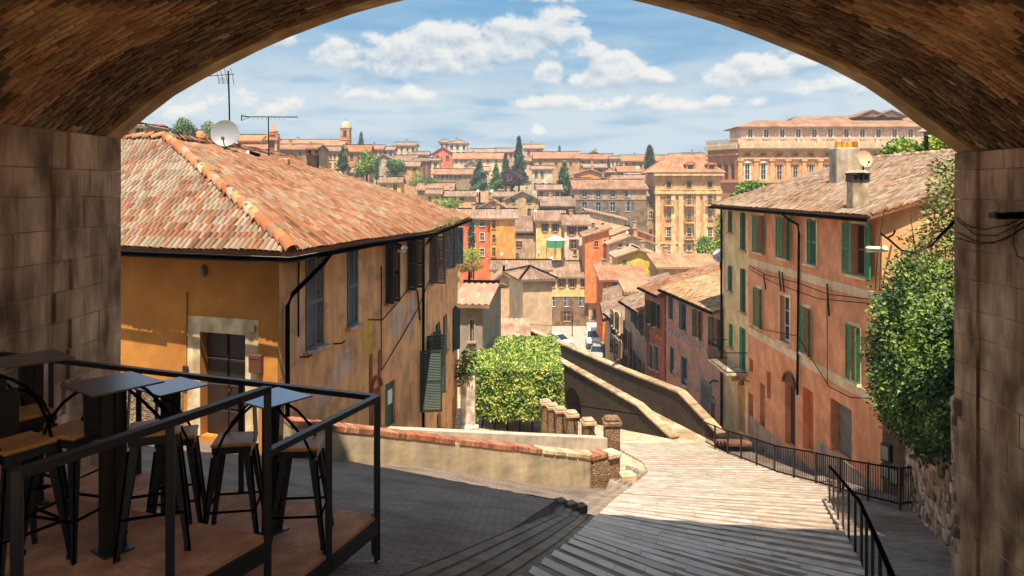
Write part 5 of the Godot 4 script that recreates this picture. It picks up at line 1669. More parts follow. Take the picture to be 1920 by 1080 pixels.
		["mixed_roof_house", "house with jumbled low roofs between turret and golden palazzo", 1152, 1212, 338, 365, 180.0, "g", 10, "b3937a", RA, "1x4d", {}],
		["ridge_house", "long house with a low orange roof behind the pointed cypress", 1168, 1262, 301, 325, 232.0, "g", 10, "b98c6a", "c08256", "1x7d", {}],
		["high_ridge_house", "long house with pale orange roof on the skyline behind the golden palazzo", 1262, 1346, 298, 320, 236.0, "g", 10, "c29672", "c8875a", "1x6d", {}],
		["roof_box_house", "small terrace box with railing on the skyline roof", 1284, 1320, 290, 300, 240.0, "g", 3, "c9a98a", RA, "1x3d", {}],
		["salmon_house", "salmon house with bright orange roof left of the big satellite dish", 342, 404, 256, 290, 130.0, "g", 11, "dba488", "d98550", [[262, 268, 4, "w", [352, 362, 384, 396]]], {}],
		["stacked_roof_house", "house with two stacked orange roofs right of the big satellite dish", 446, 488, 262, 290, 160.0, "g", 9, "c08a66", "d07e4c", "1x4d", {}],
		["long_convent", "long brown convent wing with a row of small dark windows behind the tiled roof", 440, 590, 279, 320, 150.0, "g", 8, "9c7c66", "a9795a", [[284, 294, 4, "d", [452, 466, 480, 494, 530, 546, 562, 576]]], {"cat": "convent"}],
		["church_nave", "long church roof running up to the domed bell tower", 508, 642, 272, 295, 200.0, "g", 10, "b8947c", "b88660", "1x6d", {"cat": "church"}],
		["rose_bay_house", "rose pink house front below the church roof", 560, 598, 279, 300, 185.0, "g", 6, "c98c84", RA, "1x3d", {}],
		["two_row_house", "cream house with two rows of windows below the domed bell tower", 598, 641, 282, 320, 160.0, "g", 7, "d5b488", RA, "2x5d", {}],
		["rust_roof_house", "house with stepped rust red roofs right of the domed tower", 640, 692, 283, 320, 192.0, "g", 11, "b5825e", "bd7448", "1x4d", {}],
		["tan_step_house", "small tan house just above the ochre roof edge, left of the round green tree", 650, 676, 322, 345, 166.0, "g", 7, "c8a07c", RA, "1x2d", {}],
		["sand_block_house", "sand coloured block with a low roof right of the wide cedar", 1076, 1106, 341, 366, 178.0, "g", 7, "dcc19a", RA, "1x2d", {}],
		["peach_house", "peach coloured house between the blue green conifer and the white gable", 884, 916, 319, 345, 202.0, "g", 6, "e0b491", RC, "1x2d", {}],
		["old_rose_house", "old rose house below the pale scaffolded front", 1008, 1052, 354, 376, 166.0, "g", 8, "cf9f8a", RA, "1x3d", {}],
		["ridge_cottage", "low cottage on the crest left of the coral gable", 772, 803, 289, 310, 233.0, "g", 5, "cdaa86", RB, "1x2d", {}],
		["brown_pair_house", "brown house with two dark openings under the long pale terrace", 1096, 1136, 313, 335, 199.0, "g", 6, "b8906e", RA, "1x2d", {}],
		["biscuit_house", "biscuit coloured house half behind the foot of the tall fir", 966, 1002, 301, 325, 224.0, "g", 6, "d9b994", RC, "1x3d", {}],
		["umber_gable_house", "umber gable just above the stone mansion's left roof end", 1116, 1142, 339, 356, 176.0, "f", 7, "b08a6c", RB, "1x1d", {}],
		["flat_roof_house", "narrow house with a flat tile roof left of the pointed cypress, below the cream cube", 1180, 1210, 329, 350, 188.0, "g", 5, "d3ae86", RC, "1x2d", {}],
		["small_ochre_house", "small ochre house left of the three dark openings", 800, 826, 362, 385, 158.0, "g", 7, "d6a860", RB, "1x2d", {}],
		["old_stone_house", "old pale stone house with heavy cornice at the left edge of the sky", 205, 272, 236, 275, 60.0, "h", 4, "bfae90", "8f7560", [[240, 262, 14, "d", [262]]], {"dep": 5.0}],
	]
	for s in H: house(s)

# ---------------------------------------------------------------- palaces and towers
func lintel_window(t: Node3D, x: float, y: float, w: float, h: float, z: float, frm: Material, called := "window", hood := 0, glazed := true) -> void:
	# window whose face is at z: surround, sill, sash and pane; hood 1 flat, 2 pointed
	var b := lb()
	var fr := w * 0.22
	for s in [-1, 1]: b.box(Vector3(s * (w + fr) * 0.5, h * 0.5, 0.04), Vector3(fr, h, 0.16))
	b.box(Vector3(0, h + fr * 0.5, 0.05), Vector3(w + 2 * fr, fr, 0.18))
	b.box(Vector3(0, -0.08, 0.1), Vector3(w + 2.6 * fr, 0.16, 0.34))
	if hood >= 1: b.box(Vector3(0, h + fr * 1.5, 0.16), Vector3(w + 3 * fr, fr * 0.6, 0.42))
	if hood == 2:
		for i in 6:
			var a0 := PI * i / 6
			var a1 := PI * (i + 1) / 6
			var r := w * 0.55
			b.quado(Vector3(cos(a0) * r, h + fr * 1.8 + sin(a0) * r * 0.6, 0.25), Vector3(cos(a1) * r, h + fr * 1.8 + sin(a1) * r * 0.6, 0.25), Vector3(cos(a1) * r, h + fr * 1.8, 0.25), Vector3(cos(a0) * r, h + fr * 1.8, 0.25), Vector3(0, 0, 1))
			b.quado(Vector3(cos(a0) * r, h + fr * 1.8 + sin(a0) * r * 0.6, 0.25), Vector3(cos(a1) * r, h + fr * 1.8 + sin(a1) * r * 0.6, 0.25), Vector3(cos(a1) * r, h + fr * 1.8 + sin(a1) * r * 0.6, 0.0), Vector3(cos(a0) * r, h + fr * 1.8 + sin(a0) * r * 0.6, 0.0), Vector3(cos(a0), sin(a0), 0))
	var o := obj(called, b, frm, t)
	o.position = Vector3(x, y, z)
	inst("pane", unit_box, town_glass, o, Transform3D(Basis.from_scale(Vector3(w, h, 0.02)), Vector3(0, h * 0.5, 0.02)))
	if glazed:
		b = lb()
		b.box(Vector3(0, h * 0.5, 0.04), Vector3(0.07, h, 0.05))
		for k in [0.33, 0.66]: b.box(Vector3(0, h * k, 0.041), Vector3(w, 0.05, 0.045))
		for s in [-1, 1]: b.box(Vector3(s * (w * 0.5 - 0.04), h * 0.5, 0.042), Vector3(0.08, h, 0.052))
		obj("sash", b, mat("e6e0d2", "far"), o)
func build_palace() -> void:
	# ---- golden palazzo with giant pilasters
	var d := 150.0
	var k := d / F
	var t := thing("golden_palazzo", "tall golden palazzo with cream pilasters, balconies and two roof dormers", "palace", P(1290, 478, d))
	var w := 122 * k
	var hw := w * 0.5
	var Y := func(py: float) -> float: return (478.0 - py) * k
	var X := func(px: float) -> float: return (px - 1290.0) * k
	var wall := mat("c9986a", "far")
	var cream := mat("d9b98a", "far")
	var iron := mat("3a3230", "plain", 0.6)
	var H: float = Y.call(326)
	var b := lb()
	b.box(Vector3(0, (H - 6) * 0.5, -5.5), Vector3(w, H + 6, 11))
	obj("wall", b, wall, t)
	for px in [1233, 1262, 1276, 1308, 1322, 1347]:
		b = lb()
		b.box(Vector3(X.call(px), (Y.call(362) + 0.5) * 0.5, 0.12), Vector3(px % 2 * 0.1 + 0.85, Y.call(362) - 0.5, 0.3))
		b.box(Vector3(X.call(px), Y.call(362) + 0.25, 0.2), Vector3(1.3, 0.5, 0.5))
		b.box(Vector3(X.call(px), 0.3, 0.2), Vector3(1.2, 0.8, 0.5))
		obj("pilaster", b, cream, t)
	for q in [[361, 0.5, 0.5], [326, 0.7, 0.9], [355, 0.25, 0.3], [456, 0.3, 0.2]]:
		b = lb(); b.box(Vector3(0, Y.call(q[0]), q[2] * 0.5), Vector3(w + q[2], q[1], q[2])); obj("cornice", b, cream, t)
	var fr := mat("b98a5a", "far")
	for px in [1254, 1292, 1331]:
		lintel_window(t, X.call(px), Y.call(351), 0.95, 1.15, 0.02, fr, "window", 0, false)
		lintel_window(t, X.call(px), Y.call(383), 0.85, 1.75, 0.02, fr, "window", 1)
		lintel_window(t, X.call(px), Y.call(410), 0.85, 1.6, 0.02, fr, "window", 0)
		lintel_window(t, X.call(px), Y.call(443), 0.9, 1.7, 0.02, cream, "window", 1)
		lintel_window(t, X.call(px), Y.call(470), 0.8, 1.2, 0.02, cream, "window", 0)
		for by in [[384, true], [416, px == 1292], [447, px == 1292]]:
			if not by[1]: continue
			var o := obj("balcony", lb(), cream, t)
			b = lb(); b.box(Vector3(X.call(px), Y.call(by[0]) - 0.15, 0.5), Vector3(2.0, 0.18, 0.95)); obj("balcony_slab", b, cream, o)
			b = lb()
			var y0: float = Y.call(by[0])
			b.tube([Vector3(X.call(px) - 0.95, y0 + 0.85, 0.05), Vector3(X.call(px) - 0.95, y0 + 0.85, 0.92), Vector3(X.call(px) + 0.95, y0 + 0.85, 0.92), Vector3(X.call(px) + 0.95, y0 + 0.85, 0.05)], 0.035, 4)
			for i in 14: b.tube([Vector3(X.call(px) - 0.95 + 1.9 * i / 13.0, y0 - 0.05, 0.92), Vector3(X.call(px) - 0.95 + 1.9 * i / 13.0, y0 + 0.85, 0.92)], 0.02, 4)
			obj("railing", b, iron, o)
	b = lb()
	var y := H + 0.35
	var ov := 0.8
	var A := Vector3(-hw - ov, y, ov + 0.2)
	var B := Vector3(hw + ov, y, ov + 0.2)
	var C := Vector3(hw + ov, y, -12)
	var D := Vector3(-hw - ov, y, -12)
	var R := Vector3(hw - 3, y + 3.3, -5.5)
	var L := Vector3(-hw + 3, y + 3.3, -5.5)
	roof_plane(b, A, B, R, L, lin("b98662")); roof_plane(b, B, C, R, R + Vector3(0, 0, 0.01), lin("b98662")); roof_plane(b, D, A, L, L + Vector3(0, 0, -0.01), lin("b98662")); roof_plane(b, C, D, L, R, lin("b98662"))
	var ro := obj("roof", b, mat("ffffff", "roof"), t)
	for px in [1295, 1335]:
		b = lb()
		var cx: float = X.call(px)
		b.box(Vector3(cx, y + 0.9, -1.3), Vector3(1.7, 1.5, 2.2))
		for i in 8:
			var a0 := PI * i / 8
			var a1 := PI * (i + 1) / 8
			b.quado(Vector3(cx + cos(a0) * 1.15, y + 1.5 + sin(a0) * 0.6, 0.0), Vector3(cx + cos(a1) * 1.15, y + 1.5 + sin(a1) * 0.6, 0.0), Vector3(cx + cos(a1) * 1.15, y + 1.5 + sin(a1) * 0.6, -3.4), Vector3(cx + cos(a0) * 1.15, y + 1.5 + sin(a0) * 0.6, -3.4), Vector3(cos(a0), sin(a0) + 0.01, 0))
			b.tri(Vector3(cx, y + 1.5, -0.05), Vector3(cx + cos(a0) * 1.1, y + 1.5 + sin(a0) * 0.58, -0.05), Vector3(cx + cos(a1) * 1.1, y + 1.5 + sin(a1) * 0.58, -0.05))
		var dm := obj("dormer", b, mat("b5774a", "far"), ro)
		b = lb(); b.box(Vector3(cx, y + 0.95, -0.18), Vector3(1.0, 1.0, 0.06)); obj("dormer_pane", b, town_glass, dm)

	# ---- the great orange palace above on the right
	d = 170.0
	k = d / F
	t = thing("orange_palace", "great orange palace with balustrade and attic storey on the upper right", "palace", P(1385, 475, d))
	Y = func(py: float) -> float: return (475.0 - py) * k
	X = func(px: float) -> float: return (px - 1385.0) * k
	w = X.call(1790)
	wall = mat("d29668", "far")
	var pil := mat("d4a070", "far")
	var stone := mat("cdb494", "far")
	H = Y.call(272)
	b = lb()
	b.box(Vector3(w * 0.5, (H - 8) * 0.5, -10), Vector3(w, H + 8, 20))
	obj("wall", b, wall, t)
	# the short side falls back to the left
	var sd := Transform3D(Basis(Vector3.UP, deg_to_rad(-62)), Vector3(-0.02, 0, 0))
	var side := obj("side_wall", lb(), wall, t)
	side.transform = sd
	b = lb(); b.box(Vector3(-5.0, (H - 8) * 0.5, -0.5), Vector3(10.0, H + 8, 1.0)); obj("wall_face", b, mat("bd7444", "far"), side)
	for i in 5:
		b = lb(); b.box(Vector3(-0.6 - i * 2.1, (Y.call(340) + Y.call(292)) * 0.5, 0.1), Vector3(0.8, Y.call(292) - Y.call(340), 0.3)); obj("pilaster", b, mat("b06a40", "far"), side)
		if i < 4:
			b = lb(); b.box(Vector3(-1.65 - i * 2.1, (Y.call(335) + Y.call(308)) * 0.5, 0.03), Vector3(0.9, Y.call(308) - Y.call(335), 0.1)); obj("window_pane", b, town_glass, side)
	for q in [[275, 1.0, 1.0], [289, 0.4, 0.5], [340, 0.5, 0.5]]:
		b = lb(); b.box(Vector3(-5.0, Y.call(q[0]), q[2] * 0.5), Vector3(10.2, q[1], q[2])); obj("cornice", b, stone if q[0] == 275 else pil, side)
	for q in [[274, 1.1, 1.3], [280, 0.5, 0.7], [297, 0.35, 0.45], [340, 0.6, 0.6], [348, 0.3, 0.4]]:
		b = lb(); b.box(Vector3(w * 0.5, Y.call(q[0]), q[2] * 0.5), Vector3(w + 0.4, q[1], q[2])); obj("cornice", b, stone if q[0] in [274] else pil, t)
	var px := 1390.0
	var n := 0
	var white := mat("ddd0b8", "far")
	while px < 1785:
		b = lb()
		b.box(Vector3(X.call(px - 10) + 0.9, (Y.call(340) + Y.call(299)) * 0.5, 0.12), Vector3(0.95, Y.call(299) - Y.call(340), 0.34))
		b.box(Vector3(X.call(px - 10) + 0.9, Y.call(300), 0.2), Vector3(1.35, 0.5, 0.5))
		obj("pilaster", b, pil, t)
		var wx: float = X.call(px + 11)
		var tall := n < 2
		lintel_window(t, wx, Y.call(336), 1.15, 3.1 if not tall else 3.4, 0.02, white if tall else mat("c98a58", "far"), "window", 2 if tall else 1)
		lintel_window(t, wx, Y.call(292), 1.1, 0.6, 0.02, mat("b97848", "far"), "small_window", 0, false)
		b = lb(); b.box(Vector3(wx, Y.call(384) + 1.0, 0.0), Vector3(1.0, 2.2, 0.08)); obj("lower_window", b, town_glass, t)
		px += 30.0
		n += 1
	# balustrade
	var bal := obj("balustrade", lb(), stone, t)
	b = lb()
	for i in int(w / 0.5): b.lathe(Vector3(0.2 + i * 0.5, Y.call(270) + 0.1, 0.45), [Vector2(0.08, 0.0), Vector2(0.15, 0.3), Vector2(0.07, 0.75), Vector2(0.12, 0.95)], 5)
	for i in 20: b.lathe(sd * Vector3(-0.3 - i * 0.5, Y.call(270) + 0.1, 0.45), [Vector2(0.08, 0.0), Vector2(0.15, 0.3), Vector2(0.07, 0.75), Vector2(0.12, 0.95)], 5)
	var bo := obj("balusters", b, stone, bal)
	bo.set_meta("kind", "stuff")
	b = lb()
	b.box(Vector3(w * 0.5, Y.call(270) + 1.15, 0.45), Vector3(w + 0.3, 0.22, 0.45))
	b.box(Vector3(w * 0.5, Y.call(270) + 0.02, 0.45), Vector3(w + 0.3, 0.25, 0.45))
	for i in 12: b.box(Vector3(w * i / 11.0, Y.call(270) + 0.55, 0.45), Vector3(0.6, 1.3, 0.5))
	b.x = sd
	b.box(Vector3(-5, Y.call(270) + 1.15, 0.45), Vector3(10, 0.22, 0.45))
	b.box(Vector3(-5, Y.call(270) + 0.02, 0.45), Vector3(10, 0.25, 0.45))
	obj("coping", b, stone, bal)
	# set-back attic storey
	b = lb()
	var ax0: float = X.call(1396)
	var ax1: float = X.call(1748)
	b.box(Vector3((ax0 + ax1) * 0.5, (Y.call(270) + Y.call(236)) * 0.5, -7), Vector3(ax1 - ax0, Y.call(236) - Y.call(270), 9))
	obj("attic_storey", b, mat("cdb39c", "far"), t)
	px = 1413.0
	while px < 1745:
		lintel_window(t, X.call(px), Y.call(256), 1.15, 1.8, -2.48, mat("d8c6b0", "far"), "attic_window", 0, true)
		px += 30.5
	b = lb()
	y = Y.call(236)
	roof_plane(b, Vector3(ax0 - 1, y, -1.6), Vector3(ax1 + 1, y, -1.6), Vector3(ax1 - 3, Y.call(221), -7), Vector3(ax0 + 5, Y.call(221), -7), lin("a87e60"))
	roof_plane(b, Vector3(ax0 - 1, y, -13), Vector3(ax0 - 1, y, -1.6), Vector3(ax0 + 5, Y.call(221), -7), Vector3(ax0 + 5, Y.call(221), -7.01), lin("a87e60"))
	roof_plane(b, Vector3(ax1 + 1, y, -13), Vector3(ax0 - 1, y, -13), Vector3(ax0 + 5, Y.call(221), -7.01), Vector3(ax1 - 3, Y.call(221), -7.01), lin("a87e60"))
	# upper roof further back
	var ux0: float = X.call(1512)
	var ux1: float = X.call(1760)
	roof_plane(b, Vector3(ux0 - 1, Y.call(221), -8.0), Vector3(ux1 + 1, Y.call(221), -8.0), Vector3(ux1 + 1, Y.call(204), -14), Vector3(ux0 + 3, Y.call(207), -14), lin("a98264"))
	roof_plane(b, Vector3(ux1 + 1, Y.call(221), -20), Vector3(ux0 - 1, Y.call(221), -20), Vector3(ux0 + 3, Y.call(207), -14.01), Vector3(ux1 + 1, Y.call(204), -14.01), lin("a98264"))
	for q in [X.call(1663), X.call(1700)]:
		roof_plane(b, Vector3(q - 4, Y.call(213), -6.6), Vector3(q + 0.01, Y.call(199), -6.6), Vector3(q + 0.01, Y.call(199), -13), Vector3(q - 4, Y.call(213), -13), lin("a98264"))
		roof_plane(b, Vector3(q + 4, Y.call(213), -13), Vector3(q, Y.call(199), -13), Vector3(q, Y.call(199), -6.6), Vector3(q + 4, Y.call(213), -6.6), lin("a98264"))
		b.col = lin("9c6a4a"); b.tri(Vector3(q - 3.6, Y.call(214), -6.9), Vector3(q + 3.6, Y.call(214), -6.9), Vector3(q, Y.call(201), -6.9)); b.col = Color.WHITE
	obj("roof", b, mat("ffffff", "roof"), t)

	# ---- domed bell tower
	d = 205.0
	k = d / F
	t = thing("domed_bell_tower", "square brick bell tower with a small pale dome on the skyline", "bell tower", P(648.5, 290, d))
	Y = func(py: float) -> float: return (290.0 - py) * k
	var brick := mat("b0735a", "far")
	b = lb()
	b.box(Vector3(0, (Y.call(240) - 6) * 0.5, 0), Vector3(2.5, Y.call(240) + 6, 2.5))
	obj("shaft", b, brick, t)
	for q in [[240, 3.0], [243, 2.7], [262, 2.75]]:
		b = lb(); b.box(Vector3(0, Y.call(q[0]), 0), Vector3(q[1], 0.3, q[1])); obj("cornice", b, mat("c9a07c", "far"), t)
	b = lb()
	for s in [-1, 1]: b.box(Vector3(s * 0.95, (Y.call(244) + Y.call(260)) * 0.5, 1.27), Vector3(0.5, Y.call(244) - Y.call(260), 0.14))
	obj("corner_pilaster", b, mat("bd8466", "far"), t)
	b = lb(); b.box(Vector3(0, (Y.call(246) + Y.call(257)) * 0.5, 1.26), Vector3(0.85, Y.call(246) - Y.call(257), 0.06)); obj("bell_opening", b, mat("2a1e1a", "plain", 0.9), t)
	b = lb()
	var prof := []
	for i in 9: prof.append(Vector2(1.3 * cos(PI * 0.5 * i / 8) + 0.001, 1.75 * sin(PI * 0.5 * i / 8)))
	b.lathe(Vector3(0, Y.call(239), 0), prof, 12)
	b.tube([Vector3(0, Y.call(239) + 1.7, 0), Vector3(0, Y.call(239) + 2.6, 0)], 0.06, 5)
	obj("dome", b, mat("dbb493", "far"), t)

	# ---- ornate spire with tiers
	d = 140.0
	k = d / F
	t = thing("ornate_bell_spire", "slender ornate stone bell spire in tiers, rising left of the church roof", "bell tower", P(512.5, 300, d))
	Y = func(py: float) -> float: return (300.0 - py) * k
	var sand := mat("cf9f6c", "far")
	b = lb()
	b.box(Vector3(0, Y.call(290) * 0.5 - 3, 0), Vector3(1.9, Y.call(290) + 6, 1.9))
	for sx in [-1, 1]:
		for sz in [-1, 1]: b.box(Vector3(sx * 0.75, (Y.call(290) + Y.call(262)) * 0.5, sz * 0.75), Vector3(0.4, Y.call(262) - Y.call(290), 0.4))
	obj("lower_tier", b, sand, t)
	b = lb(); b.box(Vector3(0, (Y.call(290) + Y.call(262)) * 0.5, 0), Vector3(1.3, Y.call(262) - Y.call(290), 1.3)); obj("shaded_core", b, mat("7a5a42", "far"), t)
	b = lb()
	for q in [[262, 2.5, 0.3], [259, 2.1, 0.3], [252, 1.9, 0.25], [247, 1.5, 0.25]]: b.box(Vector3(0, Y.call(q[0]), 0), Vector3(q[1], q[2], q[1]))
	for sx in [-1, 1]:
		for sz in [-1, 1]: b.lathe(Vector3(sx * 0.85, Y.call(259), sz * 0.85), [Vector2(0.15, 0), Vector2(0.2, 0.3), Vector2(0.0, 0.75)], 6)
	b.lathe(Vector3(0, Y.call(259), 0), [Vector2(0.8, 0), Vector2(0.7, 0.6), Vector2(0.75, 0.75), Vector2(0.55, 1.2), Vector2(0.6, 1.3), Vector2(0.35, 2.0), Vector2(0.3, 2.1), Vector2(0.05, 3.0), Vector2(0.0, 3.1)], 8)
	obj("spire", b, mat("c98a5e", "far"), t)

# ---------------------------------------------------------------- low walls, footbridge, retaining wall
func wall_run(called: String, label: String, A: Vector2, B: Vector2, ya: float, yb: float, base: float, th: float, m: Material, part := "wall_body") -> Node3D:
	var t := thing(called, label, "wall", V(A.x, ya - 1.0, A.y))
	var dir := (B - A).normalized()
	var nn := Vector2(-dir.y, dir.x) * th * 0.5
	var b := nb()
	var n := 14
	for i in n:
		var q := []
		for k in [i, i + 1]:
			var f := float(k) / n
			var p := A.lerp(B, f)
			var y := lerpf(ya, yb, f)
			q.append([V(p.x + nn.x, y, p.y + nn.y), V(p.x - nn.x, y, p.y - nn.y), V(p.x + nn.x, base, p.y + nn.y), V(p.x - nn.x, base, p.y - nn.y)])
		b.quado(q[0][0], q[1][0], q[1][1], q[0][1], Vector3.UP)
		b.quado(q[0][0], q[1][0], q[1][2], q[0][2], V(nn.x, 0, nn.y))
		b.quado(q[0][1], q[1][1], q[1][3], q[0][3], V(-nn.x, 0, -nn.y))
	for f in [A, B]:
		var y := ya if f == A else yb
		var out := V(-dir.x, 0, -dir.y) if f == A else V(dir.x, 0, dir.y)
		b.quado(V(f.x + nn.x, y, f.y + nn.y), V(f.x - nn.x, y, f.y - nn.y), V(f.x - nn.x, base, f.y - nn.y), V(f.x + nn.x, base, f.y + nn.y), out)
	obj(part, b, m, t)
	return t
func build_walls() -> void:
	# brick-topped wall that closes the square
	var A := Vector2(-4.95, 16.45)
	var B := Vector2(2.1, 21.95)
	var rub := mat("a8977c", "old")
	var t := wall_run("brick_topped_wall", "low rough plastered wall with a row of orange bricks along its top", A, B, -5.16, -7.86, -10.2, 0.42, rub)
	var dir := (B - A).normalized()
	var l := A.distance_to(B)
	var bm := MB.new()
	bm.cbox(Vector3.ZERO, Vector3(0.068, 0.13, 0.47), 0.008)
	var brick := bm.mesh()
	var slope := Vector3(0, -2.7, 0) + V(dir.x * l, 0, dir.y * l)
	var ex := slope.normalized()
	var ez := V(dir.y, 0, -dir.x).normalized()
	if ez.z < 0: ez = -ez
	var bs := Basis(ex, ez.cross(ex), ez)
	var tones := ["a86a48", "9c5f42", "b0765a", "8c5844", "a57058", "ab8268"]
	var n := int(slope.length() / 0.077)
	for i in n:
		var f := (i + 0.5) / n
		if f > 0.80: continue
		if i in [58, 59]: continue
		var p := V(lerpf(A.x, B.x, f), lerpf(-5.16, -7.86, f) + 0.055 + 0.006 * sin(i * 0.31), lerpf(A.y, B.y, f))
		inst("brick", brick, mat(tones[rng.randi() % 6], "tile" if false else "plaster"), t, Transform3D(bs * Basis.from_euler(Vector3(rf(-0.015, 0.015), rf(-0.02, 0.02), rf(-0.04, 0.04))), p + bs.y * rf(-0.005, 0.005) - org))
	for k in 4:
		var f := 0.805 + k * 0.049
		var b := nb()
		var p := V(lerpf(A.x, B.x, f + 0.024), lerpf(-5.16, -7.86, f + 0.024) + 0.06, lerpf(A.y, B.y, f + 0.024))
		b.cbox(p, Vector3(0.43, 0.15, 0.50), 0.03, bs * Basis.from_euler(Vector3(0, 0, rf(-0.03, 0.03))))
		obj("cap_stone", b, mat(["c9b497", "bda488", "d0bda2", "b99c7e"][k], "ground"), t)
	var b := nb()
	b.lathe(V(B.x, -10.2, B.y), [Vector2(0.23, 0.0), Vector2(0.22, 2.32)], 14)
	b.lathe(V(B.x, -7.88, B.y), [Vector2(0.25, 0.0), Vector2(0.26, 0.12), Vector2(0.2, 0.16), Vector2(0.0, 0.17)], 14)
	obj("rounded_end", b, rub, t)
	# short lower piece at its end
	t = wall_run("short_wall", "short lower wall stub with a few bricks on top, at the rounded end of the brick-topped wall", Vector2(2.3, 22.3), Vector2(3.15, 22.9), -8.05, -8.15, -10.2, 0.4, mat("bfa98a", "stone"))
	for i in 8:
		var p := Vector2(2.3, 22.3).lerp(Vector2(2.8, 22.65), i / 8.0)
		inst("brick", brick, mat(tones[i % 6], "plaster"), t, Transform3D(Basis(V(0.85, 0, 0.6).normalized(), Vector3.UP, V(0.85, 0, 0.6).normalized().cross(Vector3.UP)), V(p.x, -7.98, p.y) - org))
	b = nb(); b.cbox(V(3.0, -8.06, 22.75), Vector3(0.5, 0.16, 0.5), 0.03, Basis(Vector3.UP, 0.6)); obj("cap_stone", b, mat("cdbb9f", "ground"), t)
	# plain grey wall behind
	t = wall_run("grey_wall", "plain grey plastered wall behind the brick-topped one", Vector2(-3.75, 21.4), Vector2(3.15, 25.45), -6.82, -8.45, -11.5, 0.34, mat("b3a595", "old"))
	b = nb()
	b.cbox(V(3.42, -9.1, 25.6), Vector3(0.52, 2.1, 0.52), 0.03)
	b.cbox(V(3.42, -7.98, 25.6), Vector3(0.64, 0.16, 0.64), 0.04)
	b.cbox(V(3.42, -7.85, 25.6), Vector3(0.5, 0.12, 0.5), 0.04)
	obj("end_post", b, mat("b49c80", "stone"), t)
	# pale slab at the kerb
	org = Vector3.ZERO
	b = nb(); b.cbox(V(3.55, -9.02, 23.1), Vector3(0.5, 0.5, 0.42), 0.03, Basis(Vector3.UP, 0.3))
	tag(obj("kerb_block", b, mat("d8c0a0", "ground")), "pale stone block at the bend of the kerb, beside the short wall stub", "stone block")
	# wedge-like ramp edge with stepped stones
	t = thing("ramp_edge", "dark wedge-shaped edge of the square with stepped stones, beside the stairs", "ramp", V(1.44, -6.4, 14.4))
	for k in 3:
		b = nb()
		b.cbox(V(0.93 + 0.2 * k, plaza_y(0.9, 14.3) - 0.10 - 0.07 * k, 14.42 + 0.05 * k), Vector3(0.22, 0.16, 0.2), 0.012, Basis(Vector3.UP, 0.5))
		obj("stepped_stone", b, mat(["7f7264", "8b7d6e", "756859"][k], "ground"), t)
	b = nb()
	var w0 := V(0.03, plaza_y(0.03, 9.75) + 0.01, 9.75)
	var w1 := V(0.87, plaza_y(0.87, 14.35) + 0.02, 14.35)
	b.quado(w0, w1, w1 + Vector3(0, -0.5, 0), w0 + Vector3(0, -0.05, 0), V(1, 0, -0.2))
	b.quado(w1, w1 + V(-0.6, 0.0, 0.25), w1 + V(-0.6, -0.5, 0.25), w1 + Vector3(0, -0.5, 0), V(0.3, 0, 1))
	obj("ramp_side", b, mat("6a5d50", "stone"), t)

	# stone posts with iron railing that step down beyond the walls
	var posts := [[1103, 785, 29.0], [1072, 771, 30.5], [1051, 764, 32.0], [1036, 757, 33.5], [1024, 750, 35.0]]
	var desc := ["nearest and lowest", "second from the stairs", "middle one", "fourth from the stairs", "farthest, beside the hedge"]
	var prev := Vector3(3.3, -8.9, -26.2)
	for i in 5:
		var p := P(posts[i][0], posts[i][1], posts[i][2])
		t = thing("stone_post", "weathered stone railing post with a flat cap, %s of the row" % desc[i], "post", p - Vector3(0, 2.0, 0), 0.15, "stone posts stepping down by the hedge")
		b = lb(); b.cbox(Vector3(0, 0.85, 0), Vector3(0.42, 1.9, 0.42), 0.03); obj("shaft", b, mat("a89274", "stone"), t)
		b = lb(); b.cbox(Vector3(0, 1.86, 0), Vector3(0.56, 0.14, 0.56), 0.03); b.cbox(Vector3(0, 1.97, 0), Vector3(0.44, 0.1, 0.44), 0.04); obj("cap", b, mat("b8a285", "ground"), t)
		var r := thing("iron_railing", "rusty iron railing between stone posts, %s of the row" % desc[i], "railing", p - Vector3(0, 1.0, 0), 0.0, "railings between the stone posts")
		b = nb()
		var a := prev + Vector3(0, -0.25, 0)
		var c := p + Vector3(0, -0.25, 0)
		b.tube([a, c], 0.022, 5); b.tube([a - Vector3(0, 0.75, 0), c - Vector3(0, 0.75, 0)], 0.018, 5)
		obj("rail", b, mat("3d2c24", "plain", 0.7), r)
		for k in 9:
			var q := a.lerp(c, (k + 0.5) / 9.0)
			b = nb(); b.tube([q, q - Vector3(0, 0.75, 0)], 0.011, 4); obj("picket", b, mat("3d2c24", "plain", 0.7), r)
		prev = p

	# footbridge on the old aqueduct
	t = thing("stone_footbridge", "long stone footbridge with two parapets running left from the stairs", "footbridge", V(7.4, -12, 34.5))
	var rubble := mat("55473a", "stone")
	var cope := mat("b09a7c", "ground")
	var S := Vector2(7.44, 34.5)
	var D := Vector2(-0.38, 1.0).normalized()
	var outer := PackedVector2Array([Vector2(0, -11.6), Vector2(3.3, -10.9), Vector2(25, -10.45), Vector2(25, -18), Vector2(11.9, -18)])
	for i in 9:
		var a := PI * i / 8.0
		outer.append(Vector2(10.75 + cos(a) * 1.15, -12.9 + sin(a) * 1.05))
	outer.append(Vector2(9.6, -18)); outer.append(Vector2(0, -18))
	var fx := Transform3D(Basis(V(D.x, 0, D.y), Vector3.UP, V(D.x, 0, D.y).cross(Vector3.UP)), V(S.x, 0, S.y))
	var zs: float = signf(fx.basis.z.x)
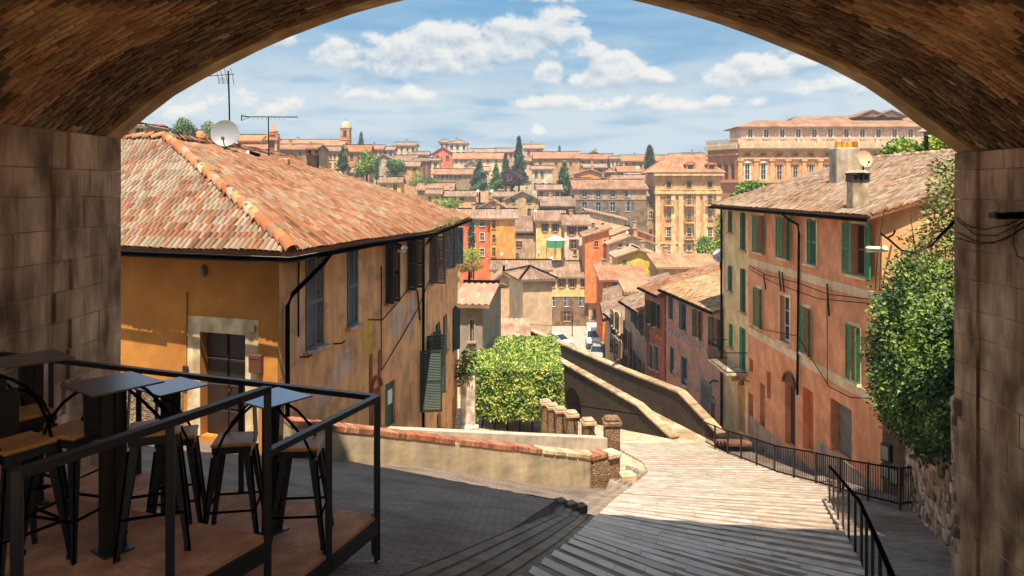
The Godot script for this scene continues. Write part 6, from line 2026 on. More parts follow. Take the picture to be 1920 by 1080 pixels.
	for side in [0, 1]:
		b = nb()
		b.x = b.x * fx
		var pol := outer
		var z0 := 0.0
		if side == 1:
			pol = PackedVector2Array([Vector2(-1.4, -11.2), Vector2(1.9, -10.05), Vector2(8, -10.25), Vector2(26, -10.5), Vector2(26, -18), Vector2(-1.4, -18)])
			z0 = -1.55 * zs if zs < 0 else 1.55
			z0 = absf(z0) * (1.0 if fx.basis.z.x > 0 else -1.0)
		var th := 0.36 * (1.0 if fx.basis.z.x > 0 else -1.0)
		if side == 0: th = th
		var tr := Geometry2D.triangulate_polygon(pol)
		for i in range(0, tr.size(), 3):
			for z in [z0, z0 + th]:
				b.trio(Vector3(pol[tr[i]].x, pol[tr[i]].y, z), Vector3(pol[tr[i + 1]].x, pol[tr[i + 1]].y, z), Vector3(pol[tr[i + 2]].x, pol[tr[i + 2]].y, z), Vector3(0, 0, (1 if z != z0 else -1) * th))
		for i in pol.size():
			var p: Vector2 = pol[i]
			var q: Vector2 = pol[(i + 1) % pol.size()]
			var e := (q - p)
			var depth := th * (4.5 if side == 0 and p.y < -11.7 and q.y < -11.7 and absf(p.x - 10.75) < 1.3 else 1.0)
			b.quad(Vector3(p.x, p.y, z0), Vector3(q.x, q.y, z0), Vector3(q.x, q.y, z0 + depth), Vector3(p.x, p.y, z0 + depth))
		obj("parapet", b, rubble, t)
		var tops := [Vector2(0.1, -11.58), Vector2(3.3, -10.9), Vector2(25, -10.45)] if side == 0 else [Vector2(-1.3, -11.15), Vector2(1.9, -10.05), Vector2(8, -10.25), Vector2(26, -10.5)]
		for i in tops.size() - 1:
			var sl: Vector2 = tops[i + 1] - tops[i]
			var m := maxi(1, int(sl.length() / 0.95))
			for k in m:
				var c: Vector2 = tops[i].lerp(tops[i + 1], (k + 0.5) / m)
				b = nb(); b.x = b.x * fx
				b.cbox(Vector3(c.x, c.y + 0.05, z0 + th * 0.5), Vector3(sl.length() / m - 0.02, 0.15, 0.5), 0.04, Basis(Vector3(0, 0, 1), sl.angle() + rf(-0.02, 0.02)))
				obj("coping_stone", b, [cope, mat("a08a6e", "ground"), mat("bda88a", "ground")][rng.randi() % 3], t)
	b = nb(); b.x = b.x * fx
	var zz := 1.0 if fx.basis.z.x > 0 else -1.0
	b.quado(Vector3(-1.5, -11.56, 0.3 * zz), Vector3(26, -11.7, 0.3 * zz), Vector3(26, -11.7, 1.6 * zz), Vector3(-1.5, -11.56, 1.6 * zz), Vector3.UP)
	b.quado(Vector3(3.0, -12.0, 0.36 * zz), Vector3(26, -12.0, 0.36 * zz), Vector3(26, -12.0, 1.5 * zz), Vector3(3.0, -12.0, 1.5 * zz), Vector3.DOWN)
	obj("bridge_path", b, mat("b9a68e", "pave"), t)
	org = Vector3.ZERO
	b = nb(); b.tube([P(1058, 757, 43.0), P(1150, 770, 38.8), P(1200, 778, 37.0)], 0.03, 5)
	tag(obj("bridge_handrail", b, mat("3a2a22", "plain", 0.6)), "thin dark handrail fixed along the outer side of the stone footbridge", "handrail")

	# retaining wall on the right with its stones
	t = thing("rubble_retaining_wall", "old rubble stone retaining wall under the ivy, right of the walkway", "wall", V(8, -7, 14))
	var pl := [Vector2(6.32, 10.45), Vector2(8.1, 13.5), Vector2(10.75, 20.2), Vector2(10.92, 21.95)]
	var tops2 := [-2.0, -2.4, -3.0, -3.0]
	b = nb()
	for i in 3:
		b.quado(V(pl[i].x, -10, pl[i].y), V(pl[i + 1].x, -10, pl[i + 1].y), V(pl[i + 1].x, tops2[i + 1], pl[i + 1].y), V(pl[i].x, tops2[i], pl[i].y), V(-1, 0, 0.2))
	b.quado(V(6.32, -2.0, 10.45), V(8.1, -2.4, 13.5), V(19, -2.4, 13.5), V(19, -2, 10.45), Vector3.UP)
	b.quado(V(8.1, -2.4, 13.5), V(10.75, -3, 20.2), V(19, -3, 20.2), V(19, -2.4, 13.5), Vector3.UP)
	b.quado(V(10.75, -3, 20.2), V(10.92, -3, 21.95), V(19, -3, 21.95), V(19, -3, 20.2), Vector3.UP)
	obj("mortar_face", b, mat("8f7a64", "stone"), t)
	var sm := [mat("a58c74", "ground"), mat("93795f", "ground"), mat("b79f88", "ground"), mat("7f6a56", "ground"), mat("c0ab95", "ground")]
	for i in 2:
		var e: Vector2 = (pl[i + 1] - pl[i]).normalized()
		var ll: float = pl[i].distance_to(pl[i + 1])
		var bx := Basis(V(e.x, 0, e.y), Vector3.UP, V(e.x, 0, e.y).cross(Vector3.UP))
		var s := 0.0
		var row := 0.0
		while row < 2.9:
			var h := rf(0.12, 0.26)
			s = rf(-0.2, 0.0)
			while s < ll - 0.1:
				var w := rf(0.18, 0.5)
				var c: Vector2 = pl[i] + e * (s + w * 0.5)
				var g := right_y(c.y) - 0.15
				if rng.randf() < 0.9:
					b = nb()
					b.cbox(V(c.x, g + row + h * 0.5 + rf(-0.03, 0.03), c.y) + bx.z * rf(-0.06, -0.01), Vector3(w - 0.015, h - 0.012, 0.16), 0.022, bx * Basis.from_euler(Vector3(rf(-0.12, 0.12), rf(-0.12, 0.12), rf(-0.14, 0.14))))
					obj("stone", b, sm[rng.randi() % 5], t)
				s += w
			row += h
	for q in [[1668, 848, 13, 34, 20.6], [1668, 883, 13, 26, 20.4], [1685, 892, 14, 34, 19.7]]:
		t = thing("meter_cabinet", ["upper small grey meter box with dark frame by the orange house corner", "lower small meter box directly below another one at the orange house corner", "meter box nearest the railing end, at the foot of the rubble wall"][[1668, 1668, 1685].find(q[0]) if q[1] != 883 else 1], "meter box", P(q[0], q[1] + q[3] * 0.5, q[4]), -1.2)
		var sx: float = q[2] / F * q[4] * 1.6
		var sy: float = q[3] / F * q[4]
		b = lb(); b.cbox(Vector3(0.0, sy * 0.5, 0.1), Vector3(sx, sy, 0.14), 0.01); obj("box_frame", b, mat("2c2622", "plain", 0.6), t)
		b = lb(); b.cbox(Vector3(0.0, sy * 0.5, 0.175), Vector3(sx * 0.72, sy * 0.74, 0.02), 0.005); obj("box_door", b, mat("8f8b82", "plain", 0.5), t)

# ---------------------------------------------------------------- foliage
var leaf_mesh: ArrayMesh
var clump_noise := FastNoiseLite.new()
func leaf_shape() -> ArrayMesh:
	if leaf_mesh == null:
		var b := lb()
		var o := Vector3.ZERO
		var l := Vector3(-0.3, 0.45, 0.07)
		var r := Vector3(0.3, 0.45, 0.07)
		var p := Vector3(0, 1, -0.05)
		b.tri(o, p, l); b.tri(o, r, p)
		leaf_mesh = b.mesh()
	return leaf_mesh
func leaf_color(p: Vector3, pal: Array, f: float) -> Color:
	clump_noise.frequency = f
	var a := clampf(0.5 + clump_noise.get_noise_3d(p.x, p.y, p.z) * 1.1 + rf(-0.28, 0.28), 0, 1)
	var c: Color = lin(pal[0]).lerp(lin(pal[1]), minf(1.0, a * 2.0)) if a < 0.5 else lin(pal[1]).lerp(lin(pal[2]), a * 2.0 - 1.0)
	return c * rf(0.85, 1.15)
func leaf_xf(p: Vector3, out: Vector3, size: float) -> Transform3D:
	var y := (out * 0.6 + Vector3(rf(-1, 1), rf(-1.0, 0.6), rf(-1, 1))).normalized()
	var z := (out + Vector3(rf(-0.7, 0.7), rf(-0.2, 0.9), rf(-0.7, 0.7))).normalized()
	var x := y.cross(z)
	if x.length() < 0.05: x = Vector3.RIGHT
	x = x.normalized()
	return Transform3D(Basis(x, y, x.cross(y)).scaled(Vector3.ONE * size * rf(0.7, 1.25)), p)
func blobs(list: Array, n: int, size: float, pal: Array, f := 0.5, core := 0.25) -> Array:
	# leaves spread through ellipsoids [centre, radii]
	var xs := []
	var cs := []
	var wsum := 0.0
	for q in list: wsum += q[1].x * q[1].y
	for q in list:
		var m := int(n * q[1].x * q[1].y / wsum)
		for i in m:
			var u := Vector3(rng.randfn(), rng.randfn(), rng.randfn()).normalized()
			var r := rf(0.3, 0.75) if rng.randf() < core else rf(0.78, 1.05)
			clump_noise.frequency = 0.9 / maxf(0.6, q[1].x)
			r += clump_noise.get_noise_3d(u.x * 2.0 + q[0].x, u.y * 2.0 + q[0].y, u.z * 2.0) * 0.5
			var p: Vector3 = q[0] + u * r * q[1]
			xs.append(leaf_xf(p - org, (u / q[1]).normalized(), size)); cs.append(leaf_color(p, pal, f))
	return [xs, cs]
func tree(s: Array) -> void:
	# [name, label, kind, px, top, base, width px, d, palette]
	var d: float = s[7]
	var k := d / F
	var foot := P(s[3], s[5], d)
	var h: float = (s[5] - s[4]) * k
	var r: float = s[6] * 0.5 * k
	var cat := "tree"
	if s[2] == "bush": cat = "bush"
	var t := thing(s[0], s[1], cat, foot)
	var lf := mat("ffffff", "leaf")
	var area: float = s[6] * (s[5] - s[4])
	var size := clampf(sqrt(r * h) * 0.13, 0.12, 0.55)
	var xs := []
	var cs := []
	var b := lb()
	if s[2] == "bush":
		var list := []
		for i in 6: list.append([foot + Vector3(rf(-0.55, 0.55) * r, h * rf(0.35, 0.6), rf(-0.5, 0.5) * r), Vector3(r * 0.55, h * 0.42, r * 0.5)])
		var q := blobs(list, clampi(int(area * 1.3), 500, 5000), size, s[8], 0.8 / r)
		xs = q[0]; cs = q[1]
		b.tube([Vector3(0, -2, 0), Vector3(0, h * 0.4, 0)], 0.06 * r + 0.03, 5)
	elif s[2] == "round":
		var list := []
		for i in 9:
			var a := TAU * i / 9.0
			list.append([foot + Vector3(cos(a) * r * rf(0.3, 0.6), h * rf(0.26, 0.78), sin(a) * r * rf(0.3, 0.6)), Vector3(r * rf(0.38, 0.55), h * rf(0.18, 0.26), r * 0.45)])
		list.append([foot + Vector3(0, h * 0.8, 0), Vector3(r * 0.5, h * 0.2, r * 0.5)])
		var q := blobs(list, clampi(int(area * 2.0), 900, 7000), size, s[8], 0.7 / r)
		xs = q[0]; cs = q[1]
		b.tube([Vector3(0, -3, 0), Vector3(0.05 * r, h * 0.4, 0), Vector3(0, h * 0.7, 0)], r * 0.11, 7, r * 0.04)
		for i in 5:
			var a := TAU * i / 5.0
			b.tube([Vector3(0, h * 0.35, 0), Vector3(cos(a) * r * 0.5, h * 0.65, sin(a) * r * 0.5)], r * 0.045, 5, r * 0.015)
	else:
		var n := clampi(int(area * 1.9), 900, 6500)
		var slim: bool = s[2] == "cypress"
		for i in n:
			var v := 1.0 - sqrt(rng.randf()) if not slim else rng.randf()
			var prof := (1.0 - v)
			if slim: prof = pow(sin(PI * clampf(v * 0.93 + 0.07, 0, 1)), 0.6) * (1.0 - v * 0.35)
			else:
				prof *= 0.68 + 0.32 * absf(sin(v * h * 2.2 / maxf(r, 1.0) * 3.0))
			var a := rf(0, TAU)
			var gap := 0.75 + 0.35 * sin(a * 3.0 + v * 17.0) * (0.4 if slim else 1.0)
			var rr := r * prof * gap * sqrt(rf(0.12, 1.0))
			var p := Vector3(cos(a) * rr, h * (0.08 + 0.92 * v) - (rr * 0.18 if not slim else 0.0), sin(a) * rr)
			xs.append(leaf_xf(p, Vector3(cos(a), 0.25 if slim else -0.15, sin(a)), size)); cs.append(leaf_color(p + foot, s[8], 0.9 / r))
		b.tube([Vector3(0, -3, 0), Vector3(0, h * 0.97, 0)], r * 0.09 + 0.05, 6, 0.02)
		if not slim:
			for i in 16:
				var v := rf(0.1, 0.85)
				var a := rf(0, TAU)
				b.tube([Vector3(0, h * v, 0), Vector3(cos(a) * r * (1 - v) * 0.8, h * v - r * 0.1, sin(a) * r * (1 - v) * 0.8)], 0.06, 4, 0.02)
	obj("trunk", b, mat("5a4636", "plain", 0.9), t)
	many("crown", leaf_shape(), lf, t, xs, cs, "")
const G_FIR := ["1f3420", "35502c", "55703c"]
const G_MID := ["2c4a1e", "4a6c2a", "7a9440"]
const G_BRIGHT := ["3f6020", "66882e", "9aae46"]
const G_YELLOW := ["7a8a22", "a8ac30", "c8c04a"]
func build_trees() -> void:
	for s in [
		["tall_fir", "tallest dark fir, rising above the rooftops near the middle of the skyline", "fir", 973, 253, 352, 44, 200.0, G_FIR],
		["blue_conifer", "broad blue green conifer left of the tall fir", "fir", 899, 300, 358, 46, 188.0, ["22362c", "3d5744", "62785a"]],
		["green_conifer", "bright green conifer between the blue green one and the plum tree", "fir", 930, 306, 356, 32, 186.0, G_MID],
		["dark_fir", "shorter dark fir leaning against the tall fir", "fir", 948, 286, 350, 28, 198.0, G_FIR],
		["plum_tree", "purple leaved plum tree at the foot of the tall fir", "round", 960, 318, 358, 40, 184.0, ["3a1c22", "55303a", "6f4650"]],
		["cedar", "wide green cedar in front of the wide-eaved brown house", "fir", 1058, 300, 368, 48, 172.0, G_MID],
		["pointed_cypress", "stout pointed cypress standing alone on the skyline left of the golden palazzo", "cypress", 1218, 273, 330, 26, 200.0, G_FIR],
		["far_conifer", "tiny dark conifer on the ridge behind the wide-eaved house", "cypress", 1049, 273, 288, 8, 250.0, G_FIR],
		["lone_conifer", "small lone conifer on the skyline right of the domed tower", "fir", 677, 245, 280, 18, 225.0, G_FIR],
		["dusky_conifer", "dusky conifer just above the ochre roof, below the domed tower", "fir", 643, 272, 322, 30, 150.0, ["22361f", "3c5232", "5a6c40"]],
		["round_green_tree", "round bright green tree above the ochre roof edge", "round", 687, 285, 334, 46, 150.0, G_BRIGHT],
		["small_cypress", "small dark cypress right of the round green tree", "cypress", 706, 298, 340, 15, 149.0, G_FIR],
		["park_tree", "spreading green tree in front of the umber roofs", "round", 742, 300, 334, 42, 190.0, G_MID],
		["lime_bush", "lime yellow bush among brown roofs", "bush", 781, 319, 333, 22, 188.0, G_YELLOW],
		["hedge_bank", "long green bank of shrubs below the brown gridded house", "bush", 800, 330, 350, 62, 180.0, G_MID],
		["garden_shrub", "green shrubs right of the long barn-like roof", "bush", 868, 348, 364, 26, 172.0, G_BRIGHT],
		["slope_shrub", "strip of green shrubs along the ochre roof's far edge", "bush", 832, 372, 392, 60, 140.0, G_BRIGHT],
		["skyline_tree", "round tree on the left skyline beside a rust red chimney", "round", 345, 222, 272, 44, 110.0, G_MID],
		["left_bush", "olive bush under the rust red chimney", "bush", 288, 234, 266, 44, 80.0, G_MID],
		["pale_tree", "small pale tree peeking left of the satellite dish", "round", 392, 226, 262, 28, 120.0, ["5a6a3a", "86905a", "aeb07a"]],
		["red_house_cypress", "slim dark cypress in front of the red house", "cypress", 884, 410, 482, 17, 108.0, G_FIR],
		["yellow_bush", "yellow green bush at the foot of the slim cypress", "bush", 888, 463, 497, 40, 106.0, G_YELLOW],
		["roof_garden", "rust and green plants along the top of the grey house's roof", "bush", 880, 488, 508, 60, 60.0, ["5a5a28", "8a7a34", "b07a3c"]],
		["palazzo_bush", "round green bush at the foot of the golden palazzo", "bush", 1330, 443, 484, 50, 108.0, G_BRIGHT],
		["roof_edge_tree", "green tree crown behind the left end of the orange house's roof", "round", 1405, 343, 400, 84, 56.0, G_BRIGHT],
		["side_creeper", "pale green creeper left of the yellow house under its eaves", "bush", 1352, 395, 470, 20, 62.0, ["6a7a3a", "96a050", "b8bc70"]],
		["vine_left", "tangled green vine sprawling behind the orange house's ridge", "bush", 1685, 262, 320, 90, 36.0, G_BRIGHT],
		["vine_right", "brightest green vine right behind the ridge next to the arch pier", "bush", 1765, 245, 310, 80, 35.0, ["5a7a20", "86a42e", "b4c84a"]],
	]: tree(s)
	var lf := mat("ffffff", "leaf")
	# clipped hedge
	var t := thing("clipped_hedge", "big clipped hedge with sunlit yellow green top, left of the stone footbridge", "hedge", V(0.3, -11.3, 38))
	var xs := []
	var cs := []
	var boxes := [[Vector3(-1.72, -11.15, -40.6), Vector3(2.38, -8.72, -36.1), 22000], [Vector3(-0.95, -11.3, -45.5), Vector3(2.6, -8.95, -41.2), 8000]]
	var b := nb()
	for q in boxes:
		var lo: Vector3 = q[0]
		var hi: Vector3 = q[1]
		var c := (lo + hi) * 0.5
		var h := (hi - lo) * 0.5
		b.cbox(c, (hi - lo) - Vector3.ONE * 0.5, 0.35)
		for i in q[2]:
			var u := Vector3(rf(-1, 1), rf(-1, 1), rf(-1, 1))
			var ax: int = [0, 1, 1, 2, 2, 0][rng.randi() % 6]
			u[ax] = signf(u[ax])
			if ax == 1: u.y = 1.0
			# rounded shoulders and an uneven clipped face
			var e := u
			var m := sqrt(maxf(0.0, u.x * u.x + u.y * u.y + u.z * u.z))
			e = u * lerpf(1.0, 1.28 / maxf(m, 1.0), 0.10)
			clump_noise.frequency = 0.9
			var p := c + e * h * (1.0 + 0.07 * clump_noise.get_noise_3d(u.x * h.x * 2.0, u.y * h.y * 2.0, u.z * h.z * 2.0) + rf(-0.06, 0.03))
			xs.append(leaf_xf(p - org, (u * Vector3(absf(u.x) ** 4, absf(u.y) ** 4, absf(u.z) ** 4)).normalized(), 0.15)); cs.append(leaf_color(p, ["4a6a22", "7c9836", "c0c45e"], 1.6))
	obj("added_core", b, mat("26331a", "plain", 0.9), t)  # solid dark core added inside the hedge to block light
	many("foliage", leaf_shape(), lf, t, xs, cs, "")
	b = nb()
	for i in 7: b.tube([V(-1.5 + i * 0.62, -12.2, 36.5), V(-1.4 + i * 0.6, -10.9, 36.7)], 0.05, 5)
	obj("stems", b, mat("4a3a2a", "plain", 0.9), t)
	# ivy and shrubs over the retaining wall
	t = thing("ivy_mass", "dense ivy hanging over the rubble wall between the orange house and the arch pier", "ivy", V(8.9, -5, 16))
	var green := [[1700, 640, 17.9, 0.95, 1.1], [1735, 580, 17.0, 1.1, 1.2], [1715, 715, 16.8, 0.9, 0.9], [1765, 655, 15.4, 0.95, 1.2], [1690, 760, 17.2, 0.55, 0.6], [1755, 745, 15.0, 0.85, 0.8], [1775, 795, 14.2, 0.5, 0.5], [1668, 690, 18.6, 0.45, 0.8], [1790, 700, 14.4, 0.7, 1.0], [1725, 775, 15.9, 0.55, 0.5]]
	var list := []
	for g in green: list.append([P(g[0], g[1], g[2]), Vector3(g[3], g[4], g[3] * 0.9)])
	for g in [[1760, 640, 14.7, 0.5, 0.7], [1772, 730, 13.8, 0.45, 0.6], [1748, 690, 14.4, 0.45, 0.5], [1780, 820, 13.4, 0.4, 0.45], [1715, 800, 16.2, 0.4, 0.4], [1735, 830, 15.0, 0.3, 0.4]]: list.append([P(g[0], g[1], g[2]), Vector3(g[3], g[4], g[3])])
	var q := blobs(list, 30000, 0.11, ["26441a", "486c22", "8ca03a"], 1.3, 0.3)
	many("leaves", leaf_shape(), lf, t, q[0], q[1], "")
	b = nb()
	for g in green:
		var p := P(g[0], g[1], g[2])
		b.tube([Vector3(p.x + 0.3, -2.8, p.z), p + Vector3(0.2, 0.3, 0), p], 0.03, 4)
	obj("stems", b, mat("4a3a2a", "plain", 0.9), t)
	t = thing("wild_shrub", "loose olive shrub with bare twigs growing above the ivy against the gable", "shrub", V(11, -3, 18))
	list = []
	for g in [[1760, 480, 18.4, 0.85, 0.9], [1720, 520, 18.6, 0.7, 0.6], [1780, 400, 18.6, 0.6, 0.9], [1745, 560, 17.6, 0.8, 0.7], [1785, 330, 19.5, 0.55, 0.6], [1690, 545, 19.0, 0.4, 0.4], [1770, 585, 16.4, 0.8, 0.7]]: list.append([P(g[0], g[1], g[2]), Vector3(g[3], g[4], g[3])])
	q = blobs(list, 6500, 0.12, ["4d5a26", "7c8440", "b0a862"], 0.9, 0.5)
	many("leaves", leaf_shape(), lf, t, q[0], q[1], "")
	b = nb()
	for i in 26:
		var p := P(rf(1700, 1790), rf(400, 600), rf(16.6, 18.6))
		b.tube([Vector3(p.x + rf(-0.4, 0.6), -3.0, p.z + rf(-0.4, 0.4)), p.lerp(Vector3(p.x + 0.2, -2.0, p.z), 0.4), p], 0.016, 4, 0.006)
	obj("twigs", b, mat("a8987a", "plain", 0.9), t)
	# oleander on a white pier
	t = thing("plant_pier", "whitewashed pier between the ochre house and the hedge", "pier", P(877, 800, 33.8))
	b = lb(); b.cbox(Vector3(0, 0.6, -0.3), Vector3(0.66, 3.4, 0.7), 0.03); obj("pier_body", b, mat("c9c2b6", "plaster"), t)
	b = lb(); b.cbox(Vector3(0.1, -0.05, 0.2), Vector3(0.8, 0.3, 0.5), 0.03); obj("pier_foot", b, mat("e2ddd2", "plaster"), t)
	t = thing("oleander", "potted oleander with pinkish buds on top of the whitewashed pier", "potted plant", P(877, 716, 33.8))
	list = [[P(876, 690, 34.0), Vector3(0.42, 0.62, 0.4)], [P(880, 668, 34.0), Vector3(0.34, 0.45, 0.35)], [P(870, 705, 33.9), Vector3(0.35, 0.4, 0.35)]]
	q = blobs(list, 900, 0.16, ["2f4f1c", "587a2c", "9aa850"], 0.9, 0.5)
	many("leaves", leaf_shape(), lf, t, q[0], q[1], "")
	b = lb(); b.lathe(Vector3(0, 0, -0.2), [Vector2(0.0, 0.0), Vector2(0.22, 0.0), Vector2(0.3, 0.3), Vector2(0.27, 0.3)], 10); obj("flower_pot", b, mat("b86a44", "plaster"), t)

# ---------------------------------------------------------------- terrace with stools and tables
const DU := Vector2(-0.937, 0.35)      # along the far rail, away to the left
const DV := Vector2(0.35, 0.937)       # away from the camera
func build_terrace() -> void:
	var steel := mat("26211f", "plain", 0.42, 0.2)
	var lo := -2.815
	var hi := -2.37
	var C0 := Vector2(-1.166, 6.45)
	var J := C0 - DV * 1.44
	var t := thing("bar_terrace", "raised terrace of brown boards with black steel railing under the arch", "terrace", V(-3, -3.3, 5.5))
	var board := ["d8956a", "de9b70", "d08d62", "e2a278"]
	var L := 4.75
	# lower level: boards run along the far rail
	var fx := func(u: float, v: float, y: float) -> Vector3:
		var p := C0 + DU * u + DV * v
		return V(p.x, y, p.y)
	for k in 4:
		for j in 2:
			var b := nb()
			var u0 := L * k / 4.0
			var v0 := -1.44 * (j + 1) / 2.0
			b.slab(fx.call(u0 + L / 4 - 0.006, v0 + 0.003, lo), fx.call(u0 + 0.002, v0 + 0.003, lo), fx.call(u0 + 0.002, v0 + 0.717, lo), fx.call(u0 + L / 4 - 0.006, v0 + 0.717, lo), 0.03)
			obj("deck_board", b, mat(board[(k + j) % 4], "wood", 0.8), t)
	# upper level, nearer
	var N := Vector2(-2.40, 3.62)
	var vd := (N - J).normalized()
	var ux := func(u: float, v: float, y: float) -> Vector3:
		var p := J + DU * u + vd * v
		return V(p.x, y, p.y)
	for k in 4:
		for j in 3:
			var b := nb()
			var u0 := 4.4 * k / 4.0
			var v0 := 0.62 * j
			b.slab(ux.call(u0 + 1.095, v0 + 0.616, hi), ux.call(u0 + 0.002, v0 + 0.616, hi), ux.call(u0 + 0.002, v0 + 0.002, hi), ux.call(u0 + 1.095, v0 + 0.002, hi), 0.03)
			obj("deck_board", b, mat(board[(k * 2 + j) % 4], "wood", 0.8), t)
	# frame beams
	for q in [[fx.call(0, 0, lo - 0.09), fx.call(0, -1.5, lo - 0.09)], [fx.call(0, 0, lo - 0.09), fx.call(L, 0, lo - 0.09)], [fx.call(0, -1.44, lo - 0.09), fx.call(L, -1.44, lo - 0.09)], [ux.call(0, 0, hi - 0.09), ux.call(0, 2.0, hi - 0.09)], [ux.call(0, 0, hi - 0.09), ux.call(4.4, 0, hi - 0.09)]]:
		var b := nb(); b.bar(q[0], q[1], 0.05, 0.12); obj("frame_beam", b, steel, t)
	for q in [[0.02, 0.0], [0.02, -0.72], [L, 0.0], [2.3, 0.0]]:
		var p: Vector3 = fx.call(q[0], q[1], 0)
		var g := plaza_y(p.x, -p.z)
		var b := nb()
		b.box(Vector3(p.x, (lo + g + 0.08) * 0.5, p.z), Vector3(0.06, lo - g - 0.08, 0.06), Basis(Vector3.UP, 0.36))
		obj("deck_leg", b, steel, t)
		b = nb()
		b.tube([Vector3(p.x, g + 0.01, p.z), Vector3(p.x, g + 0.12, p.z)], 0.012, 6)
		b.lathe(Vector3(p.x, g, p.z), [Vector2(0.045, 0.0), Vector2(0.045, 0.012), Vector2(0.015, 0.025), Vector2(0, 0.025)], 10)
		obj("levelling_foot", b, mat("8a8a8a", "plain", 0.35, 0.8), t)
	var br := nb(); br.bar(fx.call(0, 0, lo - 0.42), fx.call(0.9, -0.35, lo - 0.42), 0.05, 0.05); obj("brace", br, steel, t)
	# posts and rails
	var rail := []
	var ry := -1.80
	rail.append([fx.call(0, 0.0, ry), fx.call(L + 0.6, 0.0, ry + 0.02)])
	rail.append([fx.call(0, 0, ry), fx.call(0, -1.44, ry)])
	rail.append([ux.call(0, 0, -1.366), ux.call(0, J.distance_to(N), -1.38)])
	for q in rail:
		var b := nb(); b.bar(q[0], q[1], 0.06, 0.045); obj("rail", b, steel, t)
	for q in [[fx.call(0, 0, 0), -3.2, ry], [fx.call(0, -0.72, 0), lo - 0.12, ry], [fx.call(1.45, 0, 0), lo, ry], [fx.call(2.7, 0, 0), lo, ry], [fx.call(3.9, 0, 0), lo, ry], [ux.call(0, 0, 0), -3.4, -1.35], [ux.call(0, 0.78, 0), hi - 0.6, -1.38], [ux.call(0, J.distance_to(N), 0), hi - 0.9, -1.36]]:
		var b := nb()
		b.cbox(Vector3(q[0].x, (q[1] + q[2]) * 0.5, q[0].z), Vector3(0.05, q[2] - q[1], 0.05), 0.004, Basis(Vector3.UP, 0.36))
		obj("post", b, steel, t)

	# stool: one built, the rest copied
	var wood := mat("d08c44", "wood", 0.42)
	var s := thing("bar_stool", "", "bar stool", Vector3.ZERO, 0.0, "bar stools on the terrace")
	var b := lb()
	b.cbox(Vector3(0, 0.765, 0), Vector3(0.32, 0.026, 0.32), 0.009)
	obj("seat", b, wood, s)
	b = lb()
	for q in [[0, 1], [0, -1], [1, 0], [-1, 0]]: b.box(Vector3(q[0] * 0.145, 0.725, q[1] * 0.145), Vector3(0.30 if q[0] == 0 else 0.012, 0.05, 0.30 if q[0] != 0 else 0.012))
	obj("seat_apron", b, steel, s)
	for sx in [-1.0, 1.0]:
		for sz in [-1.0, 1.0]:
			b = lb()
			var tp := Vector3(sx * 0.135, 0.75, sz * 0.135)
			var ft := Vector3(sx * 0.215, 0.0, sz * 0.215)
			# folded sheet leg: wide under the seat, narrow at the foot, ribbed in the middle
			var k := [[0.0, 0.058], [0.35, 0.047], [0.75, 0.031], [1.0, 0.024]]
			for i in 3:
				var p0 := tp.lerp(ft, k[i][0])
				var p1 := tp.lerp(ft, k[i + 1][0])
				var w0: float = k[i][1]
				var w1: float = k[i + 1][1]
				var ax := Vector3(-sx, 0, 0)
				var az := Vector3(0, 0, -sz)
				b.quado(p0, p0 + ax * w0, p1 + ax * w1, p1, Vector3(0, 0, sz))
				b.quado(p0, p0 + az * w0, p1 + az * w1, p1, Vector3(sx, 0, 0))
				b.quado(p0 + ax * w0, p0 + az * w0, p1 + az * w1, p1 + ax * w1, Vector3(-sx, 0, -sz))
			b.tube([tp.lerp(ft, 0.1) + Vector3(sx, 0, sz) * 0.006, ft + Vector3(sx, 0.02, sz) * 0.006], 0.009, 5)
			obj("leg", b, steel, s)
			b = lb(); b.lathe(ft - Vector3(sx, 0, sz) * 0.012, [Vector2(0.0, 0), Vector2(0.018, 0), Vector2(0.018, 0.03), Vector2(0, 0.035)], 8); obj("rubber_foot", b, mat("0f0f0f", "plain", 0.8), s)
	b = lb()
	var fy := 0.25
	var fr := 0.185
	for i in 4:
		var q0 := Vector3([-1, 1, 1, -1][i], 0, [-1, -1, 1, 1][i]) * fr + Vector3(0, fy, 0)
		var q1 := Vector3([1, 1, -1, -1][i], 0, [-1, 1, 1, -1][i]) * fr + Vector3(0, fy, 0)
		b.tube([q0, q1], 0.010, 6)
	obj("footrest", b, steel, s)
	b = lb()
	b.tube([Vector3(-0.1, 0.5, -0.155), Vector3(0.1, 0.5, -0.155)], 0.007, 5); b.tube([Vector3(-0.1, 0.5, 0.155), Vector3(0.1, 0.5, 0.155)], 0.007, 5)
	obj("cross_brace", b, steel, s)
	b = lb()
	b.tube([Vector3(-0.15, 0.70, 0.12), Vector3(-0.155, 0.86, 0.05), Vector3(-0.15, 0.99, -0.06), Vector3(-0.12, 1.05, -0.13), Vector3(-0.06, 1.07, -0.165), Vector3(0.06, 1.07, -0.165), Vector3(0.12, 1.05, -0.13), Vector3(0.15, 0.99, -0.06), Vector3(0.155, 0.86, 0.05), Vector3(0.15, 0.70, 0.12)], 0.011, 7)
	obj("back_hoop", b, steel, s)
	b = lb()
	b.cbox(Vector3(0, 0.92, -0.158), Vector3(0.17, 0.32, 0.006), 0.003, Basis.from_euler(Vector3(0.05, 0, 0)))
	obj("back_plate", b, steel, s)
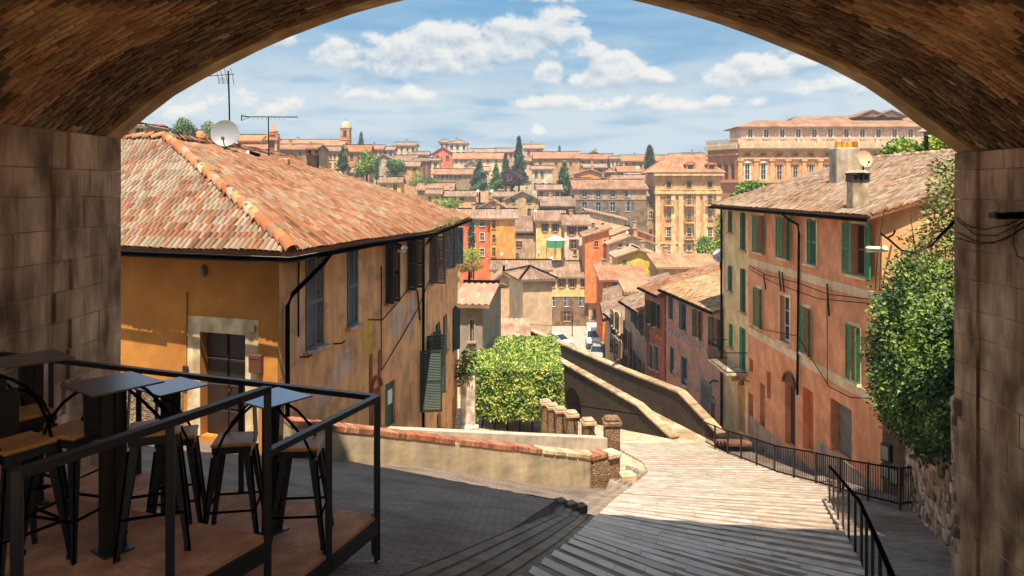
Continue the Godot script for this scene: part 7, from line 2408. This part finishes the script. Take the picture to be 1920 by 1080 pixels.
	var seats := [
		[-3.12, 4.72, hi, 60.0, "bar stool cut by the left picture edge, wooden seat nearest the camera side"],
		[-2.92, 4.98, hi, -105.0, "bar stool left of the nearest table, its black back towards that table"],
		[-2.40, 5.02, hi, 112.0, "bar stool right of the nearest table, pale lit seat, behind the middle rail post"],
		[-2.82, 6.28, lo, 108.0, "bar stool beside the farthest blue topped table, half hidden behind other stools"],
		[-2.27, 6.12, lo, -80.0, "bar stool left of the table near the railing corner"],
		[-1.70, 6.02, lo, 95.0, "bar stool right of the corner table, nearest the open railing corner"],
		[-3.5, 5.35, hi, 150.0, "dark bar stool standing against the pier wall behind the others"],
	]
	for i in seats.size():
		var q: Array = seats[i]
		var o: Node3D = s
		if i > 0:
			o = s.duplicate()
			o.name = "bar_stool_%03d" % i
			add_child(o, true)
		o.position = V(q[0], q[2], q[1])
		o.rotation.y = deg_to_rad(q[3])
		o.set_meta("label", q[4])
	# tables
	var topm := mat("8d98a6", "plain", 0.28, 1.0)
	var tb := thing("bar_table", "", "bar table", Vector3.ZERO, 0.0, "high tables on the terrace")
	b = lb(); b.cbox(Vector3(0, 1.095, 0), Vector3(0.46, 0.012, 0.46), 0.004); obj("table_top", b, topm, tb)
	b = lb(); b.box(Vector3(0, 1.08, 0), Vector3(0.28, 0.016, 0.28)); obj("top_plate", b, steel, tb)
	b = lb()
	for x in [-0.042, 0.042]: b.cbox(Vector3(x, 0.54, 0), Vector3(0.07, 1.06, 0.07), 0.005)
	obj("column", b, mat("2c1f1b", "plain", 0.4, 0.4), tb)
	b = lb(); b.cbox(Vector3(0, 0.008, 0), Vector3(0.2, 0.014, 0.2), 0.004); obj("base_plate", b, mat("4a4e55", "plain", 0.3, 0.7), tb)
	var tabs := [[-2.62, 4.90, hi, 53.0, "nearest high table, dark square steel top half lit blue by the sky"], [-2.98, 6.52, lo, 55.0, "high table farthest back, blue grey top in front of the house door"], [-1.98, 6.16, lo, 54.0, "high table with bright blue reflecting top by the railing corner"], [-3.62, 5.62, hi, 50.0, "dark high table against the left pier wall"]]
	for i in tabs.size():
		var q: Array = tabs[i]
		var o: Node3D = tb
		if i > 0:
			o = tb.duplicate()
			o.name = "bar_table_%03d" % i
			add_child(o, true)
		o.position = V(q[0], q[2], q[1])
		o.rotation.y = deg_to_rad(q[3])
		o.set_meta("label", q[4])

# ---------------------------------------------------------------- railings on the right
func build_railings() -> void:
	var iron := mat("3c2d27", "plain", 0.55, 0.2)
	var t := thing("stair_handrail", "sloping iron handrail with square posts along the right edge of the stairs", "handrail", V(6.1, -6.4, 13.1))
	var pts := []
	var base := [[7.0, 3.66, -4.82], [7.8, 3.97, -5.03], [9.4, 4.62, -5.47], [11.2, 5.34, -5.96], [13.1, 6.1, -6.48], [15.2, 6.82, -7.05], [17.3, 7.54, -7.62], [19.4, 8.25, -8.2]]
	for q in base: pts.append(V(q[1], q[2] + 1.0, q[0]))
	var b := nb()
	b.tube(pts, 0.035, 8)
	obj("handrail", b, mat("6b4c3a", "plain", 0.5), t)
	for i in 12:
		var d := lerpf(7.0, 19.4, i / 11.0)
		var x := lerp_table(base, d, 1)
		var y := lerp_table(base, d, 2)
		b = nb(); b.box(V(x, y + 0.48, d), Vector3(0.045, 1.0, 0.045), Basis(Vector3.UP, -0.35)); obj("post", b, iron, t)
	# picket fence between stairs and walkway
	t = thing("picket_fence", "long low iron picket fence between the stairs and the walkway in front of the houses", "fence", V(9.4, -8.6, 22))
	var line := [[18.7, 9.72, -7.98], [21.0, 9.58, -8.62], [23.5, 9.42, -9.25], [26.0, 9.22, -9.92], [28.5, 9.0, -10.42], [31.0, 8.85, -10.98], [33.4, 8.65, -11.4]]
	for off in [0.98, 0.1]:
		pts = []
		for q in line: pts.append(V(q[1], q[2] + off, q[0]))
		b = nb(); b.tube(pts, 0.024, 6); obj("rail", b, iron, t)
	var d := 18.7
	var i := 0
	while d < 33.45:
		var x := lerp_table(line, d, 1)
		var y := lerp_table(line, d, 2)
		b = nb()
		if i % 12 == 0:
			b.box(V(x, y + 0.48, d), Vector3(0.05, 1.08, 0.05)); obj("post", b, iron, t)
		else:
			b.tube([V(x, y + 0.1, d), V(x, y + 0.97, d)], 0.010, 5); obj("picket", b, iron, t)
		d += 0.125
		i += 1
	for k in 8:    # the end that turns to the wall
		var x := lerpf(9.72, 10.35, (k + 1) / 8.0)
		b = nb(); b.tube([V(x, -8.0 + 0.08, 18.7 + k * 0.03), V(x, -7.02, 18.7 + k * 0.03)], 0.010, 5); obj("picket", b, iron, t)
	b = nb(); b.tube([V(9.72, -7.0, 18.7), V(10.4, -7.0, 18.95)], 0.022, 6); b.tube([V(9.72, -7.88, 18.7), V(10.4, -7.88, 18.95)], 0.022, 6); obj("rail", b, iron, t)
	# orange brick steps and ledge behind the fence
	org = Vector3.ZERO
	b = nb()
	for k in 4: b.cbox(V(9.6 + 0.02 * k, -11.32 + 0.16 * k, 33.4 - 0.5 * k), Vector3(1.1, 0.14, 0.5), 0.02)
	tag(obj("brick_steps", b, mat("8a6650", "plaster")), "brown brick steps behind the far end of the picket fence", "steps")

# ---------------------------------------------------------------- vehicles, aerials, lamps
func car(label: String, called: String, at: Vector3, yaw: float, hex: String, l: float, w: float, h: float, van := false) -> void:
	var t := thing(called, label, "van" if van else "car", at, deg_to_rad(yaw))
	var paint := mat(hex, "plain", 0.25, 0.1)
	var glass := mat("1c2a33", "plain", 0.08)
	var blk := mat("17171a", "plain", 0.6)
	# front of the car faces +z; sections along z: [z, bottom, top, half width]
	var body := [[-0.5, 0.34, 0.60, 0.42], [-0.47, 0.24, 0.66, 0.47], [-0.25, 0.2, 0.66, 0.5], [0.15, 0.2, 0.66, 0.5], [0.3, 0.2, 0.63, 0.495], [0.46, 0.22, 0.53, 0.46], [0.5, 0.3, 0.46, 0.40]]
	var cabin := [[-0.49, 0.62, 0.68, 0.44], [-0.42, 0.60, 0.97, 0.41], [-0.1, 0.6, 1.0, 0.41], [0.06, 0.6, 0.97, 0.41], [0.27, 0.60, 0.64, 0.45]]
	if van:
		body = [[-0.5, 0.16, 0.97, 0.47], [-0.48, 0.12, 1.0, 0.5], [0.15, 0.12, 1.0, 0.5], [0.24, 0.12, 0.92, 0.5], [0.34, 0.12, 0.55, 0.5], [0.46, 0.12, 0.46, 0.48], [0.5, 0.16, 0.38, 0.43]]
	var loft := func(b: MB, sec: Array, tuck: float) -> void:
		for i in sec.size() - 1:
			var rings := []
			for k in [i, i + 1]:
				var q: Array = sec[k]
				var z: float = q[0] * l
				var y0: float = q[1] * h
				var y1: float = q[2] * h
				var x: float = q[3] * w
				rings.append([Vector3(-x * 0.9, y0, z), Vector3(-x, lerpf(y0, y1, 0.3), z), Vector3(-x, lerpf(y0, y1, 0.75), z), Vector3(-x * tuck, y1, z), Vector3(x * tuck, y1, z), Vector3(x, lerpf(y0, y1, 0.75), z), Vector3(x, lerpf(y0, y1, 0.3), z), Vector3(x * 0.9, y0, z)])
			for j in 7: b.quado(rings[0][j], rings[0][j + 1], rings[1][j + 1], rings[1][j], (rings[0][j] + rings[0][j + 1]) * Vector3(1, 0, 0) + Vector3(0, 0.6 if j == 3 else 0.0, 0) + Vector3(0, 0, signf(sec[i][0]) * 0.01))
		for e in [0, sec.size() - 1]:
			var q: Array = sec[e]
			b.quado(Vector3(-q[3] * w, q[1] * h, q[0] * l), Vector3(q[3] * w, q[1] * h, q[0] * l), Vector3(q[3] * w * tuck, q[2] * h, q[0] * l), Vector3(-q[3] * w * tuck, q[2] * h, q[0] * l), Vector3(0, 0, q[0]))
	var b := lb()
	loft.call(b, body, 0.9)
	obj("body", b, paint, t)
	if not van:
		b = lb(); loft.call(b, cabin, 0.86); obj("windows", b, glass, t)
		b = lb()
		b.cbox(Vector3(0, h * 0.985, -0.17 * l), Vector3(w * 0.68, h * 0.03, l * 0.44), 0.02)
		for sx in [-1.0, 1.0]:
			b.bar(Vector3(sx * w * 0.37, h * 0.97, 0.05 * l), Vector3(sx * w * 0.42, h * 0.66, 0.265 * l), 0.05, 0.05)
			b.bar(Vector3(sx * w * 0.37, h * 0.97, -0.41 * l), Vector3(sx * w * 0.42, h * 0.66, -0.48 * l), 0.09, 0.06)
			b.bar(Vector3(sx * w * 0.385, h * 0.97, -0.15 * l), Vector3(sx * w * 0.425, h * 0.66, -0.13 * l), 0.05, 0.03)
		obj("roof", b, paint, t)
	else:
		b = lb(); b.quado(Vector3(-0.44 * w, 0.57 * h, 0.346 * l), Vector3(0.44 * w, 0.57 * h, 0.346 * l), Vector3(0.42 * w, 0.86 * h, 0.268 * l), Vector3(-0.42 * w, 0.86 * h, 0.268 * l), Vector3(0, 0.3, 1)); obj("windscreen", b, glass, t)
		b = lb()
		for sx in [-1.0, 1.0]: b.quado(Vector3(sx * 0.505 * w, 0.56 * h, 0.3 * l), Vector3(sx * 0.505 * w, 0.56 * h, 0.12 * l), Vector3(sx * 0.48 * w, 0.82 * h, 0.12 * l), Vector3(sx * 0.48 * w, 0.82 * h, 0.24 * l), Vector3(sx, 0, 0))
		obj("side_windows", b, glass, t)
	b = lb(); b.cbox(Vector3(0, 0.24 * h, 0.485 * l), Vector3(w * 0.9, 0.12 * h, 0.08 * l), 0.03); b.box(Vector3(0, 0.38 * h, 0.497 * l), Vector3(w * 0.5, 0.06 * h, 0.03)); obj("bumper", b, blk if van else mat("8d9196", "plain", 0.4), t)
	for sx in [-1.0, 1.0]:
		b = lb(); b.cbox(Vector3(sx * w * 0.38, 0.44 * h if not van else 0.36 * h, 0.475 * l), Vector3(w * 0.17, 0.09 * h, 0.05 * l), 0.03); obj("headlight", b, mat("e6ecef", "plain", 0.1), t)
		b = lb(); b.cbox(Vector3(sx * w * 0.42, 0.55 * h, -0.485 * l), Vector3(w * 0.1, 0.12 * h, 0.04 * l), 0.02); obj("tail_light", b, mat("a0181a", "plain", 0.2), t)
		b = lb(); b.cbox(Vector3(sx * w * 0.54, 0.64 * h, 0.2 * l), Vector3(0.16, 0.12, 0.08), 0.02); obj("wing_mirror", b, blk, t)
		for z in [-0.3, 0.31]:
			b = lb(); b.x = Transform3D(Basis(Vector3(0, 0, 1), PI / 2 * sx), Vector3(sx * w * 0.42, 0.31, z * l))
			b.lathe(Vector3.ZERO, [Vector2(0.0, 0.0), Vector2(0.31, 0.0), Vector2(0.32, -0.03), Vector2(0.32, -0.16), Vector2(0.28, -0.19), Vector2(0.2, -0.19), Vector2(0.0, -0.17)], 14)
			var wh := obj("wheel", b, blk, t)
			b = lb(); b.x = Transform3D(Basis(Vector3(0, 0, 1), PI / 2 * sx), Vector3(sx * w * 0.42, 0.31, z * l)); b.lathe(Vector3(0, -0.005, 0), [Vector2(0.19, -0.185), Vector2(0.05, -0.195), Vector2(0.0, -0.2)], 10); obj("rim", b, mat("b9bcc0", "plain", 0.3, 0.8), wh)
	b = lb(); b.box(Vector3(0, 0.3 * h, 0.53 * l), Vector3(0.5, 0.11, 0.02)); obj("number_plate", b, mat("e8e8e4", "plain", 0.5), t)
func dish(label: String, at: Vector3, r: float, yaw: float, tilt: float, hex: String, pole: float) -> void:
	var t := thing("satellite_dish", label, "satellite dish", at, deg_to_rad(yaw), "satellite dishes on the roofs")
	var b := lb()
	var tf := Transform3D(Basis.from_euler(Vector3(PI / 2 - deg_to_rad(tilt), 0, 0)), Vector3(0, pole, 0))
	b.x = tf
	var pr := []
	for i in 7:
		var q := r * i / 6.0
		pr.append(Vector2(q, q * q / r * 0.22))
	b.lathe(Vector3.ZERO, pr, 28)
	b.lathe(Vector3.ZERO, [Vector2(r, 0.22 * r), Vector2(r * 1.02, 0.22 * r), Vector2(r * 1.02, 0.19 * r)], 28)
	obj("reflector", b, mat(hex, "plain", 0.5), t)
	b = lb(); b.x = tf
	var lnb := Vector3(0, r * 0.75, r * 0.55)
	b.tube([Vector3(0, 0.1, r * 0.95), lnb], 0.02 * r * 2.0, 6)
	b.box(lnb, Vector3(0.12, 0.16, 0.12) * r * 1.6)
	obj("feed_arm", b, mat("3a3835", "plain", 0.5), t)
	b = lb(); b.tube([Vector3(0, -0.3, -0.15 * r), Vector3(0, pole, -0.15 * r)], 0.035, 6); obj("mast", b, mat("8a8680", "plain", 0.4, 0.6), t)
func build_small_things() -> void:
	var metal := mat("9a9a96", "plain", 0.4, 0.6)
	var dark := mat("2a2522", "plain", 0.6)
	var iron := dark
	# vehicles in the valley street
	car("silver grey hatchback parked in front of the white van, facing uphill", "hatchback_car", P(1120, 671, 92.0), -12, "9fa3a6", 4.0, 1.75, 1.5)
	car("white high-roofed van parked on the right of the valley street", "parked_van", P(1113, 647, 101.0), -5, "e6e8ea", 5.6, 2.0, 2.55, true)
	car("pale blue car parked at the left kerb, nearer of the two beside the slim tower", "parked_car", P(1043, 660, 92.0), 38, "8fb0c4", 4.1, 1.75, 1.5)
	car("white car parked at the left kerb, just beyond the pale blue one", "parked_car", P(1047, 648, 97.0), 42, "d9dcdc", 4.1, 1.75, 1.5)
	car("small dark car under the awning at the far right of the valley street", "parked_car", P(1124, 603, 113.0), -30, "4a5f70", 4.0, 1.75, 1.5)
	var t := thing("dark_awning", "dark awning over the shop front at the far right of the valley street", "awning", P(1121, 592, 112.0))
	var b := lb(); b.slab(Vector3(-0.9, 0, 0.9), Vector3(0.9, 0, 0.9), Vector3(0.9, 0.9, -0.4), Vector3(-0.9, 0.9, -0.4), 0.06); obj("canvas", b, mat("3d3f46", "plain", 0.8), t)
	b = lb(); for x in [-0.85, 0.85]: b.tube([Vector3(x, 0, 0.85), Vector3(x, -1.6, 0.85)], 0.03, 5)
	obj("poles", b, dark, t)
	# round no-parking sign
	t = thing("no_parking_sign", "round blue and red no-parking sign on a grey pole by the shaded house row", "traffic sign", P(1158, 712, 64.0), deg_to_rad(-8))
	b = lb(); b.tube([Vector3(0, -2.5, 0), Vector3(0, 1.9, 0)], 0.035, 6); obj("pole", b, metal, t)
	b = lb(); b.x = Transform3D(Basis.from_euler(Vector3(PI / 2, 0, 0)), Vector3(0, 1.6, 0.05)); b.lathe(Vector3.ZERO, [Vector2(0.0, 0.02), Vector2(0.3, 0.02), Vector2(0.3, 0.0), Vector2(0.0, 0.0)], 20, false); obj("red_disc", b, mat("b8202c", "plain", 0.5), t)
	b = lb(); b.x = Transform3D(Basis.from_euler(Vector3(PI / 2, 0, 0)), Vector3(0, 1.6, 0.05)); b.lathe(Vector3.ZERO, [Vector2(0.0, 0.03), Vector2(0.235, 0.03), Vector2(0.235, 0.02)], 20, false); obj("blue_field", b, mat("24489c", "plain", 0.5), t)
	b = lb(); b.box(Vector3(0, 1.6, 0.088), Vector3(0.52, 0.075, 0.008), Basis(Vector3(0, 0, 1), -PI / 4)); obj("red_bar", b, mat("b8202c", "plain", 0.5), t)
	# lamp column and barrier in the far square
	t = thing("lamp_column", "thin dark lamp column in front of the stone and yellow house", "street lamp", P(1073, 632, 108.0))
	b = lb(); b.tube([Vector3(0, 0, 0), Vector3(0, 2.7, 0)], 0.07, 6); b.lathe(Vector3(0, 2.7, 0), [Vector2(0.07, 0), Vector2(0.16, 0.25), Vector2(0.12, 0.4), Vector2(0, 0.45)], 8); obj("column", b, dark, t)
	t = thing("notice_board", "small white notice box on the wall corner by the parked cars", "notice box", P(1032, 627, 100.0))
	b = lb(); b.box(Vector3(0, 0.4, 0), Vector3(0.5, 0.7, 0.3)); b.tube([Vector3(0, -0.6, 0), Vector3(0, 0.1, 0)], 0.06, 5); obj("box_body", b, mat("dddcd6", "plain", 0.6), t)
	t = thing("street_wire", "pale wire strung across the valley street above the van", "cable", P(1100, 608, 75.0))
	b = nb(); b.tube([P(975, 607, 71.0), P(1040, 611, 72.0), P(1100, 611, 72.5), P(1150, 608, 72.0)], 0.02, 4); obj("wire", b, mat("cfc6b8", "plain", 0.6), t)
	# terrace with parasol among the houses
	t = thing("garden_parasol", "white parasol on the terrace below the soft yellow house", "parasol", P(1042, 467, 119.0))
	b = lb(); b.lathe(Vector3(0, 1.5, 0), [Vector2(1.7, 0.0), Vector2(0.8, 0.38), Vector2(0.0, 0.65)], 8, false); obj("canopy", b, mat("ece9e0", "plain", 0.8), t)
	b = lb(); b.tube([Vector3(0, -1, 0), Vector3(0, 2.1, 0)], 0.04, 5); obj("pole", b, dark, t)
	t = thing("green_screen", "green canvas screen behind the white parasol", "awning", P(1040, 463, 122.0))
	b = lb(); b.box(Vector3(0, 0.5, 0), Vector3(2.7, 1.3, 0.06)); for x in [-1.3, 0, 1.3]: b.tube([Vector3(x, -2, -0.05), Vector3(x, 1.15, -0.05)], 0.04, 4)
	obj("canvas", b, mat("3f8a68", "plain", 0.8), t)
	# on the ochre roof: dish, aerials, skylight, tank, chimney
	t = thing("roof_aerial", "tall television aerial with short rods on the ochre house's ridge", "aerial", P(431, 288, 27.0))
	b = nb(); b.tube([P(431, 292, 27.0), P(430, 200, 27.0), P(428, 133, 27.0)], 0.028, 6); obj("mast", b, metal, t)
	b = nb()
	b.tube([P(386, 143, 27.2), P(440, 139, 26.6)], 0.014, 5)
	for q in [[408, 128, 157], [416, 130, 156], [424, 126, 158], [436, 128, 160]]: b.tube([P(q[0] - 4, q[1], 27.0), P(q[0], 141, 26.9), P(q[0] + 3, q[2], 26.8)], 0.011, 4)
	for k in 5: b.tube([P(409, 146 + k * 2.6, 26.8), P(424, 146 + k * 2.6, 26.8)], 0.006, 4)
	obj("rods", b, mat("b5b2a4", "plain", 0.4, 0.5), t)
	t = thing("long_aerial", "long horizontal television aerial with many short rods, right of the big dish", "aerial", P(503, 262, 30.0))
	b = nb(); b.tube([P(504, 300, 30.0), P(503, 219, 30.0)], 0.025, 5); obj("mast", b, metal, t)
	b = nb()
	b.tube([P(452, 219, 29.2), P(559, 220, 30.8)], 0.015, 5)
	for i in 22: b.tube([P(462 + i * 4.5, 219, 29.35 + i * 0.066) + Vector3(0, 0, 0.22), P(462 + i * 4.5, 219, 29.35 + i * 0.066) - Vector3(0, 0, 0.22)], 0.008, 4)
	for i in 8: b.tube([P(476 + i * 8, 222, 29.6), P(476 + i * 8, 225, 29.6)], 0.01, 4)
	b.tube([P(453, 215, 29.2), P(453, 226, 29.2)], 0.02, 4); b.tube([P(453, 215, 29.2), P(468, 220, 29.4)], 0.01, 4); b.tube([P(453, 226, 29.2), P(468, 220, 29.4)], 0.01, 4)
	obj("rods", b, dark, t)
	dish("big grey satellite dish on the ochre house's roof ridge", P(423, 284, 25.6), 0.46, 8, 12, "8a8d90", 0.6)
	t = thing("roof_skylight", "dark flat skylight panel set in the ochre roof below the dish", "skylight", P(420, 297, 22.9))
	b = nb(); b.slab(P(392, 292, 22.25), P(436, 306, 22.65), P(446, 300, 23.6), P(402, 286, 23.35), 0.07); obj("panel", b, mat("5a4540", "plain", 0.15), t)
	b = nb(); b.tube([P(392, 292, 22.2), P(436, 306, 22.6)], 0.025, 5); obj("flashing", b, mat("d8d8d6", "plain", 0.4), t)
	t = thing("water_tank", "white cylindrical water tank lying on the ochre roof right of the dish", "water tank", P(474, 298, 26.0))
	b = nb(); b.tube([P(463, 290, 26.7), P(484, 296, 27.0)], 0.17, 12); obj("tank", b, mat("e0ddd6", "plain", 0.4), t)
	b = nb(); b.tube([P(466, 294, 26.7), P(466, 302, 26.8)], 0.03, 4); b.tube([P(482, 300, 27.0), P(482, 307, 27.1)], 0.03, 4); obj("feet", b, dark, t)
	t = thing("smoke_pot", "small dark chimney with a flat cap on the far end of the ochre roof", "chimney", P(587, 312, 33.0))
	b = lb(); b.box(Vector3(0, 0.15, 0), Vector3(0.42, 0.7, 0.4)); obj("stack", b, mat("4a3a30", "plaster"), t)
	b = lb(); for x in [-0.17, 0.17]: b.box(Vector3(x, 0.6, 0), Vector3(0.07, 0.25, 0.36))
	b.box(Vector3(0, 0.76, 0), Vector3(0.56, 0.07, 0.5)); obj("cap", b, mat("8a6a4c", "plaster"), t)
	t = thing("tile_vent", "square clay vent on the middle of the ochre roof", "vent", P(533, 311, 28.2))
	b = lb(); b.cbox(Vector3(0, 0.1, 0), Vector3(0.36, 0.36, 0.3), 0.03); b.box(Vector3(0, 0.14, 0.14), Vector3(0.2, 0.16, 0.05)); obj("vent_body", b, mat("b08c6c", "plaster"), t)
	t = thing("rust_chimney", "square rust red metal chimney on the left skyline", "chimney", P(303, 262, 70.0))
	b = lb(); b.box(Vector3(0, 0.6, 0), Vector3(0.9, 1.4, 0.7)); b.box(Vector3(0.0, -0.6, 0), Vector3(0.7, 1.4, 0.5)); obj("stack", b, mat("7a4a34", "plaster"), t)
	for k in 6:
		b = lb(); b.box(Vector3(0.05, 0.1 + k * 0.25, 0.37), Vector3(0.8, 0.17, 0.06), Basis.from_euler(Vector3(-0.4, 0, 0))); obj("louvre", b, mat("9c4a34", "plain", 0.6), t)
	b = lb(); b.box(Vector3(-0.5, 1.15, 0), Vector3(0.4, 0.6, 0.6)); obj("brick_stub", b, mat("a8654a", "plaster"), t)
	# on the orange house's roof
	t = thing("plaster_chimney", "broad weathered chimney with yellow clay pots on the orange house", "chimney", P(1583, 332, 31.0))
	b = lb(); b.cbox(Vector3(0, 0.25, 0), Vector3(0.95, 1.9, 0.8), 0.03); obj("stack", b, mat("b5a592", "old"), t)
	for k in 4:
		b = lb(); b.lathe(Vector3(-0.34 + k * 0.23, 1.16, 0.2), [Vector2(0.14, -0.05), Vector2(0.12, 0.3), Vector2(0.09, 0.3)], 8); obj("clay_pot", b, mat(["d9a23a", "c98a3c", "dba94a", "c07a3a"][k], "plaster"), t)
	t = thing("capped_chimney", "small plastered chimney with a slotted iron cap in the middle of the orange house's roof", "chimney", P(1608, 378, 23.6))
	b = lb(); b.cbox(Vector3(0, 0.22, 0), Vector3(0.5, 0.85, 0.46), 0.02); obj("stack", b, mat("bfae98", "plaster"), t)
	b = lb(); b.box(Vector3(0, 0.66, 0), Vector3(0.56, 0.06, 0.5)); b.box(Vector3(0, 0.88, 0), Vector3(0.58, 0.06, 0.52)); for x in [-0.25, -0.08, 0.08, 0.25]: b.box(Vector3(x, 0.77, 0.0), Vector3(0.05, 0.18, 0.46))
	obj("iron_cap", b, mat("3a2c28", "plain", 0.6), t)
	b = lb(); b.lathe(Vector3(0, 0.91, 0), [Vector2(0.4, 0.0), Vector2(0.25, 0.07), Vector2(0.0, 0.1)], 4, false); obj("cap_stone", b, mat("b0a28e", "plaster"), t)
	dish("beige satellite dish beside the broad chimney on the orange house", P(1620, 318, 30.0), 0.33, 15, 12, "d9b48e", 0.42)
	dish("grey satellite dish at the far corner of the yellow house, pointing up the valley", P(1350, 494, 39.0), 0.36, -30, 25, "b8bcc0", 0.4)
	var wd := [["white satellite dish beside the loggia house", 1004, 399, 120.0], ["white satellite dish on the stairs roof under the loggia house", 1010, 476, 100.0], ["white satellite dish by the yellow patch above the stone and yellow house", 1034, 487, 108.0], ["white satellite dish low on the golden corner house", 941, 480, 105.0], ["white satellite dish on the ochre balcony house's roof", 896, 362, 148.0], ["white satellite dish left of the green shuttered gable", 922, 362, 148.0], ["white satellite dish behind the orange gable", 1176, 440, 112.0], ["small white satellite dish above the orange roof house", 1196, 318, 190.0]]
	for q in wd: dish(q[0], P(q[1], q[2], q[3]), 0.0021 * q[3], rf(-25, 25), 15, "c4c4c0", 0.003 * q[3])
	t = thing("flue_pole", "white flue pipe standing behind the orange house's ridge near the arch pier", "flue pipe", P(1737, 300, 34.0))
	b = lb(); b.tube([Vector3(0, -0.5, 0), Vector3(0, 1.1, 0)], 0.09, 8); obj("pipe", b, mat("dedad0", "plain", 0.5), t)
	t = thing("stack_chimney", "small grey gabled chimney stack beside the white flue pipe", "chimney", P(1745, 282, 40.0))
	b = lb(); b.box(Vector3(0, 0.2, 0), Vector3(0.5, 1.6, 0.5)); b.lathe(Vector3(0, 1.0, 0), [Vector2(0.75, 0.0), Vector2(0.0, 0.45)], 4, false); obj("stack", b, mat("8a8078", "plaster"), t)
	# street lamp and cables at the corner of the orange house
	t = thing("corner_lamp", "pale shell-shaped street lamp hung on cables at the orange house corner", "street lamp", P(1640, 468, 20.8))
	b = nb()
	b.cbox(P(1641, 466, 20.8), Vector3(0.5, 0.12, 0.22), 0.05, Basis.from_euler(Vector3(0, 0, -0.04)))
	b.lathe(P(1658, 465, 20.8) - Vector3(0, 0.1, 0), [Vector2(0.0, 0.18), Vector2(0.09, 0.15), Vector2(0.12, 0.05), Vector2(0.08, 0.0), Vector2(0, 0.0)], 10)
	obj("lamp_hood", b, mat("cfc4b2", "plain", 0.4), t)
	b = nb(); b.cbox(P(1640, 471, 20.8), Vector3(0.4, 0.05, 0.16), 0.02); obj("lamp_glass", b, mat("e6e2d6", "plain", 0.2), t)
	t = thing("lamp_cable", "grey cables running down the corner of the orange house past the lamp", "cable", P(1650, 520, 21.5))
	b = nb()
	b.tube([P(1658, 392, 21.4), P(1650, 440, 21.0), P(1645, 480, 21.0), P(1640, 560, 21.3), P(1638, 640, 21.5)], 0.012, 4)
	b.tube([P(1652, 470, 20.8), P(1648, 560, 21.2), P(1650, 700, 21.4)], 0.009, 4)
	obj("wire", b, mat("b5aca0", "plain", 0.6), t)
	t = thing("sagging_cable", "sagging bundle of grey cables between the orange house and the right pier", "cable", P(1730, 460, 14))
	b = nb()
	b.tube([P(1652, 438, 21.2), P(1668, 450, 19.5), P(1690, 470, 17.5), P(1712, 474, 15.5), P(1745, 460, 13.5), P(1780, 425, 11.5), P(1798, 408, 10.4)], 0.028, 6)
	b.tube([P(1663, 447, 21.6), P(1675, 440, 21.4), P(1678, 433, 21.8)], 0.03, 5)
	obj("wire", b, mat("8f867c", "plain", 0.6), t)
	t = thing("pier_cables", "loops of thin cable slung along the right pier below a black bracket", "cable", P(1850, 430, 9.8))
	var on := func(px: float, py: float) -> Vector3:     # a point on the pier face
		var x := 6.20
		var d := x * F / (px - 960.0)
		return V(x, (HY - py) / F * d, d)
	var loops := [[[1796, 408], [1815, 424], [1850, 430], [1890, 422], [1920, 408], [1960, 392]], [[1797, 412], [1830, 440], [1870, 442], [1905, 425], [1940, 405]], [[1798, 436], [1830, 452], [1865, 456], [1900, 440], [1930, 418]], [[1797, 446], [1840, 458], [1885, 450], [1925, 424]], [[1925, 412], [1905, 430], [1900, 455], [1910, 480], [1935, 495]]]
	b = nb()
	for lp in loops:
		var pts := []
		for q in lp: pts.append(on.call(q[0], q[1]) + Vector3(rf(-0.03, 0.0), 0, 0))
		b.tube(pts, 0.007, 5)
	obj("wire", b, mat("a59a8e", "plain", 0.6), t)
	t = thing("pier_bracket", "black iron bracket sticking out of the right pier above the cables", "bracket", on.call(1900, 405))
	b = nb(); b.tube([on.call(1882, 403) + Vector3(-0.12, 0, 0), on.call(1890, 405) + Vector3(-0.1, 0, 0), on.call(1960, 402) + Vector3(-0.06, 0, 0)], 0.045, 7); b.cbox(on.call(1884, 404) + Vector3(-0.12, 0, 0), Vector3(0.1, 0.08, 0.16), 0.02); obj("bracket_arm", b, mat("14100e", "plain", 0.6), t)
